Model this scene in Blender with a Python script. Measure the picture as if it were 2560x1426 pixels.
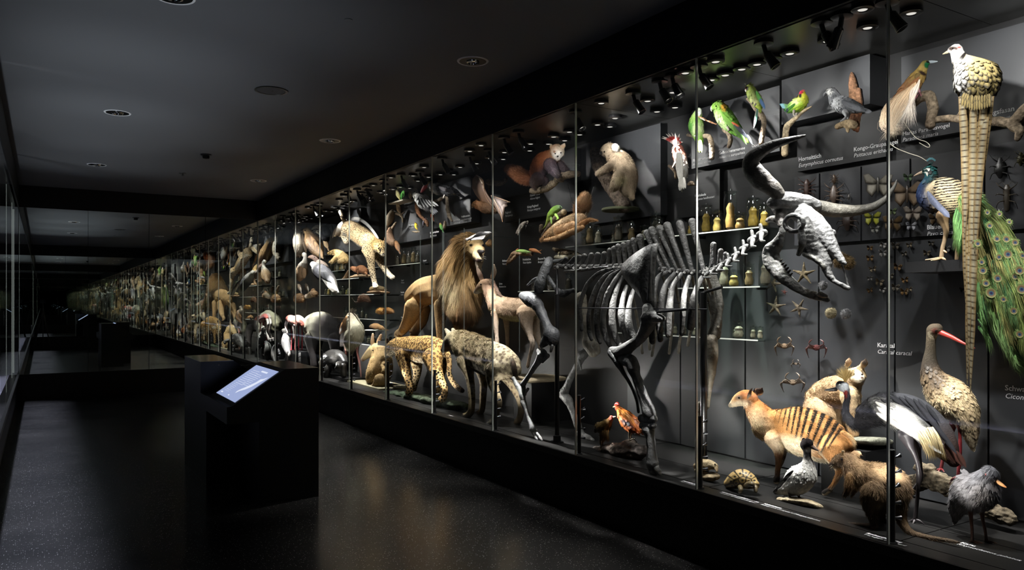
import bpy, bmesh, math, random
import numpy as np
from mathutils import Vector, Matrix, kdtree
random.seed(7); RNG = np.random.default_rng(7)
for o in list(bpy.data.objects): bpy.data.objects.remove(o)
scene = bpy.context.scene
COL = scene.collection

# ------------------------------------------------------------------ camera, light, exposure
FPX, THETA, VH, CAMH = 1904.67, 0.552061, 753.7, 1.457
SI, CO = math.sin(THETA), math.cos(THETA)
GLASS, BACK, DECK, SOFFIT, CEIL, LEN, LEFT, REAR = 3.10, 3.97, 0.408, 2.813, 3.158, 13.262, -0.30, -0.45
cam = bpy.data.cameras.new('camera'); camo = bpy.data.objects.new('camera', cam); COL.objects.link(camo)
cam.sensor_width = 36; cam.lens = FPX / 2560 * 36; cam.shift_y = (VH - 713) / 2560; cam.clip_start = .02
camo.location = (0, 0, CAMH); camo.rotation_euler = (math.pi / 2, 0, -THETA)
scene.camera = camo
scene.view_settings.view_transform = 'Standard'; scene.view_settings.look = 'None'
scene.view_settings.gamma = 1; scene.view_settings.exposure = 0.0; scene.view_settings.use_curve_mapping = False
cy = scene.cycles
cy.use_denoising = True; cy.max_bounces = 12; cy.diffuse_bounces = 3; cy.glossy_bounces = 9
cy.transparent_max_bounces = 40; cy.transmission_bounces = 4; cy.caustics_reflective = False; cy.caustics_refractive = False
cy.sample_clamp_indirect = 4.0
world = bpy.data.worlds.new('world'); scene.world = world; world.use_nodes = True
world.node_tree.nodes['Background'].inputs[0].default_value = (.5, .55, .7, 1)
world.node_tree.nodes['Background'].inputs[1].default_value = 0.004
SPOT_POWER = 2.6        # master dimmer of the case spots

def spot(loc, target, power, size=40, blend=.7, col=(1, .98, .96), rad=.02):
    l = bpy.data.lights.new('spot_beam', 'SPOT'); l.energy = power * SPOT_POWER; l.spot_size = math.radians(size); l.spot_blend = blend
    l.color = col; l.shadow_soft_size = rad
    o = bpy.data.objects.new('spot_beam', l); COL.objects.link(o); o.location = loc
    d = Vector([float(q) for q in target]) - Vector([float(q) for q in loc]); o.rotation_euler = d.to_track_quat('-Z', 'Y').to_euler(); return o
def area(loc, target, sx, sy, power, col=(1, 1, 1)):
    l = bpy.data.lights.new('light_strip', 'AREA'); l.shape = 'RECTANGLE'; l.size = sx; l.size_y = sy; l.energy = power; l.color = col
    o = bpy.data.objects.new('light_strip', l); COL.objects.link(o); o.location = loc
    d = Vector(target) - Vector(loc); o.rotation_euler = d.to_track_quat('-Z', 'Y').to_euler(); return o
# cool lamps of the left-hand case: down through its glass on to the floor, plus added up-lights that stand in for bounced light on the ceiling
for yy in np.arange(.6, 12.8, .4):
    spot((LEFT-.37, yy, SOFFIT-.03), (LEFT+.10, yy, 0), 210, 25, 1, (.76, .79, 1), .06)
for yy, pw in ((4.6, 42), (6.4, 52), (8.2, 52), (10.2, 30)):
    spot((LEFT-.28, yy, DECK+.03), (.30, yy+.2, CEIL), pw, 62, 1, (.88, .93, 1), .05)
# lamps at the back of the right-hand case that throw light out through the panes on to the floor
for yy in (2.6, 4.2, 6.0, 8.2):
    spot((3.52, yy, SOFFIT-.06), (2.3, yy, 0), 60, 44, 1, (1, .97, .93), .06)

# ------------------------------------------------------------------ helpers
def link(o, parent=None):
    COL.objects.link(o)
    if parent is not None:
        o.parent = parent
        o.matrix_parent_inverse = Matrix.Translation(-Vector(parent.location)) if True else Matrix()
    return o
def tag(o, label=None, cat=None, group=None, kind=None):
    if label: o['label'] = label
    if cat: o['category'] = cat
    if group: o['group'] = group
    if kind: o['kind'] = kind
    return o
def thing(name, label, cat, loc, group=None):
    o = bpy.data.objects.new(name, None); o.location = Vector([float(q) for q in loc]); o.empty_display_size = .05
    COL.objects.link(o)
    return tag(o, label, cat, group)
def mesh_obj(name, verts, faces, mat, parent=None, cols=None, smooth=True, kind=None):
    """verts in world space; the object keeps the parent's origin"""
    me = bpy.data.meshes.new(name)
    v = np.asarray(verts, dtype=np.float32)
    if isinstance(faces, np.ndarray): 
        nf, k = faces.shape
        me.vertices.add(len(v)); me.vertices.foreach_set('co', v.ravel())
        me.loops.add(nf * k); me.loops.foreach_set('vertex_index', faces.astype(np.int32).ravel())
        me.polygons.add(nf); me.polygons.foreach_set('loop_start', np.arange(0, nf * k, k, dtype=np.int32))
        me.update(calc_edges=True); me.validate()
    else:
        me.from_pydata([tuple(map(float, p)) for p in v], [], faces); me.update()
    if cols is not None:
        a = me.color_attributes.new('Col', 'FLOAT_COLOR', 'POINT')
        c = np.ones((len(v), 4), dtype=np.float32); c[:, :3] = cols
        a.data.foreach_set('color', c.ravel())
    if smooth: me.polygons.foreach_set('use_smooth', np.ones(len(me.polygons), dtype=bool))
    if mat: me.materials.append(mat)
    o = bpy.data.objects.new(name, me); link(o, parent)
    if kind: o['kind'] = kind
    return o
def lin(c):
    """sRGB 0-255 triple -> linear"""
    c = np.asarray(c, dtype=float) / 255; c = c*.86+.14*c.mean(-1, keepdims=True)*np.ones(3)
    return np.where(c <= .04045, c / 12.92, ((c + .055) / 1.055) ** 2.4)
def ray(u, v):
    a = (u - 1280) / FPX; b = -(v - VH) / FPX
    return np.array([SI + a * CO, CO - a * SI, b])
def at(u, v, x):
    """point where the sight line of a pixel crosses the vertical plane X = x (parallel to the glass)"""
    d = ray(u, v); t = x / d[0]
    return np.array([0, 0, CAMH]) + d * t
def depth(p): return p[0] * SI + p[1] * CO
def on(u, v, z=DECK):
    d = ray(u, v); t = (z - CAMH) / d[2]
    return np.array([0, 0, CAMH]) + d * t
def xon(u, v, z=DECK): return on(u, v, z)[0]
def aty(u, v, y):
    d = ray(u, v); t = y / d[1]
    return np.array([0, 0, CAMH]) + d * t
def proj(P):
    P = np.asarray(P, float); d = P[..., 0] * SI + P[..., 1] * CO; a = P[..., 0] * CO - P[..., 1] * SI
    return np.stack([1280 + FPX * a / d, VH - FPX * (P[..., 2] - CAMH) / d], -1)
class Fr:
    """coordinates read off an enlarged crop -> photograph pixels"""
    def __init__(s, ox, oy, k): s.ox, s.oy, s.k = ox, oy, k
    def __call__(s, x, y): return s.ox + x / s.k, s.oy + y / s.k
PX = Fr(0, 0, 1)
FA = Fr(2100, 0, 2.972); FB = Fr(2100, 380, 2.741); FC = Fr(2100, 860, 2.520); FD = Fr(1640, 150, 3.853)
FE = Fr(1700, 380, 2.743); FG = Fr(1640, 860, 2.520); FH = Fr(1240, 340, 3.565); FI = Fr(1300, 540, 2.16)
FJ = Fr(960, 420, 3.242); FK = Fr(880, 800, 4.456); FL = Fr(640, 500, 5.484); FM = Fr(640, 740, 5.941); FN = Fr(1600, 0, 3.657)

# ------------------------------------------------------------------ materials
def new_mat(name):
    m = bpy.data.materials.new(name); m.use_nodes = True
    nt = m.node_tree; return m, nt, nt.nodes['Principled BSDF']
def simple(name, col, rough=.6, spec=.5, metal=0, noise=0, nscale=20, bump=0, bscale=60):
    m, nt, b = new_mat(name)
    b.inputs['Base Color'].default_value = (*col, 1); b.inputs['Roughness'].default_value = rough
    b.inputs['Specular IOR Level'].default_value = spec; b.inputs['Metallic'].default_value = metal
    if noise or bump:
        tc = nt.nodes.new('ShaderNodeTexCoord')
    if noise:
        n = nt.nodes.new('ShaderNodeTexNoise'); n.inputs['Scale'].default_value = nscale; n.inputs['Detail'].default_value = 4
        nt.links.new(tc.outputs['Object'], n.inputs['Vector'])
        r = nt.nodes.new('ShaderNodeMapRange'); r.inputs[1].default_value = .3; r.inputs[2].default_value = .7
        r.inputs[3].default_value = 1 - noise; r.inputs[4].default_value = 1 + noise
        nt.links.new(n.outputs[0], r.inputs[0])
        mx = nt.nodes.new('ShaderNodeMix'); mx.data_type = 'RGBA'; mx.blend_type = 'MULTIPLY'; mx.inputs[0].default_value = 1
        mx.inputs[6].default_value = (*col, 1); nt.links.new(r.outputs[0], mx.inputs[7]); nt.links.new(mx.outputs[2], b.inputs['Base Color'])
    if bump:
        n2 = nt.nodes.new('ShaderNodeTexNoise'); n2.inputs['Scale'].default_value = bscale; n2.inputs['Detail'].default_value = 5
        nt.links.new(tc.outputs['Object'], n2.inputs['Vector'])
        bp = nt.nodes.new('ShaderNodeBump'); bp.inputs['Strength'].default_value = bump; bp.inputs['Distance'].default_value = .01
        nt.links.new(n2.outputs[0], bp.inputs['Height']); nt.links.new(bp.outputs[0], b.inputs['Normal'])
    return m
def vcol(name, rough=.75, spec=.25, bump=0, bscale=120, mott=.0, mscale=30):
    """colour carried by the mesh attribute Col"""
    m, nt, b = new_mat(name)
    a = nt.nodes.new('ShaderNodeAttribute'); a.attribute_name = 'Col'
    out = a.outputs['Color']
    if mott or bump: tc = nt.nodes.new('ShaderNodeTexCoord')
    if mott:
        n = nt.nodes.new('ShaderNodeTexNoise'); n.inputs['Scale'].default_value = mscale; n.inputs['Detail'].default_value = 6
        nt.links.new(tc.outputs['Object'], n.inputs['Vector'])
        r = nt.nodes.new('ShaderNodeMapRange'); r.inputs[1].default_value = .3; r.inputs[2].default_value = .7
        r.inputs[3].default_value = 1 - mott; r.inputs[4].default_value = 1 + mott
        nt.links.new(n.outputs[0], r.inputs[0])
        mx = nt.nodes.new('ShaderNodeMix'); mx.data_type = 'RGBA'; mx.blend_type = 'MULTIPLY'; mx.inputs[0].default_value = 1
        nt.links.new(out, mx.inputs[6]); nt.links.new(r.outputs[0], mx.inputs[7]); out = mx.outputs[2]
    nt.links.new(out, b.inputs['Base Color'])
    b.inputs['Roughness'].default_value = rough; b.inputs['Specular IOR Level'].default_value = spec
    if bump:
        n2 = nt.nodes.new('ShaderNodeTexNoise'); n2.inputs['Scale'].default_value = bscale; n2.inputs['Detail'].default_value = 5
        nt.links.new(tc.outputs['Object'], n2.inputs['Vector'])
        bp = nt.nodes.new('ShaderNodeBump'); bp.inputs['Strength'].default_value = bump; bp.inputs['Distance'].default_value = .006
        nt.links.new(n2.outputs[0], bp.inputs['Height']); nt.links.new(bp.outputs[0], b.inputs['Normal'])
    return m
M = {}
M['coat'] = vcol('coat', .8, .15, .35, 160, .12, 45)
M['hair'] = vcol('hair', .6, .2)
M['feather'] = vcol('feather', .55, .25, 0, 0, .12, 120)
M['horny'] = vcol('horny', .4, .5, .15, 90, .15, 60)
M['bone'] = vcol('bone', .5, .5, 1.0, 60, .4, 30)
M['wood'] = vcol('wood', .85, .2, 1.0, 75, .55, 60)
M['stone'] = vcol('stone', .9, .2, 1.0, 45, .5, 45)
M['eye'] = simple('eye', (.004, .003, .003), .08, .8)
M['black'] = simple('black_paint', (.006, .006, .0065), .5, .3)
M['ledge'] = simple('ledge_black', (.010, .0095, .009), .33, .5)
M['deck'] = simple('deck_black', (.009, .0086, .0083), .4, .4, noise=.2, nscale=3)
M['board'] = simple('board_grey', (.032, .0335, .0365), .42, .4)
M['boardd'] = simple('board_black', (.0045, .0046, .005), .5, .35)
M['soffit'] = simple('soffit_satin', (.02, .02, .019), .3, .6)
M['ceil'] = simple('ceiling_paint', (.18, .185, .195), .9, .2)
M['post'] = simple('post_black', (.005, .005, .0055), .3, .5)
M['steel'] = simple('steel_dark', (.12, .12, .13), .3, .5, metal=1)
M['chrome'] = simple('chrome', (.75, .75, .75), .12, .5, metal=1)
M['white'] = simple('white_print', (.75, .75, .75), .7, .2)
M['edge'] = simple('glass_edge', (.88, .92, .84), .32, .6, metal=.55)
M['rim'] = simple('lamp_rim', (.95, .95, .96), .4, .5)
M['wire'] = simple('wire', (.3, .3, .3), .3, .5, metal=1)
def floor_mat():
    m, nt, b = new_mat('terrazzo')
    tc = nt.nodes.new('ShaderNodeTexCoord')
    v = nt.nodes.new('ShaderNodeTexVoronoi'); v.inputs['Scale'].default_value = 95; v.inputs['Randomness'].default_value = 1
    nt.links.new(tc.outputs['Object'], v.inputs['Vector'])
    lt = nt.nodes.new('ShaderNodeMapRange'); lt.inputs[1].default_value = .16; lt.inputs[2].default_value = .28
    lt.inputs[3].default_value = 1; lt.inputs[4].default_value = 0; nt.links.new(v.outputs['Distance'], lt.inputs[0])
    sep = nt.nodes.new('ShaderNodeSeparateColor'); nt.links.new(v.outputs['Color'], sep.inputs[0])
    gt = nt.nodes.new('ShaderNodeMath'); gt.operation = 'GREATER_THAN'; gt.inputs[1].default_value = .62; nt.links.new(sep.outputs[0], gt.inputs[0])
    mu = nt.nodes.new('ShaderNodeMath'); mu.operation = 'MULTIPLY'; nt.links.new(lt.outputs[0], mu.inputs[0]); nt.links.new(gt.outputs[0], mu.inputs[1])
    mu2 = nt.nodes.new('ShaderNodeMath'); mu2.operation = 'MULTIPLY'; nt.links.new(mu.outputs[0], mu2.inputs[0]); nt.links.new(sep.outputs[1], mu2.inputs[1])
    n = nt.nodes.new('ShaderNodeTexNoise'); n.inputs['Scale'].default_value = 1.6; n.inputs['Detail'].default_value = 7
    nt.links.new(tc.outputs['Object'], n.inputs['Vector'])
    cr = nt.nodes.new('ShaderNodeValToRGB'); cr.color_ramp.elements[0].position = .3; cr.color_ramp.elements[0].color = (.026, .0255, .026, 1)
    cr.color_ramp.elements[1].position = .7; cr.color_ramp.elements[1].color = (.045, .043, .042, 1); nt.links.new(n.outputs[0], cr.inputs[0])
    mx = nt.nodes.new('ShaderNodeMix'); mx.data_type = 'RGBA'; nt.links.new(mu2.outputs[0], mx.inputs[0])
    nt.links.new(cr.outputs[0], mx.inputs[6]); mx.inputs[7].default_value = (.5, .5, .48, 1)
    nt.links.new(mx.outputs[2], b.inputs['Base Color'])
    rr = nt.nodes.new('ShaderNodeMapRange'); rr.inputs[3].default_value = .15; rr.inputs[4].default_value = .27; nt.links.new(n.outputs[0], rr.inputs[0])
    nt.links.new(rr.outputs[0], b.inputs['Roughness']); b.inputs['Specular IOR Level'].default_value = .5
    return m
M['floor'] = floor_mat()
def glass_mat(name, tint=(.97, .985, .97), boost=1.0):
    m = bpy.data.materials.new(name); m.use_nodes = True; nt = m.node_tree; nt.nodes.clear()
    out = nt.nodes.new('ShaderNodeOutputMaterial'); mix = nt.nodes.new('ShaderNodeMixShader')
    fr = nt.nodes.new('ShaderNodeFresnel'); fr.inputs[0].default_value = 1.5
    geo = nt.nodes.new('ShaderNodeNewGeometry')
    t = nt.nodes.new('ShaderNodeBsdfTransparent'); t.inputs[0].default_value = (*tint, 1)
    g = nt.nodes.new('ShaderNodeBsdfGlossy'); g.inputs['Roughness'].default_value = 0; g.inputs[0].default_value = (1, 1, 1, 1)
    # one leaf stands for a pane: the same reflectance from both of its sides
    inv = nt.nodes.new('ShaderNodeVectorMath'); inv.operation = 'DOT_PRODUCT'
    nt.links.new(geo.outputs['Incoming'], inv.inputs[0]); nt.links.new(geo.outputs['Normal'], inv.inputs[1])
    ab = nt.nodes.new('ShaderNodeMath'); ab.operation = 'ABSOLUTE'; nt.links.new(inv.outputs['Value'], ab.inputs[0])
    om = nt.nodes.new('ShaderNodeMath'); om.operation = 'SUBTRACT'; om.inputs[0].default_value = 1; nt.links.new(ab.outputs[0], om.inputs[1])
    pw = nt.nodes.new('ShaderNodeMath'); pw.operation = 'POWER'; pw.inputs[1].default_value = 5; nt.links.new(om.outputs[0], pw.inputs[0])
    mr = nt.nodes.new('ShaderNodeMapRange'); mr.inputs[3].default_value = .045 * boost; mr.inputs[4].default_value = 1; nt.links.new(pw.outputs[0], mr.inputs[0])
    nt.nodes.remove(fr)
    nt.links.new(mr.outputs[0], mix.inputs[0]); nt.links.new(t.outputs[0], mix.inputs[1]); nt.links.new(g.outputs[0], mix.inputs[2])
    nt.links.new(mix.outputs[0], out.inputs[0]); return m
M['glass'] = glass_mat('pane_glass'); M['shelf'] = glass_mat('shelf_glass', (.9, .95, .92), 2)
M['jar'] = glass_mat('jar_glass', (.82, .86, .84), 3)
def mirror_mat():
    m = bpy.data.materials.new('mirror'); m.use_nodes = True; nt = m.node_tree; nt.nodes.clear()
    out = nt.nodes.new('ShaderNodeOutputMaterial'); g = nt.nodes.new('ShaderNodeBsdfGlossy')
    g.inputs[0].default_value = (.88, .92, .88, 1); g.inputs['Roughness'].default_value = 0
    nt.links.new(g.outputs[0], out.inputs[0]); return m
M['mirror'] = mirror_mat()
def emit(name, col, s):
    m = bpy.data.materials.new(name); m.use_nodes = True; nt = m.node_tree; nt.nodes.clear()
    out = nt.nodes.new('ShaderNodeOutputMaterial'); e = nt.nodes.new('ShaderNodeEmission')
    e.inputs[0].default_value = (*col, 1); e.inputs[1].default_value = s; nt.links.new(e.outputs[0], out.inputs[0]); return m
M['lens'] = emit('lit_lens', (1, .95, .88), .8)
M['screen'] = emit('screen_glow', (.30, .36, .58), 1.15); M['screen_ink'] = emit('screen_ink', (.75, .8, .95), 1.0)

def box_geo(lo, hi, bev=0):
    x0, y0, z0 = lo; x1, y1, z1 = hi
    v = [(x0,y0,z0),(x1,y0,z0),(x1,y1,z0),(x0,y1,z0),(x0,y0,z1),(x1,y0,z1),(x1,y1,z1),(x0,y1,z1)]
    f = [(0,3,2,1),(4,5,6,7),(0,1,5,4),(1,2,6,5),(2,3,7,6),(3,0,4,7)]
    return v, f
def box(name, lo, hi, mat, parent=None, kind=None, bev=0):
    v, f = box_geo(lo, hi); o = mesh_obj(name, v, f, mat, parent, smooth=False, kind=kind)
    if bev:
        bm = bmesh.new(); bm.from_mesh(o.data); bmesh.ops.bevel(bm, geom=bm.edges[:], offset=bev, segments=2, affect='EDGES', profile=.5)
        bm.to_mesh(o.data); bm.free()
    return o
def quad(name, pts, mat, parent=None): return mesh_obj(name, pts, [tuple(range(len(pts)))], mat, parent, smooth=False)
def lathe(name, prof, org, axis, mat, parent=None, n=20):
    """profile [(radius, height)] turned about an axis through org"""
    a = Vector(axis).normalized(); b = a.orthogonal().normalized(); c = a.cross(b); vs = []; fs = []
    for r, h in prof:
        for k in range(n):
            t = 2 * math.pi * k / n; vs.append(Vector(org) + a * h + (b * math.cos(t) + c * math.sin(t)) * max(r, 1e-5))
    for i in range(len(prof) - 1):
        for k in range(n): fs.append((i*n+k, i*n+(k+1)%n, (i+1)*n+(k+1)%n, (i+1)*n+k))
    fs.append(tuple(range(n))[::-1]); fs.append(tuple((len(prof)-1)*n+k for k in range(n)))
    o = mesh_obj(name, [tuple(v) for v in vs], fs, mat, parent); return shade_edges(o)
def shade_edges(o, ang=35):
    o.data.set_sharp_from_angle(angle=math.radians(ang)); return o
def rod(name, p, q, r, mat, parent, n=12): return lathe(name, [(r, 0), (r, (Vector(q)-Vector(p)).length)], p, Vector(q)-Vector(p), mat, parent, n)
def text(name, s, org, size, mat, parent=None, shear=0, bold=0, xdir=(0, -1, 0), up=(0, 0, 1)):
    cu = bpy.data.curves.new(name, 'FONT'); cu.body = s; cu.size = size; cu.shear = shear; cu.offset = bold; cu.resolution_u = 2
    t = bpy.data.objects.new('tmp', cu); COL.objects.link(t)
    dg = bpy.context.evaluated_depsgraph_get(); me = bpy.data.meshes.new_from_object(t.evaluated_get(dg))
    bpy.data.objects.remove(t); bpy.data.curves.remove(cu)
    X = Vector(xdir).normalized(); U = Vector(up).normalized(); Z = X.cross(U)
    mt = Matrix((X, U, Z)).transposed().to_4x4(); mt.translation = Vector([float(q) for q in org]); me.transform(mt)
    me.materials.clear(); me.materials.append(mat); me.name = name
    o = bpy.data.objects.new(name, me); link(o, parent); return o
# ------------------------------------------------------------------ the room
def struct(name, lo, hi, mat, parent=None): 
    return box(name, lo, hi, mat, parent, 'structure' if parent is None else None)
struct('floor', (LEFT-.02, REAR, -.1), (GLASS+.3, LEN, 0), M['floor'])
struct('ceiling', (LEFT-.7, REAR-.2, CEIL), (BACK+.2, LEN+.2, CEIL+.1), M['ceil'])
we = struct('wall_end', (LEFT-.7, LEN+.004, -.1), (BACK+.2, LEN+.25, CEIL), M['black'])
box('beam', (LEFT, LEN-.012, 2.836), (GLASS, LEN+.004, CEIL-.001), M['black'], we)
box('mirror_base', (LEFT, LEN-.02, 0), (GLASS+.28, LEN+.004, .383), M['black'], we)
MX = [LEFT, .588, 1.43, 2.27, 3.094]
for a, b in zip(MX[:-1], MX[1:]): box('mirror_pane', (a+.0025, LEN-.004, .383), (b-.0025, LEN+.004, 2.836), M['mirror'], we)
box('mirror_pane', (GLASS+.004, LEN-.004, DECK), (BACK, LEN+.004, SOFFIT), M['mirror'], we)
wr = struct('wall_rear', (LEFT-.7, REAR-.25, -.1), (BACK+.2, REAR-.004, CEIL), M['black'])
box('beam', (LEFT, REAR-.004, 2.836), (GLASS, REAR+.012, CEIL-.001), M['black'], wr)
box('mirror_base', (LEFT, REAR-.004, 0), (GLASS+.28, REAR+.02, .383), M['black'], wr)
for a, b in zip(MX[:-1], MX[1:]): box('mirror_pane', (a+.0025, REAR-.004, .383), (b-.0025, REAR+.004, 2.836), M['mirror'], wr)
box('mirror_pane', (GLASS+.004, REAR-.004, DECK), (BACK, REAR+.004, SOFFIT), M['mirror'], wr)
MODW, MOD0 = 1.13144, 1.94756
# the right-hand vitrine
vit = thing('vitrine', 'long built-in glass display case filling the right side of the dark corridor', 'display case', (GLASS, 6, 0))
box('plinth', (GLASS+.02, REAR, 0), (BACK, LEN, DECK-.045), M['black'], vit)
box('ledge', (GLASS-.015, REAR, DECK-.045), (GLASS+.10, LEN, DECK), M['ledge'], vit, bev=.004)
box('fascia', (GLASS-.006, REAR, SOFFIT), (GLASS+.03, LEN, CEIL), M['black'], vit)
box('back_wall', (BACK, REAR, 0), (BACK+.05, LEN, SOFFIT+.1), M['boardd'], vit)
k0 = -2
joints = [MOD0 + k * MODW for k in range(-2, 11)]
edges = [REAR+.01] + [j for j in joints if j > REAR+.1]
for a, b in zip(edges[:-1], edges[1:]):
    g = quad('glass_pane', [(GLASS, a+.004, DECK), (GLASS, b-.004, DECK), (GLASS, b-.004, SOFFIT), (GLASS, a+.004, SOFFIT)], M['glass'], vit)
    v, f = box_geo((GLASS, a, DECK), (GLASS+.012, a+.004, SOFFIT)); v2, f2 = box_geo((GLASS, b-.004, DECK), (GLASS+.012, b-.0005, SOFFIT))
    e = mesh_obj('polished_edge', v + v2, f + [tuple(i+8 for i in q) for q in f2], M['edge'], g, smooth=False)
    # deck board and soffit panel of each module
    box('deck_board', (GLASS+.103, a+.003, DECK-.045), (3.50, b-.003, DECK+.0), M['deck'], vit)
    box('deck_board', (3.506, a+.003, DECK-.045), (BACK, b-.003, DECK), M['deck'], vit)
    box('soffit_panel', (GLASS+.012, a+.002, SOFFIT), (BACK, b-.002, SOFFIT+.02), M['soffit'], vit)
# the left-hand vitrine, seen edge-on
vl = thing('vitrine', 'pale lit glass display case seen edge-on along the left side of the corridor', 'display case', (LEFT, 6, 0))
box('plinth', (LEFT-.7, REAR, 0), (LEFT-.02, LEN, DECK-.045), M['black'], vl)
box('ledge', (LEFT-.10, REAR, DECK-.045), (LEFT+.015, LEN, DECK), M['ledge'], vl, bev=.004)
box('fascia', (LEFT-.03, REAR, SOFFIT), (LEFT+.006, LEN, CEIL), M['black'], vl)
M['pale'] = simple('pale_board', (.30, .29, .33), .7, .3)
box('back_wall', (LEFT-.65, REAR, 0), (LEFT-.6, LEN, SOFFIT+.1), M['boardd'], vl)
box('deck_board', (LEFT-.6, REAR, DECK-.04), (LEFT-.103, LEN, DECK-.002), M['pale'], vl)
box('soffit_panel', (LEFT-.6, REAR, SOFFIT), (LEFT-.012, LEN, SOFFIT+.02), M['soffit'], vl)
M['lglass'] = glass_mat('left_glass', (.9, .93, .92), 2.2)
for a, b in zip(edges[:-1], edges[1:]):
    g = quad('glass_pane', [(LEFT, a+.004, DECK), (LEFT, b-.004, DECK), (LEFT, b-.004, SOFFIT), (LEFT, a+.004, SOFFIT)], M['lglass'], vl)


# vertical light profiles in the left-hand case
M['profile'] = emit('led_profile', (.9, 1, .93), .7)
for yy, w in ((10.4, .006), (12.3, .010), (13.18, .035)):
    box('light_profile', (LEFT-.05-w, yy, DECK+.01), (LEFT-.05, yy+.02, SOFFIT-.02), M['profile'], vl)
# ------------------------------------------------------------------ tools for the mounted animals
def catmull(A, step):
    A = np.asarray(A, float); n = len(A)
    if n == 2: 
        m = max(2, int(np.linalg.norm(A[1,:3]-A[0,:3]) / step)); return A[0] + (A[1]-A[0]) * np.linspace(0, 1, m+1)[:, None]
    E0 = np.vstack([2*A[0]-A[1], A, 2*A[-1]-A[-2]]); out = []
    for i in range(n-1):
        p0, p1, p2, p3 = E0[i], E0[i+1], E0[i+2], E0[i+3]
        m = int(min(14, max(2, np.ceil(np.linalg.norm(p2[:3]-p1[:3]) / step))))
        t = (np.arange(m) / m)[:, None]
        out.append(.5*((2*p1) + (-p0+p2)*t + (2*p0-5*p1+4*p2-p3)*t*t + (-p0+3*p1-3*p2+p3)*t**3))
    out.append(A[-1:]); return np.vstack(out)
def unit(a): return a / np.maximum(np.linalg.norm(a, axis=-1, keepdims=True), 1e-9)
EYEP = np.array([0, 0, CAMH])
def loft(P, R, K, n=12, cap=True):
    """tube of elliptical rings: R across the sight line, R*K along it"""
    T = unit(np.gradient(P, axis=0))
    if cap:
        P = np.vstack([P[0]-T[0]*R[0]*.85, P[0]-T[0]*R[0]*.5, P, P[-1]+T[-1]*R[-1]*.5, P[-1]+T[-1]*R[-1]*.85])
        R2 = np.concatenate([[R[0]*.5, R[0]*.87], R, [R[-1]*.87, R[-1]*.5]]); K = np.concatenate([[K[0]]*2, K, [K[-1]]*2])
        T = np.vstack([T[0], T[0], T, T[-1], T[-1]]); R = R2
    V = unit(P - EYEP); N1 = np.cross(T, V); ln = np.linalg.norm(N1, axis=1)
    for i in range(len(N1)):
        if ln[i] < .2 and i > 0: N1[i] = N1[i-1]
        elif i > 0 and np.dot(N1[i], N1[i-1]) < 0 and ln[i] < .5: N1[i] = -N1[i]
    N1 = unit(N1); N2 = unit(np.cross(N1, T))
    a = np.arange(n) * 2*np.pi/n
    ring = P[:, None] + N1[:, None]*(R[:, None]*np.cos(a))[..., None] + N2[:, None]*((R*K)[:, None]*np.sin(a))[..., None]
    v = ring.reshape(-1, 3); m = len(P)
    i = np.arange(m-1)[:, None]*n; j = np.arange(n)[None]; j2 = (j+1) % n
    f = np.stack([i+j, i+j2, i+n+j2, i+n+j], -1).reshape(-1, 4)
    c0, c1 = len(v), len(v)+1
    v = np.vstack([v, P[0]-T[0]*R[0]*.3 if cap else P[0], P[-1]+T[-1]*R[-1]*.3 if cap else P[-1]])
    e = np.array([(c0, c0, (q+1) % n, q) for q in range(n)] + [(c1, c1, (m-1)*n+q, (m-1)*n+(q+1) % n) for q in range(n)])
    return v, f, e
def loft_mesh(lofts):
    """list of (verts, quads, tip tris) -> one verts / faces list"""
    V = []; F = []; o = 0
    for v, f, e in lofts:
        V.append(v); F += [tuple(q) for q in (f+o)] + [(q[0]+o, q[2]+o, q[3]+o) for q in e]; o += len(v)
    return np.vstack(V), F
def wave(P, s, seed=0):
    """cheap smooth noise in -1..1"""
    r = np.random.default_rng(seed); out = 0
    for i in range(6):
        d = unit(r.normal(size=3)); out = out + np.sin((P @ d) * s * (1 + .5*i) + r.uniform(0, 6.3)) / (1 + .35*i)
    return out / 3.4
def mesh_arrays(me):
    n = len(me.vertices); V = np.empty(n*3, np.float32); me.vertices.foreach_get('co', V)
    N = np.empty(n*3, np.float32); me.vertex_normals.foreach_get('vector', N)
    return V.reshape(-1, 3).astype(float), N.reshape(-1, 3).astype(float)
def remesh(V, F, vox, smooth):
    me = bpy.data.meshes.new('tmp'); me.from_pydata([tuple(p) for p in V], [], F); me.update()
    o = bpy.data.objects.new('tmp', me); COL.objects.link(o)
    m = o.modifiers.new('r', 'REMESH'); m.mode = 'VOXEL'; m.voxel_size = vox
    if smooth: s = o.modifiers.new('s', 'SMOOTH'); s.iterations = smooth; s.factor = .5
    dg = bpy.context.evaluated_depsgraph_get(); out = bpy.data.meshes.new_from_object(o.evaluated_get(dg))
    bpy.data.objects.remove(o); bpy.data.meshes.remove(me); return out
def set_col(me, C):
    a = me.color_attributes.get('Col') or me.color_attributes.new('Col', 'FLOAT_COLOR', 'POINT')
    c = np.ones((len(me.vertices), 4), np.float32); c[:, :3] = np.clip(C, 0, 1); a.data.foreach_set('color', c.ravel())
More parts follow.
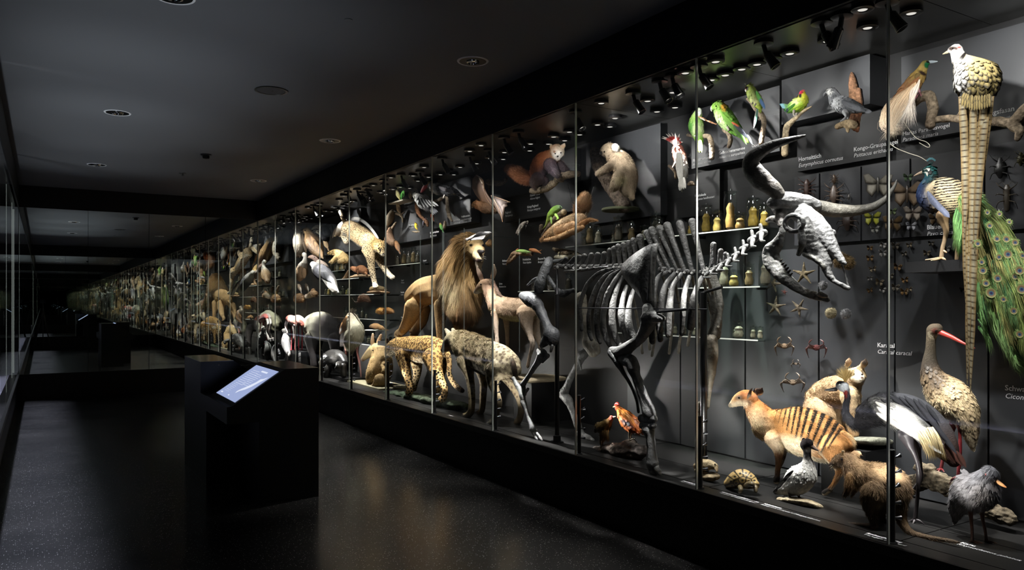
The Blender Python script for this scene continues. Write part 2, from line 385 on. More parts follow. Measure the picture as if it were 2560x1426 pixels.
def ribbons(name, pts, wd, w, cols, mat, parent, kind='stuff', taper=True):
    """pts (n, s, 3) centre lines, wd (n, 3) width directions, w (n,), cols (n, s, 3): n thin pointed strips in one mesh"""
    n, s, _ = pts.shape
    k = np.linspace(1, 0, s)**.7 if taper else np.ones(s)
    hw = (w[:, None]*k[None])[..., None]*wd[:, None]*.5
    L = pts-hw; R = pts+hw
    V = np.stack([L, R], 2).reshape(-1, 3); C = np.repeat(cols[:, :, None], 2, 2).reshape(-1, 3)
    b = (np.arange(n)*2*s)[:, None, None]; r = (np.arange(s-1)*2)[None, :, None]
    f = np.concatenate([(b + r + np.array(q)[None, None]).reshape(-1, 3) for q in ((0, 1, 3), (0, 3, 2))] if not taper else [(b + r[:, :-1] + np.array(q)[None, None]).reshape(-1, 3) for q in ((0, 1, 3), (0, 3, 2))]+[(b + r[:, -1:] + np.array([0, 1, 2])[None, None]).reshape(-1, 3)])
    o = mesh_obj(name, V, f, mat, parent, C)
    if kind: o['kind'] = kind
    return o
class Animal:
    def __init__(s, name, label, cat, fr, x, base=None, group=None):
        s.fr = fr; s.x = x; s.ch = []; s.name = name
        b = at(*fr(*base[:2]), x + (base[2] if len(base) > 2 else 0)) if base is not None else at(*fr(0, 0), x)
        s.root = thing(name, label, cat, b, group); s.m = depth(b)/FPX      # metres per photograph pixel
        s.q = s.m/fr.k                                                     # metres per crop pixel
    def P(s, x, y, dx=0): return at(*s.fr(x, y), s.x+dx)
    def path(s, pts, step=4):
        A = []
        for p in pts:
            W = s.P(p[0], p[1], p[3] if len(p) > 3 else 0); r = (p[2] if len(p) > 2 else 1)/s.fr.k*depth(W)/FPX
            A.append((*W, r, p[4] if len(p) > 4 else -1))
        return catmull(A, step*s.m)
    def chain(s, pts, col, k=.9, fl=1, flow=1, step=4):
        A = s.path(pts, step); K = np.where(A[:, 4] < 0, k, A[:, 4]); n = len(A)
        c = np.array([lin(q) for q in (col if isinstance(col[0], (tuple, list)) else [col])])
        t = np.linspace(0, len(c)-1, n); i = np.minimum(t.astype(int), len(c)-1); j = np.minimum(i+1, len(c)-1); w = (t-i)[:, None]
        s.ch.append((A[:, :3], np.abs(A[:, 3])+1e-6, K, c[i]*(1-w)+c[j]*w, fl, flow)); return s
    def build(s, vox=1.7, mat='coat', smooth=2, belly=None, back=None, paint=(), pat=None, name='body', rough=0, mott=.12, seed=1):
        lofts = [loft(P, R, K) for P, R, K, *_ in s.ch]; V, F = loft_mesh(lofts)
        if rough: 
            pass
        me = remesh(V, F, vox*1.15*s.m, smooth); V, N = mesh_arrays(me)
        cp = np.vstack([c[0] for c in s.ch]); cr = np.concatenate([c[1]*np.sqrt(np.maximum(c[2], .2)) for c in s.ch]); cc = np.vstack([c[3] for c in s.ch])
        ct = np.vstack([unit(np.gradient(c[0], axis=0))*c[5] for c in s.ch]); cf = np.concatenate([np.full(len(c[0]), c[4]) for c in s.ch])
        C = np.empty((len(V), 3)); T = np.empty((len(V), 3)); FLn = np.empty(len(V))
        for a in range(0, len(V), 8000):
            v = V[a:a+8000]; d = np.sqrt(np.maximum(((v[:, None]-cp[None])**2).sum(-1), 0))/cr
            w = np.exp(-9*(d-d.min(1, keepdims=True))); w /= w.sum(1, keepdims=True)
            C[a:a+8000] = w@cc; T[a:a+8000] = w@ct; FLn[a:a+8000] = w@cf
        if rough:
            V = V + N*(wave(V, rough[1]/s.m/100, seed)*rough[0]*s.m)[:, None]; me.vertices.foreach_set('co', V.astype(np.float32).ravel()); me.update()
        nz = N[:, 2]
        if belly is not None:
            w = np.clip((belly[1]-nz)/.35, 0, 1)[:, None]; C = C*(1-w)+lin(belly[0])*w
        if back is not None:
            w = np.clip((nz-back[1])/.35, 0, 1)[:, None]; C = C*(1-w)+lin(back[0])*w
        U = proj(V); U = np.stack([(U[:, 0]-s.fr.ox)*s.fr.k, (U[:, 1]-s.fr.oy)*s.fr.k], -1)
        def do_paint(C, lst):
            for p in lst:
                x, y, rx, ry, col = p[:5]; soft = p[5] if len(p) > 5 else .35; an = math.radians(p[6]) if len(p) > 6 else 0
                a, b = U[:, 0]-x, U[:, 1]-y; a, b = a*math.cos(an)+b*math.sin(an), -a*math.sin(an)+b*math.cos(an)
                d = np.sqrt((a/rx)**2+(b/ry)**2); w = np.clip((1+soft-d)/(2*soft+1e-6), 0, 1)[:, None]; C = C*(1-w)+lin(col)*w
            return C
        if pat is not None: C = pat(V, U, N, C)
        C = do_paint(C, paint)
        C = C*(1+mott*wave(V, .25/s.m, 5)[:, None]*.8 + RNG.normal(0, mott*.5, (len(V), 1)))
        set_col(me, C); me.polygons.foreach_set('use_smooth', np.ones(len(me.polygons), bool)); me.materials.clear(); me.materials.append(M[mat]); me.name = name
        o = bpy.data.objects.new(name, me); link(o, s.root)
        s.V, s.N, s.C, s.T, s.FL, s.U, s.body = V, N, np.clip(C, .0005, 1), unit(T), FLn, U, o; return s
    def tris(s):
        me = s.body.data; me.calc_loop_triangles(); t = np.empty(len(me.loop_triangles)*3, np.int32); me.loop_triangles.foreach_get('vertices', t); return t.reshape(-1, 3)
    def fur(s, n, L, w=.9, lift=.45, grav=.25, jit=.25, segs=0, name='fur', region=None, cj=.18, Lj=.4, tip=1.12, mat='hair', flowf=None, clump=.35):
        segs = segs or (1 if L < 7.5 else 2); t = s.tris(); a, b, c = s.V[t[:, 0]], s.V[t[:, 1]], s.V[t[:, 2]]
        ar = np.linalg.norm(np.cross(b-a, c-a), axis=1)*np.clip(s.FL[t[:, 0]], 0, 1)**.5
        if region is not None: ar = ar*region(s.V[t[:, 0]], s.U[t[:, 0]], s.N[t[:, 0]])
        k = RNG.choice(len(t), n, p=ar/ar.sum()); r1 = np.sqrt(RNG.random((n, 1))); r2 = RNG.random((n, 1))
        W = np.concatenate([1-r1, r1*(1-r2), r1*r2], 1); tk = t[k]
        f = lambda X: (X[tk]*W[..., None]).sum(1) if X.ndim == 2 else (X[tk]*W).sum(1)
        p = f(s.V); N = unit(f(s.N)); T = f(s.T) if flowf is None else flowf(f(s.U)); T = unit(T-N*(T*N).sum(1, keepdims=True)); C = f(s.C); fl = f(s.FL)
        cl = np.stack([wave(p, .16/s.m, 11+q) for q in range(3)], 1)*clump; d = unit(T+N*lift+cl+RNG.normal(0, jit, (n, 3)))
        Lm = L*s.m*fl*(1+Lj*(RNG.random(n)-.7)); t_ = np.linspace(0, 1, segs+1)
        down = np.array([0, 0, -1.])
        pts = p[:, None]-N[:, None]*.4*s.m+d[:, None]*(Lm[:, None]*t_)[..., None]+down*(grav*Lm[:, None]*t_**2)[..., None]
        wd = unit(np.cross(d, N+RNG.normal(0, .6, (n, 3)))); cj_ = np.clip(1+RNG.normal(0, cj, (n, 1, 1)), .4, 1.8)
        cols = np.clip(C[:, None]*cj_*(1+(tip-1)*t_)[None, :, None], 0, 1)
        return ribbons(name, pts, wd, np.full(n, w*s.m)*(.7+.6*RNG.random(n)), cols, M[mat], s.root)
    def surf(s, x, y):
        """point of the body's surface that shows at a crop pixel"""
        d = np.hypot(s.U[:, 0]-x, s.U[:, 1]-y); k = np.where(d < 2.6*s.fr.k)[0]
        if len(k) == 0: k = np.argsort(d)[:4]
        dd = s.V[k]@np.array([SI, CO, 0]); return s.V[k[np.argmin(dd)]]
    def eye(s, x, y, r, col=None, name='eye'):
        p = s.surf(x, y); v = unit(EYEP-p); R = r*s.q
        q = p-v*R*.35; d = unit(at(*s.fr(x, y), 3)-EYEP); t = np.dot(q-EYEP, d); q = EYEP+d*t
        me = bpy.data.meshes.new(name); bm = bmesh.new(); bmesh.ops.create_uvsphere(bm, u_segments=10, v_segments=8, radius=R, matrix=Matrix.Translation(Vector(q)))
        bm.to_mesh(me); bm.free(); me.polygons.foreach_set('use_smooth', np.ones(len(me.polygons), bool))
        me.materials.append(M['eye'] if col is None else col); o = bpy.data.objects.new(name, me); link(o, s.root); return o
    def part(s, name, chains, col, mat='horny', k=.9, n=9, parent=None, step=4, bump=0, cap=True):
        """one separate mesh made of tubes; chains: list of station lists in crop pixels"""
        lo = []; cs = []
        single = not isinstance(col[0], (tuple, list))
        for pts in chains:
            A = s.path(pts, step); K = np.where(A[:, 4] < 0, k, A[:, 4]); R = np.abs(A[:, 3])+1e-5
            if bump: R = R*(1+bump*wave(A[:, :3], 60, len(lo)))
            v, f, e = loft(A[:, :3], R, K, n, cap)
            if bump: v = v + unit(v-v.mean(0))*(wave(v, 90, 3)*bump*R.mean()*.5)[:, None]
            lo.append((v, f, e)); m = len(v)
            cc = np.array([lin(q) for q in ([col] if single else col)]); t = np.linspace(0, len(cc)-1, m-2); i = t.astype(int); j = np.minimum(i+1, len(cc)-1); w = (t-i)[:, None]
            c = cc[i]*(1-w)+cc[j]*w; cs.append(np.vstack([c, c[:1], c[-1:]]))
        V, F = loft_mesh(lo); return mesh_obj(name, V, F, M[mat], parent or s.root, np.vstack(cs))
    def blades(s, name, specs, colf, rows=5, mat='feather', tilt=0, prof=None, kind=None, parent=None, cup=.2, sep=.8):
        """specs: (x0, y0, x1, y1, width[, dx0, dx1, bend]) in crop pixels -> leaf-shaped feathers joined in one mesh"""
        V = []; C = []; F = []; prof = prof or [.30, .8, 1, .95, .62, 0]; t = np.linspace(0, 1, rows+1); pw = np.interp(t, np.linspace(0, 1, len(prof)), prof)
        for i, sp in enumerate(specs):
            x0, y0, x1, y1, w = sp[:5]; d0 = sp[5] if len(sp) > 5 else 0; d1 = sp[6] if len(sp) > 6 else d0; bd = sp[7] if len(sp) > 7 else 0
            a, b = s.P(x0, y0, d0), s.P(x1, y1, d1); T = unit(b-a); W = unit(np.cross(T, unit(a-EYEP))); Nn = np.cross(W, T)
            if np.dot(Nn, EYEP-a) < 0: Nn = -Nn
            if tilt: an = math.radians(tilt); W = W*math.cos(an)+Nn*math.sin(an); Nn = np.cross(W, T); Nn = Nn if np.dot(Nn, EYEP-a) > 0 else -Nn
            L = np.linalg.norm(b-a); hw = w*.5*s.q
            mid = a+(b-a)*t[:, None]+W*(bd*s.q*np.sin(np.pi*t))[:, None]+Nn*(sep*s.q*(i % 5))
            for sgn, cu in ((-1, 0), (0, 1), (1, 0)):
                V.append(mid+W*(sgn*hw*pw)[:, None]+Nn*(cu*cup*hw*pw)[:, None]); C.append(np.array([colf(i, q, abs(sgn)) for q in t]))
            o = i*3*(rows+1); m = rows+1
            for r in range(rows):
                F += [(o+r, o+r+1, o+m+r+1, o+m+r), (o+m+r, o+m+r+1, o+2*m+r+1, o+2*m+r)]
        return mesh_obj(name, np.vstack(V), F, M[mat], parent or s.root, np.clip(np.vstack(C), 0, 1), kind=kind)
    def shingle(s, size, colf, region=None, dens=.55, lift=.12, name='feathers', rows=4, wid=.8, mat='feather', maxn=4000, jit=.12, sizef=None):
        """overlapping small feathers over the body; size in photograph pixels"""
        L = size*s.m; cell = L*dens; seen = {}; ids = []
        idx = RNG.permutation(len(s.V))
        if region is not None: idx = idx[region(s.V[idx], s.U[idx], s.N[idx])]
        for i in idx:
            p = s.V[i]; key = tuple((p/cell).astype(int)); ok = True
            for a in (-1, 0, 1):
                for b in (-1, 0, 1):
                    for c in (-1, 0, 1):
                        for j in seen.get((key[0]+a, key[1]+b, key[2]+c), ()):
                            if ((s.V[j]-p)**2).sum() < cell*cell: ok = False
            if ok: seen.setdefault(key, []).append(i); ids.append(i)
            if len(ids) >= maxn: break
        ids = np.array(ids); n = len(ids); p = s.V[ids]; N = s.N[ids]; T = s.T[ids]; T = unit(T-N*(T*N).sum(1, keepdims=True)+RNG.normal(0, jit, (n, 3)))
        W = unit(np.cross(N, T)); t = np.linspace(0, 1, rows+1); pw = np.interp(t, np.linspace(0, 1, 6), [.5, .85, 1, .97, .72, .12])
        Ls = L*(.85+.3*RNG.random(n))
        if sizef is not None: Ls = Ls*sizef(s.U[ids])
        mid = p[:, None]+T[:, None]*(Ls[:, None]*t)[..., None]+N[:, None]*(Ls[:, None]*(lift*(.25+np.sin(t*2.2))))[..., None]
        V = np.stack([mid+W[:, None]*(sg*wid*.5*Ls[:, None]*pw)[..., None]-N[:, None]*(abs(sg)*.10*Ls[:, None]*pw)[..., None] for sg in (-1, 0, 1)], 1)
        C = np.stack([np.stack([colf(s.C[ids], q, e, ids) for q in t], 1) for e in (1, 0, 1)], 1)
        m = rows+1; o = (np.arange(n)*3*m)[:, None, None]; r = np.arange(rows)[None, :, None]
        f = np.concatenate([(o+r+np.array([0, 1, m+1, m])).reshape(-1, 4), (o+r+np.array([m, m+1, 2*m+1, 2*m])).reshape(-1, 4)])
        return mesh_obj(name, V.reshape(-1, 3), f, M[mat], s.root, np.clip(C.reshape(-1, 3), 0, 1), kind='stuff')
    def strands(s, name, guides, per, w, col, spread=6, mat='hair', segs=8, cj=.2, tip=None, dspread=.02, step=None, conv=.25):
        """wisps that follow guide lines given in crop pixels"""
        P_ = []; Cc = []
        for g in guides:
            A = catmull([(*s.P(p[0], p[1], p[2] if len(p) > 2 else 0), 0) for p in g], 3*s.m)[:, :3]
            t = np.linspace(0, len(A)-1, segs+1); i = np.minimum(t.astype(int), len(A)-2); A = A[i]+(A[i+1]-A[i])*(t-i)[:, None]
            off = RNG.normal(0, 1, (per, 1, 3))*np.array([.6, .6, 1.])*spread*s.q; gr = (conv+(1-conv)*np.linspace(0, 1, segs+1))[None, :, None]
            cut = (.6+.4*RNG.random((per, 1, 1))); B = A[0]+(A-A[0])[None]*cut
            P_.append(B+off*gr+RNG.normal(0, .06, (per, segs+1, 3))*spread*s.q)
            c0 = lin(col) if not isinstance(col, np.ndarray) else col; c1 = c0 if tip is None else lin(tip); q = np.linspace(0, 1, segs+1)[:, None]
            Cc.append(np.clip((c0*(1-q)+c1*q)[None]*np.clip(1+RNG.normal(0, cj, (per, 1, 1)), .3, 2), 0, 1))
        P_ = np.concatenate(P_); Cc = np.concatenate(Cc); n = len(P_); d = unit(P_[:, -1]-P_[:, 0]); wd = unit(np.cross(d, unit(P_[:, 0]-EYEP)+RNG.normal(0, .3, (n, 3))))
        return ribbons(name, P_, wd, np.full(n, w*s.m)*(.6+.8*RNG.random(n)), Cc, M[mat], s.root)
def rock(name, label, fr, x, pts, col, cat='rock', mat='stone', k=.9, rough=(3, 8), vox=2, group=None, paint=(), depthk=None, base=None):
    """a lump, log or board: a thing of one mesh"""
    a = Animal('tmp', '', '', fr, x, base=base or pts[0][0][:2])
    for c in pts: a.chain(c, col, k=k)
    a.build(vox=vox, mat=mat, smooth=1, rough=rough, paint=paint, name=name); o = a.body; r = a.root
    o.parent = None; o.matrix_world = Matrix(); bpy.data.objects.remove(r); o.name = name; tag(o, label, cat, group); return o
# ------------------------------------------------------------------ front right: animals standing on the deck
def segs_pat(segs, col, taper=.6):
    """dark bands given as line segments (x0, y0, x1, y1, width) in crop pixels"""
    c = lin(col)
    def f(V, U, N, C):
        for x0, y0, x1, y1, w in segs:
            d = np.array([x1-x0, y1-y0]); L2 = (d**2).sum(); t = np.clip(((U-[x0, y0])@d)/L2, 0, 1)
            wob = 1.1*wave(V, 40, int(x0))
            dist = np.hypot(U[:, 0]-x0-t*d[0], U[:, 1]-y0-t*d[1])+wob; hw = w*.5*(1-taper*t)
            k = np.clip((hw+2-dist)/4, 0, 1)[:, None]; C = C*(1-k)+c*k
        return C
    return f
def foot(a, pts, col, name='leg', **k): return a.part(name, pts, col, **k)

# zebra duiker
a = Animal('zebra_duiker', 'orange zebra-striped duiker antelope standing behind the white-bellied duck', 'antelope', FG, 3.63, (920, 900))
a.chain([(466,390,13),(492,374,27),(528,352,44),(572,338,50),(600,352,46)], [(225,205,175),(228,196,150),(205,150,90),(165,100,50),(150,90,45)], .72, fl=.5, flow=1)
a.chain([(585,350,48),(618,400,60),(655,450,78),(700,505,98)], [(175,105,50),(180,110,52),(185,120,62)], .62, flow=1)
a.chain([(690,515,98),(780,528,118),(890,545,150),(1000,580,152),(1090,620,138),(1150,645,108),(1180,650,80)], [(190,125,65),(214,150,82),(214,152,84),(205,142,78),(196,134,74)], .62, flow=1)
for d, dk in ((-.075, 0), (.075, 20)):
    a.chain([(745+dk,600,62,d),(768+dk,660,40,d),(772+dk,720,22,d),(768,790,17,d),(764,838,16,d)], [(185,125,70),(120,80,45),(85,58,36),(95,65,40),(40,30,24)], .8, fl=.5, flow=1)
    a.chain([(764,842,18,d),(758-dk*.5,866,20,d)], [(30,24,20),(22,18,16)], .8, fl=.1)
for d, dk in ((-.08, 0), (.08, 26)):
    a.chain([(1120+dk,660,100,d*.8),(1140+dk,735,60,d),(1152+dk,790,28,d),(1148+dk,826,20,d),(1122+dk,880,15,d),(1092+dk,918,15,d)], [(196,134,74),(190,130,72),(165,110,60),(130,88,50),(150,100,50),(60,42,30)], .7, fl=.6, flow=1)
    a.chain([(1090+dk,922,18,d),(1062+dk,940,20,d)], [(30,24,20),(22,18,16)], .8, fl=.1)
a.chain([(1180,560,16),(1225,590,14),(1248,635,11),(1242,690,8)], [(200,150,90),(215,180,130),(235,215,180)], .9, fl=1)
a.chain([(600,330,8,.03),(628,310,22,.035),(655,298,26,.04),(668,280,8,.04)], [(60,45,35),(50,38,32)], .35, fl=.3)
a.chain([(575,345,7,-.04),(590,318,13,-.05),(598,288,8,-.05)], [(150,110,75),(70,50,40)], .4, fl=.3)
stripes = [(770,408,748,470,7),(795,402,770,500,9),(824,396,795,520,12),(852,391,822,545,15),(884,388,852,565,20),(918,389,880,590,24),(962,396,910,600,28),(1010,408,946,612,31),(1058,430,984,622,32),(1104,462,1012,650,32),(1140,498,1040,680,30),(1165,530,1085,655,20)]
a.build(1.7, belly=((242,222,186), -.25), pat=segs_pat(stripes, (26,19,14)), paint=[(462,388,16,14,(40,34,32)),(520,340,22,15,(150,120,95)),(520,385,60,22,(232,212,176),.6,-12),(640,520,60,90,(236,208,160),.8,-30),(850,640,130,45,(246,228,192),.7,12)])
a.fur(26000, 9, .8, .28, .15, .18); a.eye(524, 341, 8)
a.part('horn', [[(592,318,6,-.02),(600,296,5,-.02),(606,280,2,-.02)]], (30,26,24))
a.part('horn', [[(612,316,6,.02),(618,296,5,.02),(622,282,2,.02)]], (30,26,24))

# pademelon
a = Animal('pademelon', 'small tawny wallaby crouching at the glass with a long tail stretched right', 'wallaby', FC, 3.32, (220, 1140))
a.chain([(-52,762,16),(-30,752,28),(5,740,46),(48,742,54),(80,775,66),(150,830,88),(230,856,108),(305,885,118),(350,930,95),(375,1010,48)], [(120,96,72),(138,112,84),(144,114,82),(138,110,78),(132,106,76),(128,102,74),(116,92,66),(98,78,56)], .8, flow=1)
for d, dk in ((-.07, 0), (.07, 55)):
    a.chain([(215+dk,940,78,d),(195+dk,1010,58,d),(200+dk,1080,30,d),(218+dk,1135,24,d)], [(120,96,68),(110,88,64),(88,70,50),(66,52,40)], .7, fl=.7)
    a.chain([(225+dk,1150,20,d),(170+dk,1146,16,d),(100+dk,1138,12,d),(55+dk,1132,8,d)], [(70,54,40),(62,48,38),(50,40,32)], .8, fl=.3)
a.chain([(70,840,34,-.05),(55,890,26,-.06),(45,930,18,-.06),(30,955,14,-.06)], [(150,110,66),(120,88,54),(60,45,34)], .8, fl=.6)
a.chain([(100,850,30,.06),(95,910,20,.06),(75,950,14,.06)], [(140,100,60),(60,45,34)], .8, fl=.6)
a.chain([(370,1040,44),(395,1130,30),(450,1190,21),(560,1222,16),(680,1240,13),(745,1252,8)], [(110,84,54),(100,80,58),(95,78,60),(88,74,60)], .9, fl=.5)
a.chain([(60,705,9,.02),(90,692,18,.03),(118,688,16,.03),(130,694,8,.03)], [(170,130,90),(205,170,130)], .4, fl=.3)
a.chain([(14,700,8,-.04),(20,678,12,-.05)], [(205,170,120),(215,185,140)], .4, fl=.3)
a.build(1.8, belly=((196,160,112), -.4), paint=[(-58,762,16,12,(60,46,38)),(10,728,20,16,(120,88,56)),(240,800,130,40,(156,126,90),.7,18)])
a.fur(26000, 13, .8, .35, .3, .25); a.eye(12, 729, 9)
a.part('whisker', [[(-50,765,.8,-.03),(-70,775,.5,-.06)],[(-45,770,.8,-.03),(-60,788,.5,-.06)]], (200,190,170))

# kagu
a = Animal('kagu', 'stout ash-grey kagu with an orange bill standing at the lower right corner', 'bird', FC, 3.47, (875, 1245))
a.chain([(728,1092,22),(752,1020,66),(822,950,118),(885,905,118),(922,845,68),(944,818,48)], [(84,82,84),(100,98,100),(112,110,112),(120,116,118),(98,98,104),(96,96,102)], .9, flow=-1)
a.build(1.9, smooth=3, belly=((118,112,112), -.3), paint=[(930,960,70,80,(128,122,120),.6),(925,822,20,16,(70,66,68))])
a.shingle(17, lambda c, t, e, i: c*(1.0-.25*t+.12*e), lambda V, U, N: (U[:, 1] > 800), .5, .06)
a.fur(16000, 13, .8, .15, .35, .2, cj=.25)
a.part('bill', [[(962,856,17),(990,870,14),(1025,892,9),(1046,905,4)]], [(205,140,85),(215,150,90),(200,120,60)], k=.7)
a.eye(921, 824, 8, simple('red_iris', (.16, .01, .01), .15))
for x0, x1, dd in ((822, 832, -.03), (895, 922, .03)):
    a.part('leg', [[(x0,1050,15,dd),(x0+4,1110,11,dd),((x0+x1)/2+5,1175,9,dd),(x1,1243,10,dd)],[(x1,1243,7,dd),(x1+30,1258,6,dd),(x1+62,1276,3,dd)],[(x1,1243,7,dd),(x1-10,1262,6,dd),(x1-4,1282,3,dd)],[(x1,1243,6,dd),(x1-24,1252,5,dd),(x1-44,1256,2,dd)],[(x1,1243,6,dd),(x1+30,1248,5,dd),(x1+66,1258,2,dd)]], [(120,74,54),(128,80,58),(96,62,48)])

# grey crowned crane
a = Animal('crowned_crane', 'slate-grey crowned crane with white wings and a golden crest, neck curved left', 'bird', FC, 3.56, (470, 1120))
a.chain([(2,262,30),(22,272,36),(38,290,24)], [(20,20,22),(180,185,190),(90,90,95)], .8, fl=.3, flow=1)
a.chain([(38,290,20),(46,340,17),(36,400,19),(42,450,24),(80,500,32),(125,500,46),(175,450,78)], [(54,55,60),(54,54,60),(52,52,57),(50,50,56)], .9, flow=1, fl=.8)
a.chain([(175,450,78),(250,418,98),(330,415,108),(425,440,120),(520,495,115),(600,575,106),(665,660,82),(715,740,40)], [(60,58,62),(48,48,52),(40,41,45),(38,39,43),(38,38,42),(48,36,32),(50,30,24)], .75, flow=1)
a.build(1.8, smooth=3, paint=[(0,240,34,20,(8,8,10)),(24,276,22,24,(215,220,225)),(34,308,14,14,(150,40,30)),(400,490,190,60,(226,224,216),.4,33)])
top = [(x0+RNG.uniform(-8,8), y0+RNG.uniform(-10,10), x0+dx_, y0+dy_, 26, -.05) for x0,y0,dx_,dy_ in [(205+28*i, 335+ (i-6)**2*1.3+ j*38, 96, 26+i*8+j*5) for i in range(13) for j in range(2)]]
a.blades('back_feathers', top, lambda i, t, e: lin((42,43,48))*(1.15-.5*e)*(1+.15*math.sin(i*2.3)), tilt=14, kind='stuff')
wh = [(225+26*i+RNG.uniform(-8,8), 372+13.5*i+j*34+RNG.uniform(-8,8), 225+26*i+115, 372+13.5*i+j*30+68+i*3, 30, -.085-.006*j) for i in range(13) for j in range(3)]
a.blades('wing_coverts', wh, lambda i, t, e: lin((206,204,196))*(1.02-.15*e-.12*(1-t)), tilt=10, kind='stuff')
a.strands('straw_plumes', [[(470+14*i,545-2*i,-.09),(520+14*i,620,-.10),(560+13*i,690+4*i,-.09),(565+15*i,735,-.07)] for i in range(9)], 70, 1.0, (222,206,158), 12, tip=(190,160,100))
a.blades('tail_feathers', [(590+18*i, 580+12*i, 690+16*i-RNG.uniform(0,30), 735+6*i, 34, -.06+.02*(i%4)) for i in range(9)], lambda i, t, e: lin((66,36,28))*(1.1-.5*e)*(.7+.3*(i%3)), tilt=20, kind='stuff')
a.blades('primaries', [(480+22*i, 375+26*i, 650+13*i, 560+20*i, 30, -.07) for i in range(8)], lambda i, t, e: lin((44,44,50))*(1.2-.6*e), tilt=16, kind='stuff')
a.fur(9000, 17, .8, .25, .2, .2, region=lambda V, U, N: (U[:, 0] < 330)*1., name='neck_plumes')
a.part('bill', [[(-28,286,14),(-60,290,10),(-94,292,4)]], (32,30,32), k=.7)
a.eye(-2, 260, 8, simple('pale_iris', (.45, .5, .52), .2))
a.strands('crest', [[(32,240),(36+18*math.cos(an),205+10*math.sin(an)),(36+70*math.cos(an),195-70*math.sin(an))] for an in np.linspace(.1, 3.0, 16)], 26, 1.0, (196,158,84), 5, tip=(222,190,120), conv=.5)
lg = (44,38,40)
a.part('leg', [[(415,575,50,-.04),(438,640,28,-.04),(468,700,15,-.04),(490,770,13,-.04),(497,830,17,-.04),(492,900,12,-.04),(484,1000,12,-.04),(472,1108,13,-.04)],[(472,1108,10,-.04),(440,1120,7,-.04),(408,1132,3,-.04)],[(472,1108,10,-.04),(505,1118,7,-.04),(530,1138,3,-.04)],[(472,1108,10,-.04),(462,1130,6,-.06),(450,1142,3,-.07)]], [(82,78,84),(60,54,58),lg,lg])
a.part('leg', [[(470,590,46,.06),(495,680,16,.06),(505,770,13,.06),(508,850,15,.06),(470,910,12,.05),(430,948,9,.04)],[(430,948,8,.04),(405,945,5,.04)],[(430,948,8,.04),(425,965,5,.04)]], [(70,66,70),lg,lg])

# black stork, immature
a = Animal('stork', 'brown-necked stork with a long red bill standing on the bark log at right', 'bird', FC, 3.74, (690, 850))
a.chain([(612,-96,34),(590,-85,42),(575,-40,30),(570,40,31),(566,110,44),(572,170,60),(590,225,76)], [(64,54,42),(76,66,50),(58,50,38),(50,44,34),(48,40,32),(62,50,38)], .9, flow=1, fl=.5)
a.chain([(585,220,72),(640,285,106),(710,355,120),(775,430,96),(812,520,60),(826,600,36),(835,650,14)], [(96,76,54),(150,126,92),(196,172,130),(186,162,122),(150,130,100),(120,102,78)], .85, flow=1)
a.build(1.9, smooth=3, belly=((206,190,156), -.1), paint=[(600,235,70,55,(72,58,42),.6,-40),(600,-75,24,20,(90,40,32),.5)])
a.shingle(11, lambda c, t, e, i: c*(1.05-.1*t-.2*e)*(.85+.3*((i*7919) % 10)/10)[:, None], lambda V, U, N: U[:, 1] > 130, .5, .04)
a.fur(16000, 8, .8, .2, .3, .25, region=lambda V, U, N: (U[:, 1] > 160)*1.)
a.part('bill', [[(628,-72,20),(700,-42,15),(780,-2,9),(848,28,4)]], [(150,40,32),(165,44,34),(120,40,34)], k=.7)
a.eye(607, -80, 8)
for p in ([(745,470,32,-.03),(752,540,12,-.03),(757,640,11,-.03),(752,740,12,-.03),(742,838,10,-.03)], [(720,470,30,.05),(690,600,11,.05),(655,700,10,.05),(636,788,10,.05)]):
    q = p[-1]; a.part('leg', [p]+[[(q[0],q[1],8,q[3]),(q[0]+dx_*.6,q[1]+dy_*.4,6,q[3]-.02),(q[0]+dx_,q[1]+dy_,3,q[3]-.03)] for dx_, dy_ in ((-52,46),(-20,34),(20,20),(-46,22))], [(130,40,36),(110,24,30),(100,24,30)])
b = rock('bark_log', 'thick rough bark-covered log lying behind the crane and kagu', FC, 3.74, [[(470,890,46),(560,850,62),(660,890,62),(780,960,60),(900,1030,56),(1060,1098,52)],[(455,860,34),(450,930,30)],[(500,780,30),(560,800,46)]], [(86,76,60),(104,92,72),(84,74,58)], 'log', 'wood', .9, (4.5, 22), 1.7)

# caracal on its plinth
a = Animal('caracal', 'sandy caracal cub sitting on a stone slab behind the striped duiker', 'cat', FG, 3.84, (1230, 590))
a.chain([(1020,350,82),(1060,330,98),(1130,305,104),(1200,280,84),(1245,235,58)], [(160,132,98),(164,136,100),(160,130,94),(164,136,100),(170,142,106)], .75)
a.chain([(1250,215,52),(1266,182,60),(1262,200,56)], [(200,172,128),(205,178,134)], .9, fl=.6)
a.chain([(1262,205,40,-.04),(1284,216,32,-.08),(1292,222,22,-.10)], [(214,190,150),(226,208,176),(220,200,168)], .9, fl=.3)
a.chain([(1205,135,16,.0),(1214,112,20,0),(1216,100,12,0)], [(150,122,92),(130,104,80)], .5, fl=.7)
a.chain([(1300,140,18,.0),(1314,120,22,0),(1318,106,12,0)], [(150,122,92),(70,56,46)], .5, fl=.7)
a.chain([(1010,400,84,-.05),(1060,440,70,-.06),(1100,500,40,-.06)], [(184,152,112),(176,144,104)], .7)
a.chain([(1225,330,66,-.04),(1238,420,44,-.05),(1235,510,32,-.05),(1250,568,26,-.05)], [(196,168,126),(200,170,128),(190,156,112),(170,136,96)], .8, fl=.7)
a.chain([(1165,340,66,.04),(1160,440,40,.04),(1165,530,28,.04)], [(186,156,116),(170,138,100)], .8, fl=.7)
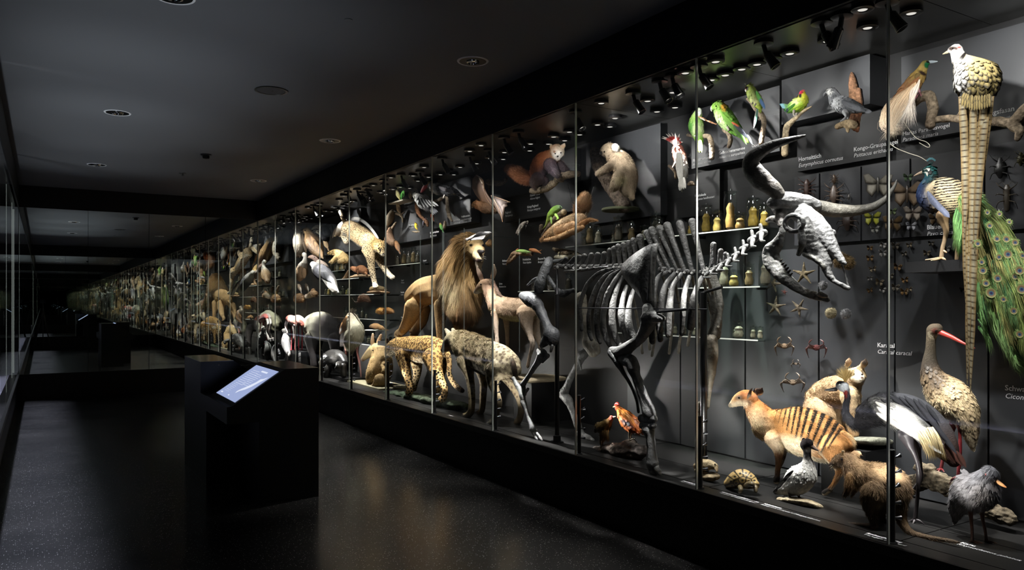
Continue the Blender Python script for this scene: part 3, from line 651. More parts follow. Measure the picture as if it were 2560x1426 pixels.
a.build(1.8, paint=[(1298,214,10,8,(70,50,42),.3),(1296,240,22,6,(80,60,48),.4),(1300,180,5,16,(110,84,58),.5,-15),(1246,178,5,16,(110,84,58),.5,15),(1282,236,26,12,(236,224,200),.5),(1312,118,14,16,(60,50,42),.4)], belly=((205,180,142), -.5))
a.fur(26000, 8.5, .7, .3, .2, .22); a.eye(1246, 192, 7); a.eye(1298, 194, 6)
rock('stone_slab', 'flat grey-green stone slab under the sitting caracal', FG, 3.84, [[(1180,612,26),(1280,612,27),(1420,616,26)]], [(98,104,94),(112,114,100),(104,104,90)], 'slab', 'stone', 5.0, (1.5, 12), 2.2)
p0, p1 = on(*FG(1120, 690), .5), at(*FG(1425, 640), 3.86)
box('plinth_box', (3.70, at(*FG(1420,650),3.84)[1], DECK), (BACK-.01, at(*FG(1140,700),3.84)[1], at(*FG(1300,645),3.84)[2]), M['black']); tag(bpy.data.objects['plinth_box'], 'low black box carrying the stone slab and caracal', 'plinth')

# hybrid duck on a stone
a = Animal('duck', 'white-breasted duck with a dark crested head standing on a flat stone', 'bird', FG, 3.35, (890, 1000))
a.chain([(958,628,34),(945,640,38),(952,672,26),(953,715,24),(955,760,44),(938,815,78),(890,868,84),(835,905,58),(780,925,28)], [(34,28,30),(36,30,32),(50,44,44),(205,203,196),(214,212,206),(208,206,200),(196,194,188),(150,150,148)], .85, flow=1)
a.build(1.7, smooth=3, paint=[(958,640,46,40,(30,24,26),.25),(962,668,22,14,(170,164,158),.4),(825,850,44,18,(40,40,42),.4,-35)])
a.shingle(7, lambda c, t, e, i: c*(1.0-.06*e), lambda V, U, N: U[:, 1] > 690, .55, .04)
a.blades('wing_feathers', [(865-14*i, 800+16*i, 800-9*i, 858+12*i, 20, -.085) for i in range(6)], lambda i, t, e: lin((52,52,54) if i % 2 else (190,190,186))*(1.1-.3*e))
a.blades('tail_feathers', [(800-4*i, 900+6*i, 735+4*i, 935+5*i, 22, -.02+.02*i) for i in range(5)], lambda i, t, e: lin((58,52,52))*(1.1-.4*e))
a.strands('crest', [[(945,605),(925,600),(918,625+8*i)] for i in range(5)], 30, .8, (30,24,26), 6)
a.part('bill', [[(985,652,13),(1004,663,9),(1020,672,5)]], (70,52,46), k=.8); a.eye(970, 640, 5)
for x0, x1, y1, dd in ((838,852,1002,-.03),(895,922,988,.03)):
    a.part('leg', [[(x0,930,12,dd),(x0+6,965,8,dd),(x1,y1-4,8,dd)],[(x1,y1,8,dd),(x1+30,y1+4,6,dd),(x1+62,y1+8,3,dd)],[(x1,y1,8,dd),(x1+26,y1+8,6,dd),(x1+46,y1+16,3,dd)],[(x1,y1,8,dd),(x1+18,y1-4,6,dd),(x1+50,y1-4,3,dd)]], [(74,54,40),(86,62,46)])
rock('flat_stone', 'flat sandy stone under the feet of the white-breasted duck', FG, 3.35, [[(800,985,20),(870,990,24),(960,1005,24),(1020,1025,18)],[(830,1000,16),(900,1018,18),(980,1030,14)]], [(150,136,108),(172,156,124)], 'stone', 'stone', 3.0, (1.6, 16), 1.8)

# tortoise
a = Animal('tortoise', 'small yellow-and-black tortoise at the glass beside the duck stone', 'tortoise', FG, 3.28, (540, 925))
a.chain([(462,880,34),(500,862,54),(545,852,62),(590,868,52),(622,888,30)], [(120,98,60),(150,124,74),(140,112,66)], 1.1)
def scute(V, U, N, C):
    pts = np.array([(470,868),(497,838),(530,818),(566,815),(598,834),(620,862),(505,880),(545,862),(585,866),(480,895),(525,900),(562,898),(605,895)], float)
    d = np.hypot((U[:, None, 0]-pts[None, :, 0]), (U[:, None, 1]-pts[None, :, 1])*1.15); s = np.sort(d, 1); e = s[:, 1]-s[:, 0]
    C = np.repeat(lin((176,146,88))[None], len(V), 0); k = np.clip((9-e)/5, 0, 1)[:, None]; C = C*(1-k)+lin((24,19,14))*k
    k = np.clip((7-np.abs(s[:, 0]-0))/3, 0, 1)[:, None]; k2 = np.clip((10-s[:, 0])/4, 0, 1)[:, None]; return C*(1-k2)+lin((26,20,14))*k2
a.build(1.3, mat='horny', smooth=1, pat=scute, name='shell')
sk = [(110,96,64),(96,82,56)]
a.part('head', [[(570,892,16,-.06),(592,884,18,-.09),(606,886,17,-.10)]], sk, k=1); a.surf(604, 884)
for q in ([(610,893,15,-.05),(626,905,14,-.08),(628,930,12,-.09)], [(530,905,16,-.07),(535,922,14,-.09),(528,935,12,-.09)], [(462,885,14,.0),(450,895,12,0)]): a.part('leg', [q], sk, k=1)
# toad on a stone
a = Animal('toad', 'tan toad sitting on a pale stone beside the lamp post', 'toad', FG, 3.31, (320, 860))
a.chain([(262,775,28),(300,765,38),(345,765,30),(372,772,22)], [(160,140,105),(176,156,118),(168,148,112)], .9); a.chain([(380,785,12,-.03),(384,805,8,-.04)], (150,130,98), 1); a.chain([(262,800,18,-.05),(280,815,12,-.06)], (150,130,98), 1)
a.build(1.4, smooth=1, rough=(1.4, 20), mat='stone'); a.eye(372, 760, 5)
rock('pale_stone', 'pale lumpy stone under the tan toad', FG, 3.31, [[(275,838,26),(330,842,28),(380,840,22)],[(290,820,14),(360,825,14)]], [(170,150,116),(150,132,102)], 'stone', 'stone', 1.2, (2, 18), 1.5)

# junglefowl pair on a rock
a = Animal('rooster', 'orange junglefowl rooster standing on a rock beside the bison foreleg', 'bird', FI, 3.34, (600, 1210))
a.chain([(524,1030,12),(536,1046,18),(556,1075,34),(585,1110,46),(615,1135,42),(640,1155,26)], [(160,60,30),(200,110,36),(206,112,34),(196,98,36),(180,84,34),(140,70,34)], .8)
a.build(1.5, smooth=3, paint=[(575,1118,36,12,(40,44,60),.4,25),(630,1105,24,26,(120,66,36),.5)])
a.shingle(11, lambda c, t, e, i: c*(1.15-.3*e-.1*t), None, .55, .06)
a.strands('hackles', [[(530+6*i,1040+3*i,-.04),(545+14*i,1062+8*i,-.07),(555+18*i,1095+12*i,-.07)] for i in range(5)], 60, .9, (226,136,40), 6, tip=(240,160,60))
a.strands('saddle', [[(600+8*i,1110+6*i,-.05),(625+5*i,1150+4*i,-.06),(630+5*i,1175,-.05)] for i in range(5)], 50, .9, (196,100,36), 6)
a.blades('tail_feathers', [(620,1135,660+12*i,1100+8*i-i*i,16,.02) for i in range(5)], lambda i, t, e: lin((26,30,30))*(1.2-.5*e), prof=[.5,.9,1,.9,.7,.2])
a.part('comb', [[(514,1022,5),(520,1014,7),(528,1012,6),(534,1020,4)],[(518,1040,6),(519,1048,4)]], (190,30,24), k=.5)
a.part('bill', [[(512,1030,5),(502,1033,2)]], (190,160,110)); a.eye(521, 1028, 2.4)
for d in (-.03, .03): a.part('leg', [[(598+d*150,1165,9,d),(594+d*150,1190,5,d),(600+d*150,1212,5,d)],[(600+d*150,1212,4,d),(615+d*150,1204,3,d)],[(600+d*150,1212,4,d),(588+d*150,1216,3,d)]], (120,104,84))
a = Animal('hen', 'small brown junglefowl hen standing left of the orange rooster', 'bird', FI, 3.32, (445, 1250))
a.chain([(494,1088,11),(486,1100,14),(470,1125,28),(448,1145,34),(425,1140,22),(414,1155,12)], [(150,70,50),(110,86,44),(104,80,40),(92,72,38),(86,66,36)], .85); a.chain([(455,1170,22),(445,1205,14),(440,1225,8)], [(110,84,44),(120,90,48)], .8)
a.build(1.4, smooth=3, paint=[(494,1088,9,9,(176,84,76),.3)]); a.shingle(9, lambda c, t, e, i: c*(1.2-.4*e), None, .55, .06)
a.strands('skirt', [[(438+8*i,1160,-.03),(436+8*i,1190,-.03),(434+9*i,1225,-.02)] for i in range(6)], 40, .9, (116,88,48), 6)
a.part('bill', [[(504,1086,4),(516,1084,1.5)]], (200,180,150)); a.eye(495, 1086, 2.2)
for d in (-.02, .02): a.part('leg', [[(442+d*200,1220,4,d),(441+d*200,1255,4,d)]], (110,96,76))
rock('grey_rock', 'rough grey-brown rock carrying the rooster and hen', FI, 3.36, [[(410,1275,26),(460,1270,34),(520,1275,48),(590,1275,52),(650,1270,36)],[(540,1240,18),(600,1232,22),(640,1240,14)],[(430,1295,24),(520,1305,26),(640,1295,24)]], [(104,94,88),(120,108,98),(92,84,80)], 'rock', 'stone', 1.1, (4, 12), 2)
# ------------------------------------------------------------------ upper right: birds on branches
def perch(label, fr, x, chains, col=((120,104,84),(146,128,104),(112,96,78)), cuts=(), name='perch_branch', **k):
    o = rock(name, label, fr, x, chains, list(col), 'branch', 'wood', .95, (1.2, 22), 1.5, **k)
    return o
# Reeves pheasant
a = Animal('pheasant', 'long-tailed scaly golden pheasant with a white face hanging at top right', 'pheasant', FA, 3.60, (1000, 740))
a.chain([(826,372,26),(860,366,42),(872,400,46),(890,440,56)], [(180,178,172),(170,168,162),(196,194,190),(200,198,194)], .9, flow=1, fl=.5)
a.chain([(895,445,54),(935,490,92),(985,550,140),(1020,600,158),(1030,660,132),(1012,730,84)], [(150,138,112),(160,150,126),(136,122,80),(128,112,66),(126,110,62),(130,112,68)], .8, flow=1)
a.build(1.8, smooth=3, paint=[(842,362,40,17,(60,46,40),.3),(886,352,16,8,(160,50,44),.3),(848,376,14,7,(240,240,236),.2),(902,432,64,15,(22,18,16),.2,-52),(880,590,50,110,(200,198,194),.6)])
def sc_(c, t, e, i): 
    d = np.clip(e*(.6+.4*(t > .4))+(t > .7)*.7, 0, 1)
    return c*(1.25-.25*t)*(1-d)+lin((24,20,14))*d
a.shingle(17, sc_, lambda V, U, N: (U[:, 1] > 452)*(U[:, 0] > 0), .5, .10, wid=.85, sizef=lambda U: np.clip(.6+(U[:, 1]-450)/500, .5, 1.1))
a.part('bill', [[(820,378,15),(795,388,11),(765,402,4)]], [(190,176,140),(170,154,116)], k=.7); a.eye(838, 360, 7)
sp = []; 
for i in range(11):
    f = i/10; ex = 925+75*f+RNG.uniform(-12,12); ey = [1750,2300,2860,2600,2750,2500,2920,2350,2050,1900,1600][i]
    sp.append((905+215*f, 715+25*math.sin(f*3.1), ex, ey, 54, .01*(i % 4)-.03, .02*(i % 3)-.04, RNG.uniform(-14, 14)))
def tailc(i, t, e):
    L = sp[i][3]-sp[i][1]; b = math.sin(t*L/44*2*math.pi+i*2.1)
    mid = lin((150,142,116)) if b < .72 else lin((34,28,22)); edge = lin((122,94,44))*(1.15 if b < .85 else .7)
    return (mid*(1-e)+edge*e)*(1-.62*t)  # darkens towards the tip: dark brown feather ends plus shade put into the colour
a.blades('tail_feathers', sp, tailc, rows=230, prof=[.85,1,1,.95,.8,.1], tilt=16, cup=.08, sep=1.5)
a.blades('rump_feathers', [(920+17*(i%12)+RNG.uniform(-8,8),690+30*(i//12)+20*math.sin((i%12)/12*3.1),905+19*(i%12),750+45*(i//12)+30*math.sin((i%12)/11*3.1),26,-.06) for i in range(24)], lambda i, t, e: (lin((170,146,84))*(1-e)+lin((30,24,16))*e)*(1.1-.3*t), tilt=10, kind='stuff')
a.part('leg', [[(990,735,14,.05),(985,800,11,.06),(980,870,11,.06)]], (120,112,100))
perch('knobbly branch crossing behind the hanging pheasant tail', FA, 3.72, [[(730,888,26),(820,880,28),(900,886,28),(1010,905,32),(1140,900,34),(1240,912,38),(1300,900,44),(1380,820,48),(1450,760,46)],[(1290,930,42),(1330,975,34),(1318,1030,22)],[(880,860,14),(910,800,8)]])
# bird of paradise
a = Animal('bird_of_paradise', 'bird of paradise with a green throat and trailing straw-coloured plumes', 'bird', FA, 3.68, (560, 720))
a.chain([(655,468,17),(634,474,29),(612,515,36),(585,565,52),(540,625,58),(480,680,44),(420,750,28),(385,800,16)], [(70,90,40),(190,160,80),(170,138,66),(150,104,60),(150,98,60),(160,108,66),(165,112,70),(160,110,70)], .85, flow=1)
a.build(1.5, smooth=3, paint=[(645,484,20,24,(20,110,60),.25),(655,462,12,8,(20,24,24),.2),(615,545,36,14,(50,34,26),.4,30)])
a.shingle(13, lambda c, t, e, i: c*(1.1-.3*e), lambda V, U, N: U[:, 1] > 520, .55, .05)
a.blades('wing_feathers', [(590-12*i,570+16*i,480-16*i+RNG.uniform(-6,6),700+17*i,34,-.06+.006*i) for i in range(8)], lambda i, t, e: lin((172,112,66))*(1.1-.45*e)*(.85+.1*(i%3)))
a.strands('plumes', [[(560-10*i,620+8*i,-.06),(520-18*i,720+8*i,-.08),(440-14*i+RNG.uniform(-20,20),860+9*i,-.07),(300+20*i+RNG.uniform(-30,30),1060-8*i,-.04)] for i in range(11)], 70, 1.1, (214,178,132), 20, tip=(232,212,184), segs=9)
a.strands('plumes', [[(590-4*i,600+8*i,-.07),(560-6*i,690,-.09),(490+6*i,830,-.09),(400+26*i,960,-.06)] for i in range(7)], 50, 1.0, (236,216,196), 16, tip=(240,228,214), segs=9)
a.part('tail_wire', [[(380,850,2.5),(340,1020,2.5),(400,1090,2.5),(500,1135,2.5),(590,1165,2.5),(642,1196,2)]], (190,180,160)); a.part('tail_wire', [[(470,900,2.5),(560,1020,2.5),(640,1055,2.5),(668,1085,2.5),(650,1095,2.5),(590,1062,2)]], (190,180,160))
a.part('bill', [[(662,461,11),(690,459,10),(722,457,4)]], [(170,186,200),(215,225,232)], k=.6); a.eye(646, 458, 4.5)
for d in (-.02, .02): a.part('leg', [[(575,650,12,d),(590,690,8,d),(555,735,8,d)],[(555,735,7,d),(530,742,6,d)],[(590,690,8,d),(602,712,6,d-.03)]], (150,92,100))
perch('sawn forked branch under the bird of paradise', FA, 3.72, [[(530,775,36),(590,728,38),(660,715,40),(690,790,38),(682,860,38),(672,925,36)]])

# peacock
a = Animal('peacock', 'blue peacock with barred back standing on a black wall box, train falling right', 'peacock', FB, 3.72, (690, 742))
a.chain([(590,132,27),(612,128,37),(628,165,42),(612,210,46),(585,255,50),(592,310,62),(640,350,70)], [(30,70,70),(24,84,80),(22,70,86),(24,52,92),(22,40,80),(22,34,64),(24,30,50)], .9, flow=1, fl=.6)
a.chain([(640,270,60),(700,262,92),(760,300,116),(820,360,112),(880,400,80)], [(196,176,138),(200,180,142),(196,176,136),(190,172,130),(120,130,80)], .85, flow=1)
def bar(V, U, N, C):
    ph = U[:, 1]*.36+U[:, 0]*.05+3.2*wave(V, 38, 4)+1.6*wave(V, 90, 9); k = (np.sin(ph) > .25)[:, None]*(U[:, 0] > 640)[:, None]*(U[:, 1] < 430)[:, None]
    return np.where(k, lin((40,34,28)), C)
a.build(1.5, smooth=3, pat=bar, paint=[(598,117,24,5,(190,190,180),.3,-15),(596,141,22,5,(186,186,176),.3),(600,128,22,6,(14,18,20),.3)])
a.blades('wing_feathers', [(600+13*i,270+16*i,665+11*i,395+7*i,36,-.10) for i in range(9)], lambda i, t, e: lin((84,90,112))*(1.15-.6*e)*(1-.3*(t > .8)), tilt=8)
a.shingle(11, lambda c, t, e, i: c*(1.2-.4*e), lambda V, U, N: U[:, 0] < 650, .6, .05)
a.part('bill', [[(572,138,13),(540,150,10),(510,164,4)]], [(150,130,110),(190,160,130)], k=.6); a.eye(598, 128, 5)
a.strands('crest', [[(618,100),(612+4*i,75),(599+8*i,52+(i-3)**2*1.3)] for i in range(7)], 4, 1.4, (30,60,60), 2); 
a.blades('crest_tips', [(600+8*i,54+(i-3)**2*1.3,595+9.6*i,36+(i-3)**2*1.5,11) for i in range(7)], lambda i, t, e: lin((60,110,120)), rows=3)
a.part('leg', [[(705,440,46,-.04),(715,490,28,-.04),(727,540,19,-.04),(718,600,14,-.04),(703,660,14,-.04),(695,725,15,-.04)],[(695,728,12,-.04),(650,734,9,-.04),(588,741,5,-.06)],[(695,728,12,-.04),(715,735,8,-.05),(722,742,5,-.05)],[(695,728,10,-.04),(660,740,7,-.09),(625,745,4,-.12)],[(728,690,6,-.04),(712,680,10,-.04)]], [(150,120,84),(160,130,92),(150,126,96),(140,118,90)])
a.part('leg', [[(800,440,44,.06),(815,540,18,.06),(805,650,14,.06),(800,735,14,.06)]], (140,116,84))
a.build_train = None
b = Animal('tmp', '', '', FB, 3.72, (690, 742)); b.root.parent = None
b.chain([(850,330,70),(930,430,110),(1010,600,150),(1090,820,175),(1170,1040,165),(1220,1240,120),(1250,1420,60)], [(70,110,44),(74,104,44),(84,104,50),(88,104,52),(70,100,50),(60,90,50),(56,84,50)], .32)
b.build(2.2, smooth=2, mott=.3, name='train'); b.body.parent = a.root; b.body.matrix_parent_inverse = Matrix.Translation(-a.root.location); bpy.data.objects.remove(b.root); b.root = a.root
gl = []; 
def tpt(s, w):   # train: s along, w across
    P = np.array([(850,300),(930,420),(1010,600),(1090,820),(1170,1040),(1220,1240),(1250,1440)], float); W = np.array([60,112,165,190,185,150,80])
    i = min(int(s*6), 5); f = s*6-i; c = P[i]*(1-f)+P[i+1]*f; d = P[i+1]-P[i]; n = np.array([-d[1], d[0]])/np.hypot(*d); return c+n*w*(W[i]*(1-f)+W[i+1]*f)
for i in range(74):
    s = RNG.uniform(.12, 1); w = RNG.uniform(-1, 1); g = []
    for t in (max(0, s-.30), s-.18, s-.07, s):
        t = max(t, 0); q = tpt(t, w*(.75+.25*t/s)); g.append((q[0]+RNG.normal(0, 7), q[1]+RNG.normal(0, 7), -.055-.05*(1-abs(w))))
    gl.append(g)
for k, (cl, tp) in enumerate((((96,128,56),(150,164,84)), ((56,112,64),(110,150,84)), ((120,116,58),(170,160,92)))):
    a.strands('train_plumes', gl[k::3], 95, 1.0, cl, 26, tip=tp, segs=6, cj=.4)
a.strands('train_fringe', [[(800+10*i,390+14*i,-.09),(780+8*i,480+30*i,-.10),(790+6*i,600+24*i,-.08),(775+8*i,690+10*i,-.06)] for i in range(6)]+[[(950,900+50*i,-.09),(945+12*i,980+50*i,-.10),(925+20*i,1080+54*i,-.08)] for i in range(7)], 55, 1.1, (70,124,60), 14, tip=(130,170,96), cj=.4)
a.strands('train_fringe', [[(1020+30*i,1040+60*i,-.09),(1040+28*i,1180+50*i,-.09),(1120+22*i,1330+30*i,-.07),(1150+20*i,1440+20*i,-.05)] for i in range(7)], 60, 1.1, (88,128,64), 20, tip=(150,176,110), cj=.4)
eyes_ = [(1025,505,20),(1075,595,22),(1140,597,24),(1150,700,30),(1090,720,20),(944,628,22),(970,755,20),(978,812,27),(1080,866,28),(1200,853,22),(1230,812,30),(1000,900,24),(1035,966,35),(1244,940,33),(1252,710,20),(1010,415,16),(1092,425,16),(1190,1090,24),(1120,1010,20),(1310,800,30),(1340,900,30),(1320,1010,30),(1300,690,26),(1230,1250,24),(1160,480,15),(1200,620,22)]
rg = [(0,(16,18,50)),(.26,(22,24,70)),(.36,(34,84,90)),(.48,(84,62,36)),(.74,(104,84,54)),(.86,(110,120,60)),(1.0,(64,92,40))]
FR = []
for x, y, r in eyes_:
    c = a.P(x, y, -.175); v = unit(EYEP-c); ax = unit(a.P(x+.5*r, y+r, -.175)-c); bx = unit(np.cross(v, ax)); R = r*a.q*.84; V = []; C = []; F = []
    for i, (rr, col) in enumerate(rg):
        for k in range(16):
            an = k*math.pi/8; off = ax*R*(.18*(1-rr)); V.append(c+off+ax*math.cos(an)*R*1.15*max(rr, .05)+bx*math.sin(an)*R*max(rr, .05)+v*R*.10*rr*rr); C.append(lin(col))
        if i: F += [((i-1)*16+k, (i-1)*16+(k+1) % 16, i*16+(k+1) % 16, i*16+k) for k in range(16)]
    F.append(tuple(range(16))); mesh_obj('eyespot', V, F, M['feather'], a.root, np.array(C)); FR.append((c, ax, bx, v, R))
pts = []; wd = []
for c, ax, bx, v, R in FR:
    for k in range(46):
        an = RNG.uniform(0, 6.28); d = ax*math.cos(an)*1.15+bx*math.sin(an); q = np.array([c+d*R*f-v*R*.08*f+np.array([0, 0, -.25*R*(f-.8)**2]) for f in (.74, 1.15, 1.75)]); pts.append(q); wd.append(unit(np.cross(d, v)))
pts = np.array(pts); n = len(pts); ribbons('eyespot_fringe', pts, np.array(wd), np.full(n, 1.3*a.m), np.clip(np.array([lin(((96,120,60),(120,130,70),(70,110,52))[k % 3]) for k in range(n)])[:, None]*np.ones((1, 3, 1)), 0, 1), M['hair'], a.root)
box('wall_box', (3.66, at(2440,640,3.7)[1], at(2300,682,3.7)[2]), (BACK, at(2275,640,3.7)[1], at(2340,651,3.7)[2]-.004), M['black']); tag(bpy.data.objects['wall_box'], 'black wall box carrying the standing peacock', 'wall box')

# parrots
def parrot(label, body, col, paint, bill, eye, x=3.70, fr=FD, name='parrot', base=None, cat='parrot', k=.85, legs=(), wing=None, tail=None, billc=(60,58,58), shc=None, sh=9, legc=(150,140,128)):
    a = Animal(name, label, cat, fr, x, base or body[-1][:2]); a.chain(body, col, k, flow=1); a.build(1.3, smooth=3, paint=paint)
    a.shingle(sh, shc or (lambda c, t, e, i: c*(1.1-.3*e-.1*t)), None, .6, .05, maxn=1500)
    if bill: a.part('bill', [bill], billc, k=.7)
    if eye: a.eye(*eye)
    for l in legs: a.part('leg', l, legc)
    if wing: a.blades('wing_feathers', *wing)
    if tail: a.blades('tail_feathers', *tail)
    return a
g1, g2, g3 = (96,150,50), (150,180,80), (70,130,44)
a = parrot('white-faced green amazon parrot clutching a twig, partly behind the glass joint', [(412,488,30),(408,500,36),(392,560,58),(386,630,76),(402,705,62),(420,790,34),(420,850,22)], [(200,205,190),(150,180,90),(110,160,60),(168,178,130),(120,164,60),(110,170,50),(150,190,60)], [(418,500,24,22,(205,212,206),.4),(380,470,22,30,(100,160,60),.5),(330,640,24,70,(70,130,44),.5)], [(422,520,9),(424,532,8),(418,545,3)], (418,492,4), legs=([[(395,700,8,-.03),(385,728,7,-.04)],[(385,728,6,-.05),(370,735,4,-.06)]],[[(430,560,8,-.08),(470,580,6,-.09)]]),
  tail=([(405+8*i,770,405+12*i,885+10*(i%2),26,-.02) for i in range(4)], lambda i, t, e: lin((130,180,54) if t < .6 else (190,210,80))*(1.1-.4*e)))
perch('sawn T-shaped perch under the white-faced green parrot', FD, 3.72, [[(305,725,14),(400,738,19),(500,738,26),(528,780,28),(540,870,27),(540,945,26)]]); perch('thin twig held in the foot of the white-faced parrot', FD, 3.62, [[(408,542,7),(470,575,9),(530,600,8),(582,618,9)]], ((150,104,70),(130,90,60)), name='twig')
a = parrot('large green amazon parrot with a yellow nape and dark wing tips, looking left', [(572,452,42),(598,450,56),(628,490,74),(668,560,86),(735,635,72),(800,700,44),(850,745,24)], [(110,160,54),(120,164,60),(104,154,54),(96,150,46),(90,144,40),(90,150,40),(120,170,44)], [(650,445,26,36,(205,150,40),.5),(610,590,36,90,(170,190,130),.7,-25)], [(552,452,22),(540,468,18),(536,488,8)], (580,448,5), billc=(205,196,180),
  wing=([(640+16*i,520+14*i,735+20*i,650+24*i,44,-.085) for i in range(8)]+[(730+9*i,600+10*i,850+11*i,690+16*i,30,-.09) for i in range(6)], lambda i, t, e: (lin((104,158,48)) if i < 5 else lin((196,90,40)) if i == 8 and t < .5 else lin((40,44,58)) if i > 7 else lin((80,130,44)))*(1.1-.4*e)),
  tail=([(800+6*i,700,870+10*i,775+12*i,30,-.02) for i in range(4)]+[(880,720,932,822,22,-.03)], lambda i, t, e: lin((140,190,50) if i < 4 else (30,40,40))*(1.1-.4*e)), legs=([[(690,650,14,-.04),(705,680,9,-.05)],[(705,680,8,-.06),(690,690,5,-.07)]],))
perch('sawn bent perch under the yellow-naped parrot', FD, 3.73, [[(655,672,22),(690,700,24),(715,750,24),(712,800,22),(704,835,20)]])
a = parrot('crested yellow-green parakeet with a long pale tail on a bent branch', [(892,270,34),(905,272,38),(925,320,52),(962,380,56),(995,435,44),(1000,470,20)], [(140,150,70),(160,180,70),(150,170,90),(166,176,100),(170,190,60),(150,180,50)], [(876,275,16,22,(60,56,54),.4),(862,280,8,8,(120,30,30),.3),(950,390,30,22,(190,190,130),.6)], [(870,285,12),(866,298,9),(868,306,4)], (886,262,5), billc=(215,210,200),
  wing=([(965+9*i,300+18*i,1010+8*i,415+12*i,32,-.03) for i in range(6)], lambda i, t, e: lin((80,150,60) if i < 4 else (60,90,130))*(1.1-.4*e)), tail=([(968+5*i,470,940+6*i,665-12*i,16,-.02) for i in range(4)], lambda i, t, e: lin((190,196,180) if i < 2 else (90,140,120))*(1.1-.4*e)), legs=([[(930,415,9,-.05),(925,425,6,-.06)],[(960,425,9,-.05),(952,440,6,-.06)]],))
a.strands('crest', [[(872,250),(858+5*i,232),(838+8*i,218)] for i in range(4)], 5, 1.2, (60,60,50), 2)
perch('slender bent branch under the crested yellow-green parakeet', FD, 3.73, [[(880,375,14),(925,425,16),(965,475,22),(1015,530,27),(1040,590,26),(1030,680,26),(1018,760,25),(1015,805,24)],[(1000,560,10),(1000,570,16)]])
a = parrot('bright yellow-green parakeet with a crimson cap standing on a forked branch', [(1408,322,30),(1408,340,38),(1412,385,58),(1370,430,68),(1312,462,54),(1275,475,28)], [(190,40,60),(150,150,50),(180,200,50),(120,176,40),(70,130,40),(50,110,50)], [(1396,312,30,22,(186,30,60),.3),(1388,345,14,20,(30,26,30),.3),(1432,340,22,44,(214,214,50),.5),(1350,400,44,30,(190,205,130),.6),(1400,440,50,30,(160,200,40),.6)], [(1388,345,12),(1384,358,9),(1386,366,4)], (1392,332,4), billc=(70,70,74),
  wing=([(1340-12*i,420+9*i,1290-8*i,470+7*i,26,-.08) for i in range(6)], lambda i, t, e: lin((60,120,36) if i < 4 else (40,60,60))*(1.1-.4*e)), tail=([(1280,440+6*i,1185+8*i,424+12*i,22,-.02) for i in range(4)], lambda i, t, e: lin((90,140,150) if t > .4 else (70,120,60))*(1.1-.4*e)), legs=([[(1330,490,14,-.02),(1325,525,8,-.03),(1340,545,6,-.05)]],[[(1360,490,14,.02),(1352,530,8,0)]]))
a.strands('crest', [[(1400,300),(1412,290),(1436+4*i,286+6*i)] for i in range(3)], 5, 1.3, (180,30,60), 2)
perch('pale sawn forked branch under the red-capped parakeet', FD, 3.72, [[(1500,450,9),(1440,480,15),(1380,530,19),(1310,595,25),(1262,640,30),(1248,720,31),(1244,820,32),(1240,905,33)]], ((170,148,112),(196,176,140),(160,140,108)))
a = parrot('grey parrot with a dark hooked bill on a stump with tall bark', [(1668,306,34),(1690,312,47),(1712,345,54),(1742,400,72),(1800,432,84),(1880,450,68),(1950,470,44),(2000,484,24)], [(150,150,150),(134,136,140),(120,122,126),(160,162,166),(110,112,116),(96,98,102),(92,94,98),(96,98,102)], [(1735,420,46,56,(206,208,210),.3),(1670,305,26,26,(226,226,222),.5)], [(1650,312,20),(1630,324,17),(1618,342,10),(1616,354,4)], (1686,298,6), base=(1820,560), sh=8, billc=(84,86,90),
  wing=([(1790+22*i,390+10*i+16*j,1880+20*i,445+6*i+14*j,38,-.09) for i in range(6) for j in range(2)]+[(1880+10*i,450+6*i,2010+8*i,490+3*i,24,-.07) for i in range(4)], lambda i, t, e: lin((100,102,108))*(1.1-.4*e)), tail=([(1990,470+6*i,2082-6*i,500+4*i,26,-.0) for i in range(4)], lambda i, t, e: lin((120,122,128))*(1.1-.4*e)), legs=([[(1825,500,34,-.02),(1832,545,14,-.03),(1800,580,10,-.05)],[(1800,580,9,-.05),(1780,590,7,-.07)]],[[(1850,510,28,.03),(1850,560,12,.03)]]), legc=(170,170,172))
perch('sawn stump perch under the grey parrot', FD, 3.73, [[(1752,642,30),(1800,620,34),(1860,612,40),(1900,630,44)],[(1840,640,24),(1850,690,14)]], ((150,126,92),(170,146,110)))
perch('tall splintered slab of brown bark behind the grey parrot', FD, 3.80, [[(1884,130,16),(1892,200,34),(1905,320,48),(1915,450,56),(1905,560,52),(1920,650,36)],[(1950,290,22),(1955,400,34),(1950,520,34)],[(1930,560,40),(1940,680,18)]], ((110,76,54),(130,92,64),(150,96,66)), name='bark_slab')
a = parrot('pink-headed cockatoo with a raised red-banded crest and white wings', [(182,820,24),(205,838,46),(212,880,58),(232,950,64),(255,1040,56),(258,1120,42),(248,1190,32),(242,1235,20)], [(214,130,110),(206,124,104),(206,130,110),(214,190,176),(214,212,204),(216,214,206),(220,218,210),(220,220,214)], [(175,880,30,70,(206,134,112),.5),(168,850,10,10,(150,110,100),.4)], [(166,842,10),(158,852,8),(156,866,4)], (178,838,4), base=(180,1090), cat='cockatoo', name='cockatoo', sh=10, billc=(190,186,178),
  wing=([(205+10*i,890+12*j,215+14*i,1060+30*j,34,-.075) for i in range(4) for j in range(4)], lambda i, t, e: lin((220,216,206))*(1.05-.3*e)), tail=([(235+8*i,1130,222+16*i,1245+8*(i%2),26,-.04) for i in range(5)], lambda i, t, e: lin((224,220,210))*(1.05-.35*e)), legs=([[(185,990,10,-.04),(160,1035,6,-.06)]],))
ends = [(52,752),(62,738),(95,712),(118,708),(150,702),(185,702),(200,730),(226,712),(240,752),(262,790)]
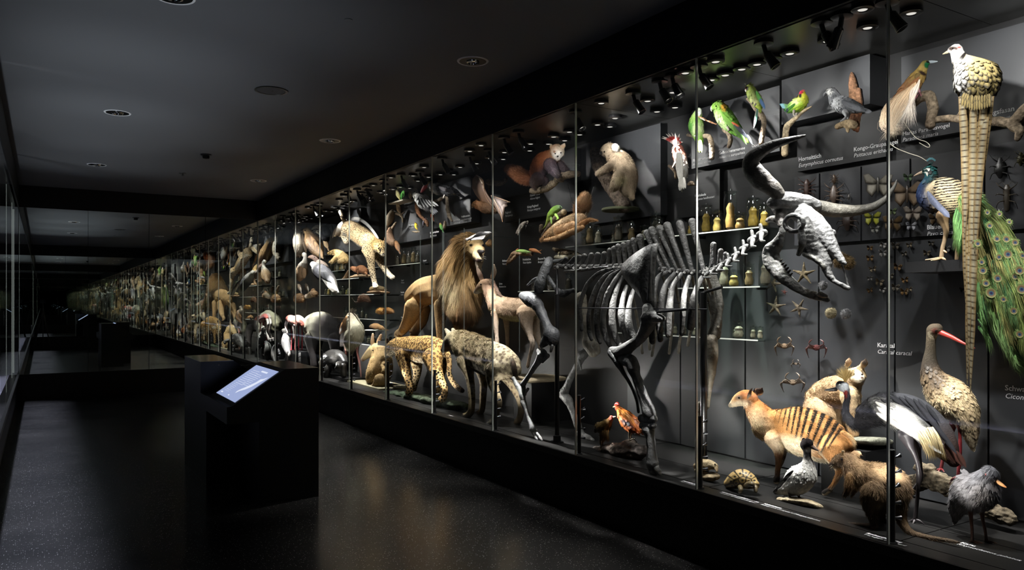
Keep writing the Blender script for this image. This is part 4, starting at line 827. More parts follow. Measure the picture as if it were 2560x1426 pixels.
a.blades('crest', [(176+5*i,812,ex,ey,22,-.02*(i % 2),-.02,-10+2*i) for i, (ex, ey) in enumerate(ends)], lambda i, t, e: lin((240,226,214) if t > .72 else (190,44,34) if t > .34 else (230,200,190))*(1.05-.2*e), rows=8, prof=[.8,1,.95,.8,.5,.1])
perch('short dark gnarled perch under the pink-headed cockatoo', FD, 3.72, [[(125,1022,14),(150,1040,16),(185,1085,15),(190,1130,16)],[(150,1035,10),(190,960,7)],[(318,1198,18),(340,1190,24),(375,1206,7)]], ((84,70,56),(96,80,62)))
# ------------------------------------------------------------------ middle: mammals, bats and birds
def membrane(a, name, pts, col, th=.004, edge=None):
    """thin skin stretched over a fan of pixel points (x, y, dx)"""
    A = np.array([a.P(*p) for p in pts]); n = len(A); c = A.mean(0); v = np.array([th, 0, 0]); mid = (A+c)/2+np.array([0, 0, .004])
    V = np.vstack([A-v, mid-v*2, [c-v*2], A+v, mid+v, [c+v]]); F = []; m = 2*n+1
    for i in range(n):
        j = (i+1) % n; F += [(i, j, n+j, n+i), (n+i, n+j, 2*n), (m+j, m+i, m+n+i, m+n+j), (m+n+j, m+n+i, m+2*n), (j, i, m+i, m+j)]
    C = np.repeat(lin(col)[None], len(V), 0)
    if edge is not None: C[:n] = lin(edge); C[m:m+n] = lin(edge)
    return mesh_obj(name, V, F, M['feather'], a.root, C)
def spots_pat(n_min, r, col, ring=None, ringcol=None, reg=None, jit=.25, seed=3):
    """spots scattered evenly over the body; n_min spacing and r radius in photograph pixels"""
    c = lin(col)
    def f(V, U, N, C):
        m = CUR.m; L = n_min*m; rng = np.random.default_rng(seed); ids = []; seen = {}
        for i in rng.permutation(len(V)):
            p = V[i]; key = tuple((p/L).astype(int)); ok = True
            for dx_ in (-1, 0, 1):
                for dy_ in (-1, 0, 1):
                    for dz in (-1, 0, 1):
                        for j in seen.get((key[0]+dx_, key[1]+dy_, key[2]+dz), ()):
                            if ((V[j]-p)**2).sum() < L*L: ok = False
            if ok: seen.setdefault(key, []).append(i); ids.append(i)
        kd = kdtree.KDTree(len(ids))
        for k, i in enumerate(ids): kd.insert(V[i], k)
        kd.balance(); rr = r*m*rng.uniform(1-jit, 1+jit, len(ids)); D = np.empty(len(V)); R = np.empty(len(V)); 
        for i, p in enumerate(V): _, k, d = kd.find(p); D[i] = d; R[i] = rr[k]
        D = D*(1+.28*wave(V, .55/m, 2)); w = np.clip((R-D)/(.7*m)+.5, 0, 1)
        if reg is not None: w = w*reg(U, N)
        if ring: 
            inner = np.clip((ring*R-D)/(.7*m)+.5, 0, 1); wi = (w*inner)[:, None]; w = w*(1-inner)
            C = C*(1-wi)+lin(ringcol)*wi if ringcol is not None else C
        w = w[:, None]; return C*(1-w)+c*w
    return f
# koala
a = Animal('koala', 'pale brown koala hugging a leaning tree trunk on a round base', 'koala', FH, 3.68, (1150, 640))
a.chain([(942,150,22),(968,140,50),(1010,125,66),(1045,150,72)], [(130,114,96),(160,142,120),(150,132,108),(146,128,104)], .9, fl=.6)
a.chain([(1050,175,76),(1105,230,96),(1155,330,104),(1165,420,98),(1180,480,66)], [(150,130,106),(152,132,106),(156,136,110),(166,146,118),(156,136,110)], .85)
a.chain([(1195,490,40),(1212,545,24)], (170,148,118)); a.chain([(1070,225,48,-.05),(1000,282,40,-.09),(940,318,30,-.10),(905,335,22,-.08)], [(152,132,108),(156,136,110),(160,140,114),(140,122,98)]); a.chain([(1100,360,62,-.06),(1072,420,50,-.1),(1042,468,32,-.1),(1020,478,18,-.1)], [(152,134,108),(150,132,106),(132,114,92)])
a.chain([(1052,90,30,-.03),(1066,112,36,-.04)], [(196,184,166),(206,194,176)], .6); a.chain([(1005,70,18,.07),(1020,80,22,.06)], [(186,170,150)], .6)
a.build(1.4, paint=[(934,152,14,18,(40,34,32),.4),(1072,110,22,28,(186,178,166),.6),(1120,400,40,40,(160,150,110),.8)]); a.fur(26000, 5.5, .7, .4, .2, .3); a.eye(966, 142, 8); a.part('nose', [[(934,144,11,-.02),(934,158,12,-.02)]], (34,30,30))
rock('leaning_trunk', 'thick leaning grey-brown tree trunk the koala is clinging to', FH, 3.74, [[(880,140,46),(915,250,64),(985,390,62),(1060,500,66),(1140,625,64)]], [(96,82,72),(112,96,82),(100,86,74)], 'trunk', 'wood', .9, (2.2, 14), 1.6)
lathe('round_base', [(.14, -.006), (.145, 0), (.145, .012), (.14, .016)], at(*FH(1110,664), 3.78), (0,0,1), simple('moss_board', (.10, .11, .06), .9), None, 32); tag(bpy.data.objects['round_base'], 'thin round board under the koala trunk', 'base')
# red panda
a = Animal('red_panda', 'red panda with a bushy ringed tail climbing over a branch', 'red panda', FH, 3.64, (430, 470))
a.chain([(112,288,30),(170,318,52),(250,365,54),(318,395,36)], [(170,110,66),(150,90,48),(160,96,52),(140,80,46)], .9, fl=1.6, flow=-1)
a.chain([(350,400,50),(378,320,80),(415,240,84),(470,205,76),(515,180,62)], [(110,70,56),(160,88,44),(176,94,44),(166,90,46),(150,100,64)], .85)
a.chain([(540,125,58),(552,150,62),(548,188,28)], [(176,130,90),(222,204,180),(232,224,210)], .9, fl=.6); a.chain([(496,98,22,-.02),(490,85,14,-.02)], [(206,170,130),(220,200,176)], .5, fl=.6); a.chain([(598,92,24,.02),(608,76,14,.02)], [(206,170,130),(226,206,180)], .5, fl=.6)
a.chain([(480,250,56,-.06),(510,300,40,-.08),(545,345,28,-.07)], [(92,72,76),(76,64,72),(84,74,76)]); a.chain([(560,250,40,.06),(610,300,34,.05),(640,330,24,.03)], [(80,66,70),(70,58,62)]); a.chain([(370,380,56,-.06),(345,420,44,-.07),(350,450,26,-.06)], [(90,68,64),(100,80,74),(120,100,90)]); a.chain([(440,400,36,.06),(440,445,24,.05)], [(80,64,64)])
a.build(1.4, paint=[(440,330,70,60,(84,70,78),.6),(552,165,44,34,(236,230,220),.4),(520,140,12,10,(150,96,60),.5),(548,182,12,9,(60,46,42),.3)]); a.fur(28000, 7, .75, .45, .15, .3); a.eye(528, 158, 7); a.eye(578, 150, 7); a.eye(550, 182, 7, name='nose')
perch('knobbly lichened branch under the red panda', FH, 3.66, [[(318,492,26),(380,488,30),(450,470,30),(520,425,28),(560,375,34),(640,348,34),(730,338,28)],[(560,400,14),(600,408,8)],[(470,440,22),(500,410,16)]])
# flying squirrel
a = Animal('flying_squirrel', 'tan giant flying squirrel gliding with spread skin and upright bushy tail', 'squirrel', FH, 3.60, (640, 840))
a.chain([(398,936,14),(430,912,26),(500,862,46),(590,808,62),(690,760,64),(770,735,44)], [(206,166,120),(214,176,130),(196,168,130),(184,158,122),(174,148,112),(170,138,104)], .6)
a.chain([(430,930,12,-.05),(560,905,26,-.10),(680,855,30,-.12),(770,815,22,-.10)], [(216,170,120),(220,176,124),(206,160,110)], .8, fl=.7); a.chain([(760,790,26,-.05),(830,750,20,-.04),(900,755,8,-.04)], [(170,126,82),(190,140,90)], .7); a.chain([(560,850,50,-.05),(690,810,52,-.06)], (190,152,108), .8)
a.chain([(720,745,34,.02),(748,680,56,.03),(775,610,66,.03),(790,560,46,.03)], [(160,120,80),(176,140,104),(170,136,100),(160,128,96)], .8, fl=2.0, flow=1)
a.build(1.4); a.fur(28000, 6.5, .75, .4, .1, .25); a.eye(432, 900, 6)
for x0, y0, x1, y1 in ((700,710,640,430),(790,730,870,455)): rod('hanging_wire', a.P(x0,y0,0), a.P(x1,y1,.15), .0012, M['wire'], a.root, 6)
# chameleon on a sawn log
a = Animal('chameleon', 'green chameleon climbing a dark sawn log above the gliding squirrel', 'chameleon', FH, 3.62, (480, 760))
a.chain([(585,640,10),(560,640,26),(525,665,38),(490,705,34),(465,755,20),(445,800,12),(420,830,6)], [(120,150,110),(110,150,60),(120,160,56),(130,160,60),(140,150,70),(120,130,60)], .8); a.chain([(530,700,12,-.03),(555,735,9,-.04),(540,745,5,-.04)], (120,160,60)); a.chain([(490,730,10,-.03),(495,780,7,-.04)], (120,160,70))
a.build(1.2, rough=(.8, 30)); a.eye(572, 634, 6)
rock('sawn_log', 'dark log with a pale sawn end under the chameleon', FH, 3.64, [[(606,678,32),(550,725,30),(480,800,26),(420,890,18)],[(404,805,22),(398,850,18)]], [(92,78,62),(80,68,56)], 'log', 'wood', .9, (1.5, 18), 1.4, paint=[(606,682,26,26,(176,156,120),.25)])
# small things on pins and shelves in the middle
def small(name, label, cat, fr, x, chains, cols, base, paint=(), eye=None, fur=None, vox=1.2, mat='coat', rough=0, k=.85, group=None):
    a = Animal(name, label, cat, fr, x, base, group)
    for c, q in zip(chains, cols if isinstance(cols, list) and isinstance(cols[0], (list, tuple)) and len(cols) == len(chains) else [cols]*len(chains)): a.chain(c, q, k)
    a.build(vox, mat=mat, smooth=1, paint=paint, rough=rough)
    if eye: a.eye(*eye)
    if fur: a.fur(*fur)
    return a
small('mouse', 'small pale mouse climbing down on a thin rod', 'mouse', FH, 3.7, [[(185,862,10),(205,835,16),(235,795,20),(258,772,12)],[(262,770,4),(285,758,3),(270,800,3),(262,820,2)],[(240,800,8,-.02),(225,825,5,-.03)],[(205,840,7,-.02),(198,872,4,-.03)]], [(190,180,168)], (230,800), fur=(1500, 4, .7))
rod('pin_rod', at(*FH(262,795), 3.7), at(*FH(400,804), 3.95), .003, M['wire'], None); tag(bpy.data.objects['pin_rod'], 'thin metal rod holding the small pale mouse', 'rod')
rock('forked_driftwood', 'split piece of driftwood under the green lizard', FH, 3.66, [[(92,1150,10),(130,1090,18),(170,1045,22),(240,1050,20),(315,1052,22)],[(105,1140,8),(150,1100,14),(190,1062,14)]], [(120,92,66),(150,120,88)], 'branch', 'wood', .9, (1.2, 22), 1.3)
small('lizard', 'green lizard lying on a split driftwood branch', 'lizard', FH, 3.62, [[(178,1028,6),(205,1026,14),(250,1030,17),(300,1038,9)],[(230,1040,5,-.02),(225,1055,3,-.03)],[(270,1040,5,-.02),(275,1055,3,-.03)]], [[(110,150,60),(130,170,80),(150,180,100)]]*3, (240,1045))
small('orange_lizard', 'orange-brown crested lizard at the tip of the driftwood', 'lizard', FH, 3.64, [[(305,1015,14),(345,1022,18),(380,1036,10),(402,1050,5)],[(385,1030,6),(408,1015,4)],[(200,1005,5),(180,1020,8)]], [[(160,96,50),(190,120,70),(150,96,60)]]*3, (350,1040))
small('horned_lizard', 'spiny grey-brown lizard resting on pale rounded stones', 'lizard', FH, 3.70, [[(515,1008,14),(545,1020,20),(600,1038,26),(680,1046,24),(760,1062,8)],[(560,1040,10,-.03),(550,1060,7,-.04)],[(690,1055,10,-.03),(700,1072,7,-.04)]], [[(120,104,80),(110,96,74),(96,84,66)]]*3, (640,1070), rough=(2, 40))
rock('rounded_stones', 'pale rounded stones under the spiny lizard', FH, 3.70, [[(535,1082,22),(600,1084,28),(640,1086,24)],[(660,1078,22),(720,1072,26),(762,1068,14)]], [(130,124,104),(146,138,116)], 'stones', 'stone', .9, (.8, 20), 1.3)
# flying fox
a = Animal('flying_fox', 'brown flying fox bat hanging with half-spread pale wings', 'bat', FJ, 3.60, (800, 300))
a.chain([(716,306,10),(738,292,24),(775,300,32),(830,322,42),(880,335,34),(910,350,16)], [(110,80,50),(140,92,52),(120,84,54),(104,74,50),(96,70,50)], .85); a.chain([(745,270,8),(752,255,5)], (90,66,50))
a.build(1.3, paint=[(728,326,14,10,(190,176,160),.4)]); a.fur(7000, 6, .7); a.eye(728, 298, 5)
membrane(a, 'wing', [(748,58,-.02),(790,88,-.04),(806,150,-.06),(838,215,-.06),(872,262,-.05),(915,360,-.03),(868,342,0),(800,292,.03),(742,215,.04),(716,165,.02),(720,90,0)], (92,64,44), edge=(120,84,58))
membrane(a, 'wing', [(868,222,-.05),(930,238,-.04),(1022,276,-.02),(992,288,-.03),(1000,308,-.04),(978,322,-.05),(966,436,-.07),(940,380,-.06),(915,345,-.05),(890,290,-.06)], (150,132,124), edge=(120,96,80))
a.part('finger_bone', [[(750,60,5,-.03),(800,100,6,-.05),(812,160,5,-.07)],[(872,225,5,-.06),(1020,278,3,-.03)],[(875,228,5,-.07),(930,330,4,-.08),(962,438,3,-.08)],[(790,85,4,-.05),(830,240,3,-.07),(910,350,3,-.05)]], (150,110,76)); membrane(a, 'thumb', [(770,80,-.05),(806,122,-.06),(800,136,-.06)], (206,180,150))
rock('sawn_branch', 'dark sawn branch stub behind the flying fox', FJ, 3.78, [[(845,112,26),(900,125,24),(960,118,22),(990,95,16)],[(850,120,10),(850,230,8)]], [(110,90,66),(84,70,54)], 'branch', 'wood', .9, (1, 20), 1.4)
# toucan, hornbill and the small birds round them
a = parrot('black toucan with a white bib and big red bill on a forked branch', [(385,135,28),(402,150,42),(440,172,48),(500,182,42),(560,192,28),(600,205,14)], [(226,226,220),(210,210,204),(30,30,32),(22,22,24),(20,20,22),(20,20,22)], [(388,130,28,34,(232,232,226),.3),(402,112,30,14,(20,20,22),.3)], None, (385,138,4), x=3.66, fr=FJ, name='toucan', cat='toucan', base=(500,240), tail=([(570,195,660,240+4*i,20,-.01+.01*i) for i in range(4)], lambda i, t, e: lin((30,28,30))*(1.2-.5*e)), wing=([(440+20*i,150+6*i,530+12*i,200+3*i,26,-.07) for i in range(5)], lambda i, t, e: lin((34,32,34))*(1.2-.5*e)), legs=([[(490,220,7,-.02),(480,245,5,-.03)]],))
a.part('bill', [[(372,120,20,-.02),(345,140,22,-.03),(318,178,18,-.03),(300,212,6,-.03)]], [(190,190,70),(170,40,40),(160,36,36),(40,20,20)], k=.5)
perch('forked grey branch under the toucan', FJ, 3.70, [[(385,280,11),(440,262,13),(500,232,16),(512,260,16),(514,330,18),(530,390,15),(552,432,10)]], ((110,98,82),(96,84,70),(120,106,88)))
a = parrot('barred black-and-white hornbill with a curved pale bill and grey tail', [(262,205,26),(245,196,32),(270,226,36),(310,262,58),(345,300,50),(380,335,30)], [(190,186,170),(200,196,180),(206,204,196),(170,170,168),(120,118,118),(60,58,58)], [(300,200,24,18,(30,30,30),.4)], [(222,196,16),(210,220,16),(216,250,7)], (246,192,4), x=3.62, fr=FJ, name='hornbill', cat='hornbill', base=(270,330), billc=(190,180,150),
  wing=([(275+12*i,240+3*i,320+14*i,330-2*i,15,-.08) for i in range(10)], lambda i, t, e: lin((205,205,203) if i % 2 else (60,58,60))*(1.1-.3*e)), tail=([(365+8*i,320,405+12*i,385-8*i,18,-.02) for i in range(4)], lambda i, t, e: lin((130,130,136))*(1.1-.4*e)))
perch('brown peeled branch under the barred hornbill', FJ, 3.68, [[(262,285,16),(272,330,20),(285,375,18),(310,405,14),(345,440,16),(356,472,12)]], ((140,92,60),(110,78,56)))
def songbird(label, x, y, s, col, wingc, fr=FJ, xx=3.68, face=-1, paint=(), name='songbird', tailc=None, upright=.5, group=None):
    """small perched bird about s crop pixels tall"""
    q = lambda dx_, dy_: (x+face*dx_*s, y+dy_*s)
    a = Animal(name, label, 'bird', fr, xx, (x, y+s*.5), group)
    a.chain([(*q(.14,-.42), s*.13), (*q(.10,-.34), s*.17), (*q(.02,-.08), s*.25), (*q(-.06,.18), s*.21), (*q(-.14,.40), s*.09)], col, .9); a.build(1.1, smooth=2, paint=paint)
    a.part('bill', [[(*q(.24,-.42), s*.05), (*q(.38,-.38), s*.015)]], (60,54,48)); a.eye(*q(.14,-.45), s*.03)
    a.blades('wing', [(*q(-.02,-.20+.05*i), *q(-.20,.32+.04*i), s*.16, -.02) for i in range(3)], lambda i, t, e: lin(wingc)*(1.1-.4*e)); a.blades('tail', [(*q(-.10,.28), *q(-.24-.05*i,.72), s*.13) for i in range(2)], lambda i, t, e: lin(tailc or wingc)*(1.1-.4*e)); return a
songbird('small pale yellow parakeet on a white board, left of a pair', 113, 218, 72, [(226,216,150),(220,210,140)], (200,196,120)); songbird('small green parakeet on a white board, right of a pair', 150, 220, 72, [(90,170,70),(100,180,80)], (70,150,60), face=1)
box('perch_board', (3.62, at(*FJ(192,270),3.68)[1], at(*FJ(130,278),3.68)[2]-.008), (3.76, at(*FJ(72,276),3.68)[1], at(*FJ(130,278),3.68)[2]+.008), simple('pale_wood', (.6,.55,.45), .7)); tag(bpy.data.objects['perch_board'], 'pale wooden board under the parakeet pair', 'board')
songbird('brown bird on a twig under the parakeet board', 118, 330, 84, [(120,96,66),(130,106,76)], (90,70,50)); perch('knotted twig under the brown bird', FJ, 3.70, [[(100,372,9),(130,380,12),(150,405,10),(152,438,9)],[(135,380,9),(165,360,5)]])
songbird('yellow weaver bird with a dark back on a small stand', 262, 474, 62, [(60,56,30),(220,180,40),(230,190,50)], (90,80,40)); songbird('orange-red bird behind the toucan branch', 392, 398, 52, [(200,80,40),(214,96,50)], (120,70,50), xx=3.72); songbird('starling with a blue-grey and white belly', 330, 440, 66, [(110,66,50),(150,150,170),(190,190,200)], (60,50,60), face=1); songbird('green lovebird with an orange face by a small stump', 465, 480, 64, [(190,100,50),(90,150,60),(80,140,60)], (60,120,50)); songbird('little green bird on the branch right of the toucan post', 512, 352, 40, [(110,150,90),(150,170,130)], (70,110,60), xx=3.74)
perch('small stump beside the green lovebird', FJ, 3.70, [[(494,440,12),(492,470,14),(490,492,14)]], name='stump'); perch('little bark stand under the weaver bird', FJ, 3.68, [[(230,516,6),(262,520,8),(290,518,6)]], name='bark_stand')
# the pigeon in flight above the lion
a = Animal('pigeon', 'grey-winged pigeon mounted in flight above the lion head', 'pigeon', FJ, 3.42, (790, 560))
a.chain([(862,528,10),(845,532,18),(800,548,28),(740,562,24),(690,575,12)], [(190,186,180),(170,166,160),(150,146,142),(140,136,134)], .9); a.build(1.2, smooth=3)
a.blades('wing', [(835-9*i,535+1.2*i,760-11*i+3*i,520+7*i+i*i*.25,20,-.02,-.06) for i in range(9)], lambda i, t, e: lin((150,148,150) if t < .6 else (90,86,86))*(1.15-.6*e)); a.blades('wing', [(820-8*i,548+2*i,790-11*i,582+.5*i,16,-.03,-.12) for i in range(9)], lambda i, t, e: lin((130,128,130))*(1.2-.7*e)); a.blades('tail', [(700,570+2*i,655+4*i,578+4*i,14) for i in range(4)], lambda i, t, e: lin((190,186,180))*(1.1-.4*e)); a.part('bill', [[(868,526,5),(882,528,2)]], (80,70,66)); a.eye(858, 524, 3)
rod('hanging_rod', a.P(870,552,0), a.P(1070,566,.35), .003, M['wire'], a.root)

# lion
a = Animal('lion', 'big male lion with a long flowing mane standing on a platform', 'lion', FJ, 3.64, (420, 1420))
T1 = (196,160,108)
a.chain([(255,1060,104),(330,1005,116),(430,985,122),(540,980,140),(610,930,140)], [(190,150,96),(196,156,102),(200,162,108),(190,152,100)], .8, fl=.35)
a.chain([(240,1130,78,-.10),(205,1230,58,-.12),(150,1320,38,-.12),(110,1352,30,-.12),(150,1420,26,-.12)], [(196,156,102),(204,166,112),(206,170,118)], .7, fl=.3); a.chain([(310,1150,70,.10),(300,1240,52,.12),(250,1330,38,.12),(232,1400,30,.12)], [(186,148,98),(196,158,106)], .7, fl=.3)
a.chain([(470,1120,70,-.10),(455,1230,44,-.12),(458,1330,36,-.12),(462,1420,36,-.12)], [(196,158,106),(206,170,116)], .8, fl=.3); a.chain([(600,1120,70,.10),(610,1300,44,.12),(610,1420,38,.12)], [(186,148,98)], .8, fl=.3)
a.chain([(255,1050,22,.0),(190,1130,14,.02),(190,1250,12,.02),(215,1330,12,.02)], [(190,150,96),(120,90,60)], .9, fl=.4)
a.chain([(690,640,112),(640,740,138),(612,860,158),(620,1000,150),(650,1100,100)], [(150,114,66),(166,130,78),(176,140,88),(160,124,78),(130,96,60)], .95, fl=2.2)
a.chain([(735,640,84),(755,665,70),(778,685,44,-.03),(786,690,34,-.04)], [(196,160,104),(206,172,116),(200,170,120),(190,160,116)], .9, fl=.35); a.chain([(755,705,44,-.05),(775,735,36,-.06),(770,775,32,-.05),(768,800,26,-.05)], [(206,178,130),(214,190,150),(222,206,176)], .9, fl=.6)
a.chain([(610,600,32,-.02),(598,575,24,-.03)], [(176,136,84),(140,104,66)], .5, fl=.6); a.chain([(846,618,28,.06),(858,595,20,.06)], [(176,136,84),(140,104,66)], .5, fl=.6)
a.build(2.1, smooth=2, paint=[(705,626,16,10,(60,44,34),.4),(805,628,12,10,(60,44,34),.4),(782,678,30,15,(44,36,34),.3),(755,752,40,18,(34,22,22),.35,20),(755,745,18,10,(150,120,110),.3,20),(770,790,30,22,(226,214,190),.5),(720,700,30,30,(214,186,140),.7)])
mane = lambda V, U, N: ((U[:, 0] > 430)*(U[:, 0] < 880)*(((U[:, 0]-765)/95)**2+((U[:, 1]-690)/120)**2 > 1))*1.
def tint(U):  # pale front, darker behind and below
    return 0
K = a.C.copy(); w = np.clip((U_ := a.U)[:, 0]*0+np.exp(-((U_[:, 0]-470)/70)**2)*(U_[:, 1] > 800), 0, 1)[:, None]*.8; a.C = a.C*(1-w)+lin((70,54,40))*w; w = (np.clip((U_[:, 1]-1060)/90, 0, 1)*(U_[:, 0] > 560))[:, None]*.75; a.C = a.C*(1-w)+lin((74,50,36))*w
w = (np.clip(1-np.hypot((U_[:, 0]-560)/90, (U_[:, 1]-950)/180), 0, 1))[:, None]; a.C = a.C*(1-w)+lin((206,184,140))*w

def out(U):
    d = U-np.array([752., 670.]); d = d/np.maximum(np.hypot(d[:, 0], d[:, 1]), 1)[:, None]; return d[:, :1]*np.array([[CO, -SI, 0]])+(d[:, 1:]+.5)*np.array([[0, 0, -1.]])
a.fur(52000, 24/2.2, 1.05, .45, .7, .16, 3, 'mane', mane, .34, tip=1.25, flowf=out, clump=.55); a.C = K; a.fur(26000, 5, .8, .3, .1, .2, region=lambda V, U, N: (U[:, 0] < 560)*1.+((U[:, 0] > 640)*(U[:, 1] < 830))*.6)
a.eye(705, 628, 9); a.eye(803, 630, 9)
a.part('nose', [[(768,676,15,-.065),(786,684,17,-.075),(802,678,13,-.065)]], (40,34,34)); a.part('mouth', [[(722,736,5,-.05),(744,746,9,-.07),(768,750,11,-.082),(792,748,7,-.075)]], [(30,20,20),(46,28,28),(30,20,20)])
for i in range(5): a.part('whisker', [[(790,705+5*i,.8,-.06),(830,715+9*i,.5,-.10)]], (225,220,210), n=5) if i in (1, 3) else None
LZ = at(*FJ(300,1428), 3.64)[2]
box('lion_platform', (3.46, at(*FJ(660,1400),3.64)[1], LZ-.05), (BACK-.01, at(*FJ(60,1400),3.64)[1], LZ), M['black']); tag(bpy.data.objects['lion_platform'], 'black shelf platform carrying the lion', 'platform')
# young antelope
a = Animal('antelope', 'young grey-brown antelope with large ears standing in front of the lion', 'antelope', FJ, 3.52, (960, 1640))
a.chain([(742,1008,18),(765,990,32),(800,962,48),(835,945,50)], [(220,210,200),(176,146,120),(160,126,96),(150,118,88)], .8, fl=.5); a.chain([(835,950,48),(858,1000,54),(890,1060,66),(920,1110,82)], [(150,118,92),(160,128,100),(166,136,108)], .75)
a.chain([(925,1115,84),(1000,1140,92),(1080,1150,96),(1160,1150,92),(1210,1170,60)], [(166,138,110),(164,136,108),(150,124,98),(140,114,90)], .75)
a.chain([(790,900,20,-.02),(772,850,22,-.03),(752,800,8,-.03)], [(150,120,100),(120,100,84)], .4, fl=.5); a.chain([(880,890,18,.05),(892,840,24,.06),(890,790,12,.06)], [(170,140,116),(200,176,150)], .4, fl=.5)
for p in ([(900,1180,36,-.07),(905,1260,24,-.08),(912,1350,17,-.08),(918,1420,17,-.08),(915,1500,13,-.08)], [(985,1190,36,.07),(995,1280,22,.08),(1000,1400,16,.08),(1000,1500,13,.08)], [(1150,1180,80,-.06),(1160,1270,50,-.07),(1185,1360,26,-.07),(1205,1430,22,-.07),(1180,1530,15,-.07),(1165,1610,15,-.07)], [(1200,1180,70,.07),(1225,1290,40,.08),(1255,1400,22,.08),(1268,1460,18,.08),(1240,1560,14,.08)]): a.chain(p, [(160,132,104),(190,168,146),(196,176,156),(150,126,100)], .8, fl=.5)
a.build(1.6, belly=((206,196,150), -.35), paint=[(745,1010,18,14,(60,50,46),.3),(760,1015,26,16,(226,220,212),.5)]); a.fur(20000, 6, .8, .3, .15, .2); a.eye(786, 946, 8)
a.strands('nape_mane', [[(850+14*i,900+22*i,-.02),(885+13*i,915+24*i,-.01),(905+13*i,940+24*i,0)] for i in range(7)], 30, 1.0, (120,92,76), 6)
lathe('earth_plate', [(.27, 0), (.285, .008), (.28, .02), (.2, .035), (0, .03)], at(*FK(2030,668), 3.68), (0,0,1), simple('earth', (.16, .13, .085), .95, .2, 0, .4, 12, .8, 40), None, 40); tag(bpy.data.objects['earth_plate'], 'round plate of dry earth under the young antelope', 'base')
box('plate_stand', (3.56, at(*FK(2130,700),3.68)[1], DECK), (BACK-.01, at(*FK(1930,700),3.68)[1], at(*FK(2030,668),3.68)[2]-.002), M['black']); tag(bpy.data.objects['plate_stand'], 'tall black plinth under the earth plate and antelope', 'plinth')

# jaguar
a = Animal('jaguar', 'spotted jaguar standing on a mossy green slab, head to the left', 'big cat', FK, 3.42, (820, 860)); CUR = a
a.chain([(385,408,26),(400,385,44),(430,345,70),(475,295,80),(530,285,96)], [(200,170,120),(196,160,104),(190,150,90),(190,148,84)], .85, fl=.6); a.chain([(540,290,102),(620,310,132),(740,330,150),(860,330,156),(940,330,132),(985,350,96)], [(196,152,84),(200,156,86),(202,158,88),(198,152,84)], .8)
a.chain([(400,250,22,-.02),(392,222,18,-.03)], [(60,46,34)], .5); a.chain([(470,225,24,.05),(474,205,16,.05)], [(60,46,34)], .5)
a.chain([(570,400,90,-.09),(590,520,62,-.1),(625,660,46,-.1),(645,770,40,-.1),(635,815,44,-.1)], [(196,154,90),(190,150,90),(196,158,100)], .8); a.chain([(720,460,70,.09),(725,580,50,.1),(705,690,36,.1),(690,770,32,.1)], [(206,176,126),(210,182,136)], .8)
a.chain([(900,420,122,-.09),(930,540,82,-.1),(985,660,50,-.1),(1030,760,40,-.1),(1025,850,38,-.1),(1000,890,44,-.11)], [(200,154,86),(200,156,92),(206,166,108)], .8); a.chain([(990,480,80,.09),(985,600,56,.1),(970,700,36,.1),(950,800,30,.1),(915,868,32,.08)], [(190,148,86),(196,160,104)], .8)
a.chain([(1005,300,40),(1062,380,33),(1085,480,30),(1082,590,29),(1120,690,30),(1180,755,30),(1228,790,28)], [(200,154,86),(200,160,100),(190,156,104),(180,150,104),(80,62,44)], 1)
p1_ = spots_pat(8.2, 3.6, (22,15,9), .50, (150,104,50), lambda U, N: ((U[:, 0] > 520)*(U[:, 1] < 560))*1.); p2_ = spots_pat(6.2, 2.5, (24,16,10), None, None, lambda U, N: ((U[:, 0] <= 520)+(U[:, 1] >= 560) > 0)*1., seed=8)
a.build(1.35, smooth=2, belly=((226,210,176), -.45), pat=lambda V, U, N, C: p2_(V, U, N, p1_(V, U, N, C)), paint=[(395,420,24,20,(34,26,22),.3),(440,440,40,20,(226,214,186),.5),(1230,795,24,26,(30,24,18),.3),(410,390,10,14,(210,186,140),.4)], mott=.06)
a.fur(26000, 3.2, .7, .3, .1, .2, cj=.1); a.eye(408, 300, 9)
rock('mossy_slab', 'mossy green rock slab under the jaguar', FK, 3.42, [[(340,812,16),(480,835,42),(650,862,50),(820,895,56),(1000,930,60),(1160,955,52),(1290,965,30)],[(420,850,30),(700,900,50),(980,965,40)]], [(60,76,58),(72,88,66),(88,98,76),(66,80,60)], 'slab', 'stone', 2.0, (3.5, 14), 2)
# hyena
a = Animal('hyena', 'shaggy spotted hyena seen from behind, head turned left', 'hyena', FK, 3.36, (1500, 1120)); CUR = a
a.chain([(1012,345,28),(1040,320,48),(1075,275,74),(1120,220,88),(1170,215,104)], [(60,56,50),(84,78,66),(120,112,90),(150,138,108),(160,146,112)], .85, fl=.4); a.chain([(1180,220,118),(1280,300,168),(1400,375,190),(1530,430,200),(1660,480,196),(1760,520,150),(1810,560,90)], [(164,148,112),(170,152,114),(170,152,116),(176,160,126),(180,166,134),(160,146,114)], .75)
a.chain([(1075,150,34,-.03),(1045,110,22,-.04)], [(150,140,116),(130,120,100)], .5, fl=.4); a.chain([(1130,130,30,.07),(1120,100,18,.08)], [(140,130,106)], .5, fl=.4)
a.chain([(1270,470,104,-.08),(1305,620,56,-.09),(1330,780,44,-.09),(1335,940,40,-.09),(1318,1035,40,-.09),(1270,1072,38,-.1)], [(160,144,110),(150,134,102),(150,132,98),(140,124,94)], .8, fl=.5); a.chain([(1440,520,90,.09),(1465,680,50,.1),(1460,850,40,.1),(1450,990,36,.1),(1425,1040,38,.09)], [(120,106,80),(110,96,74)], .8, fl=.5)
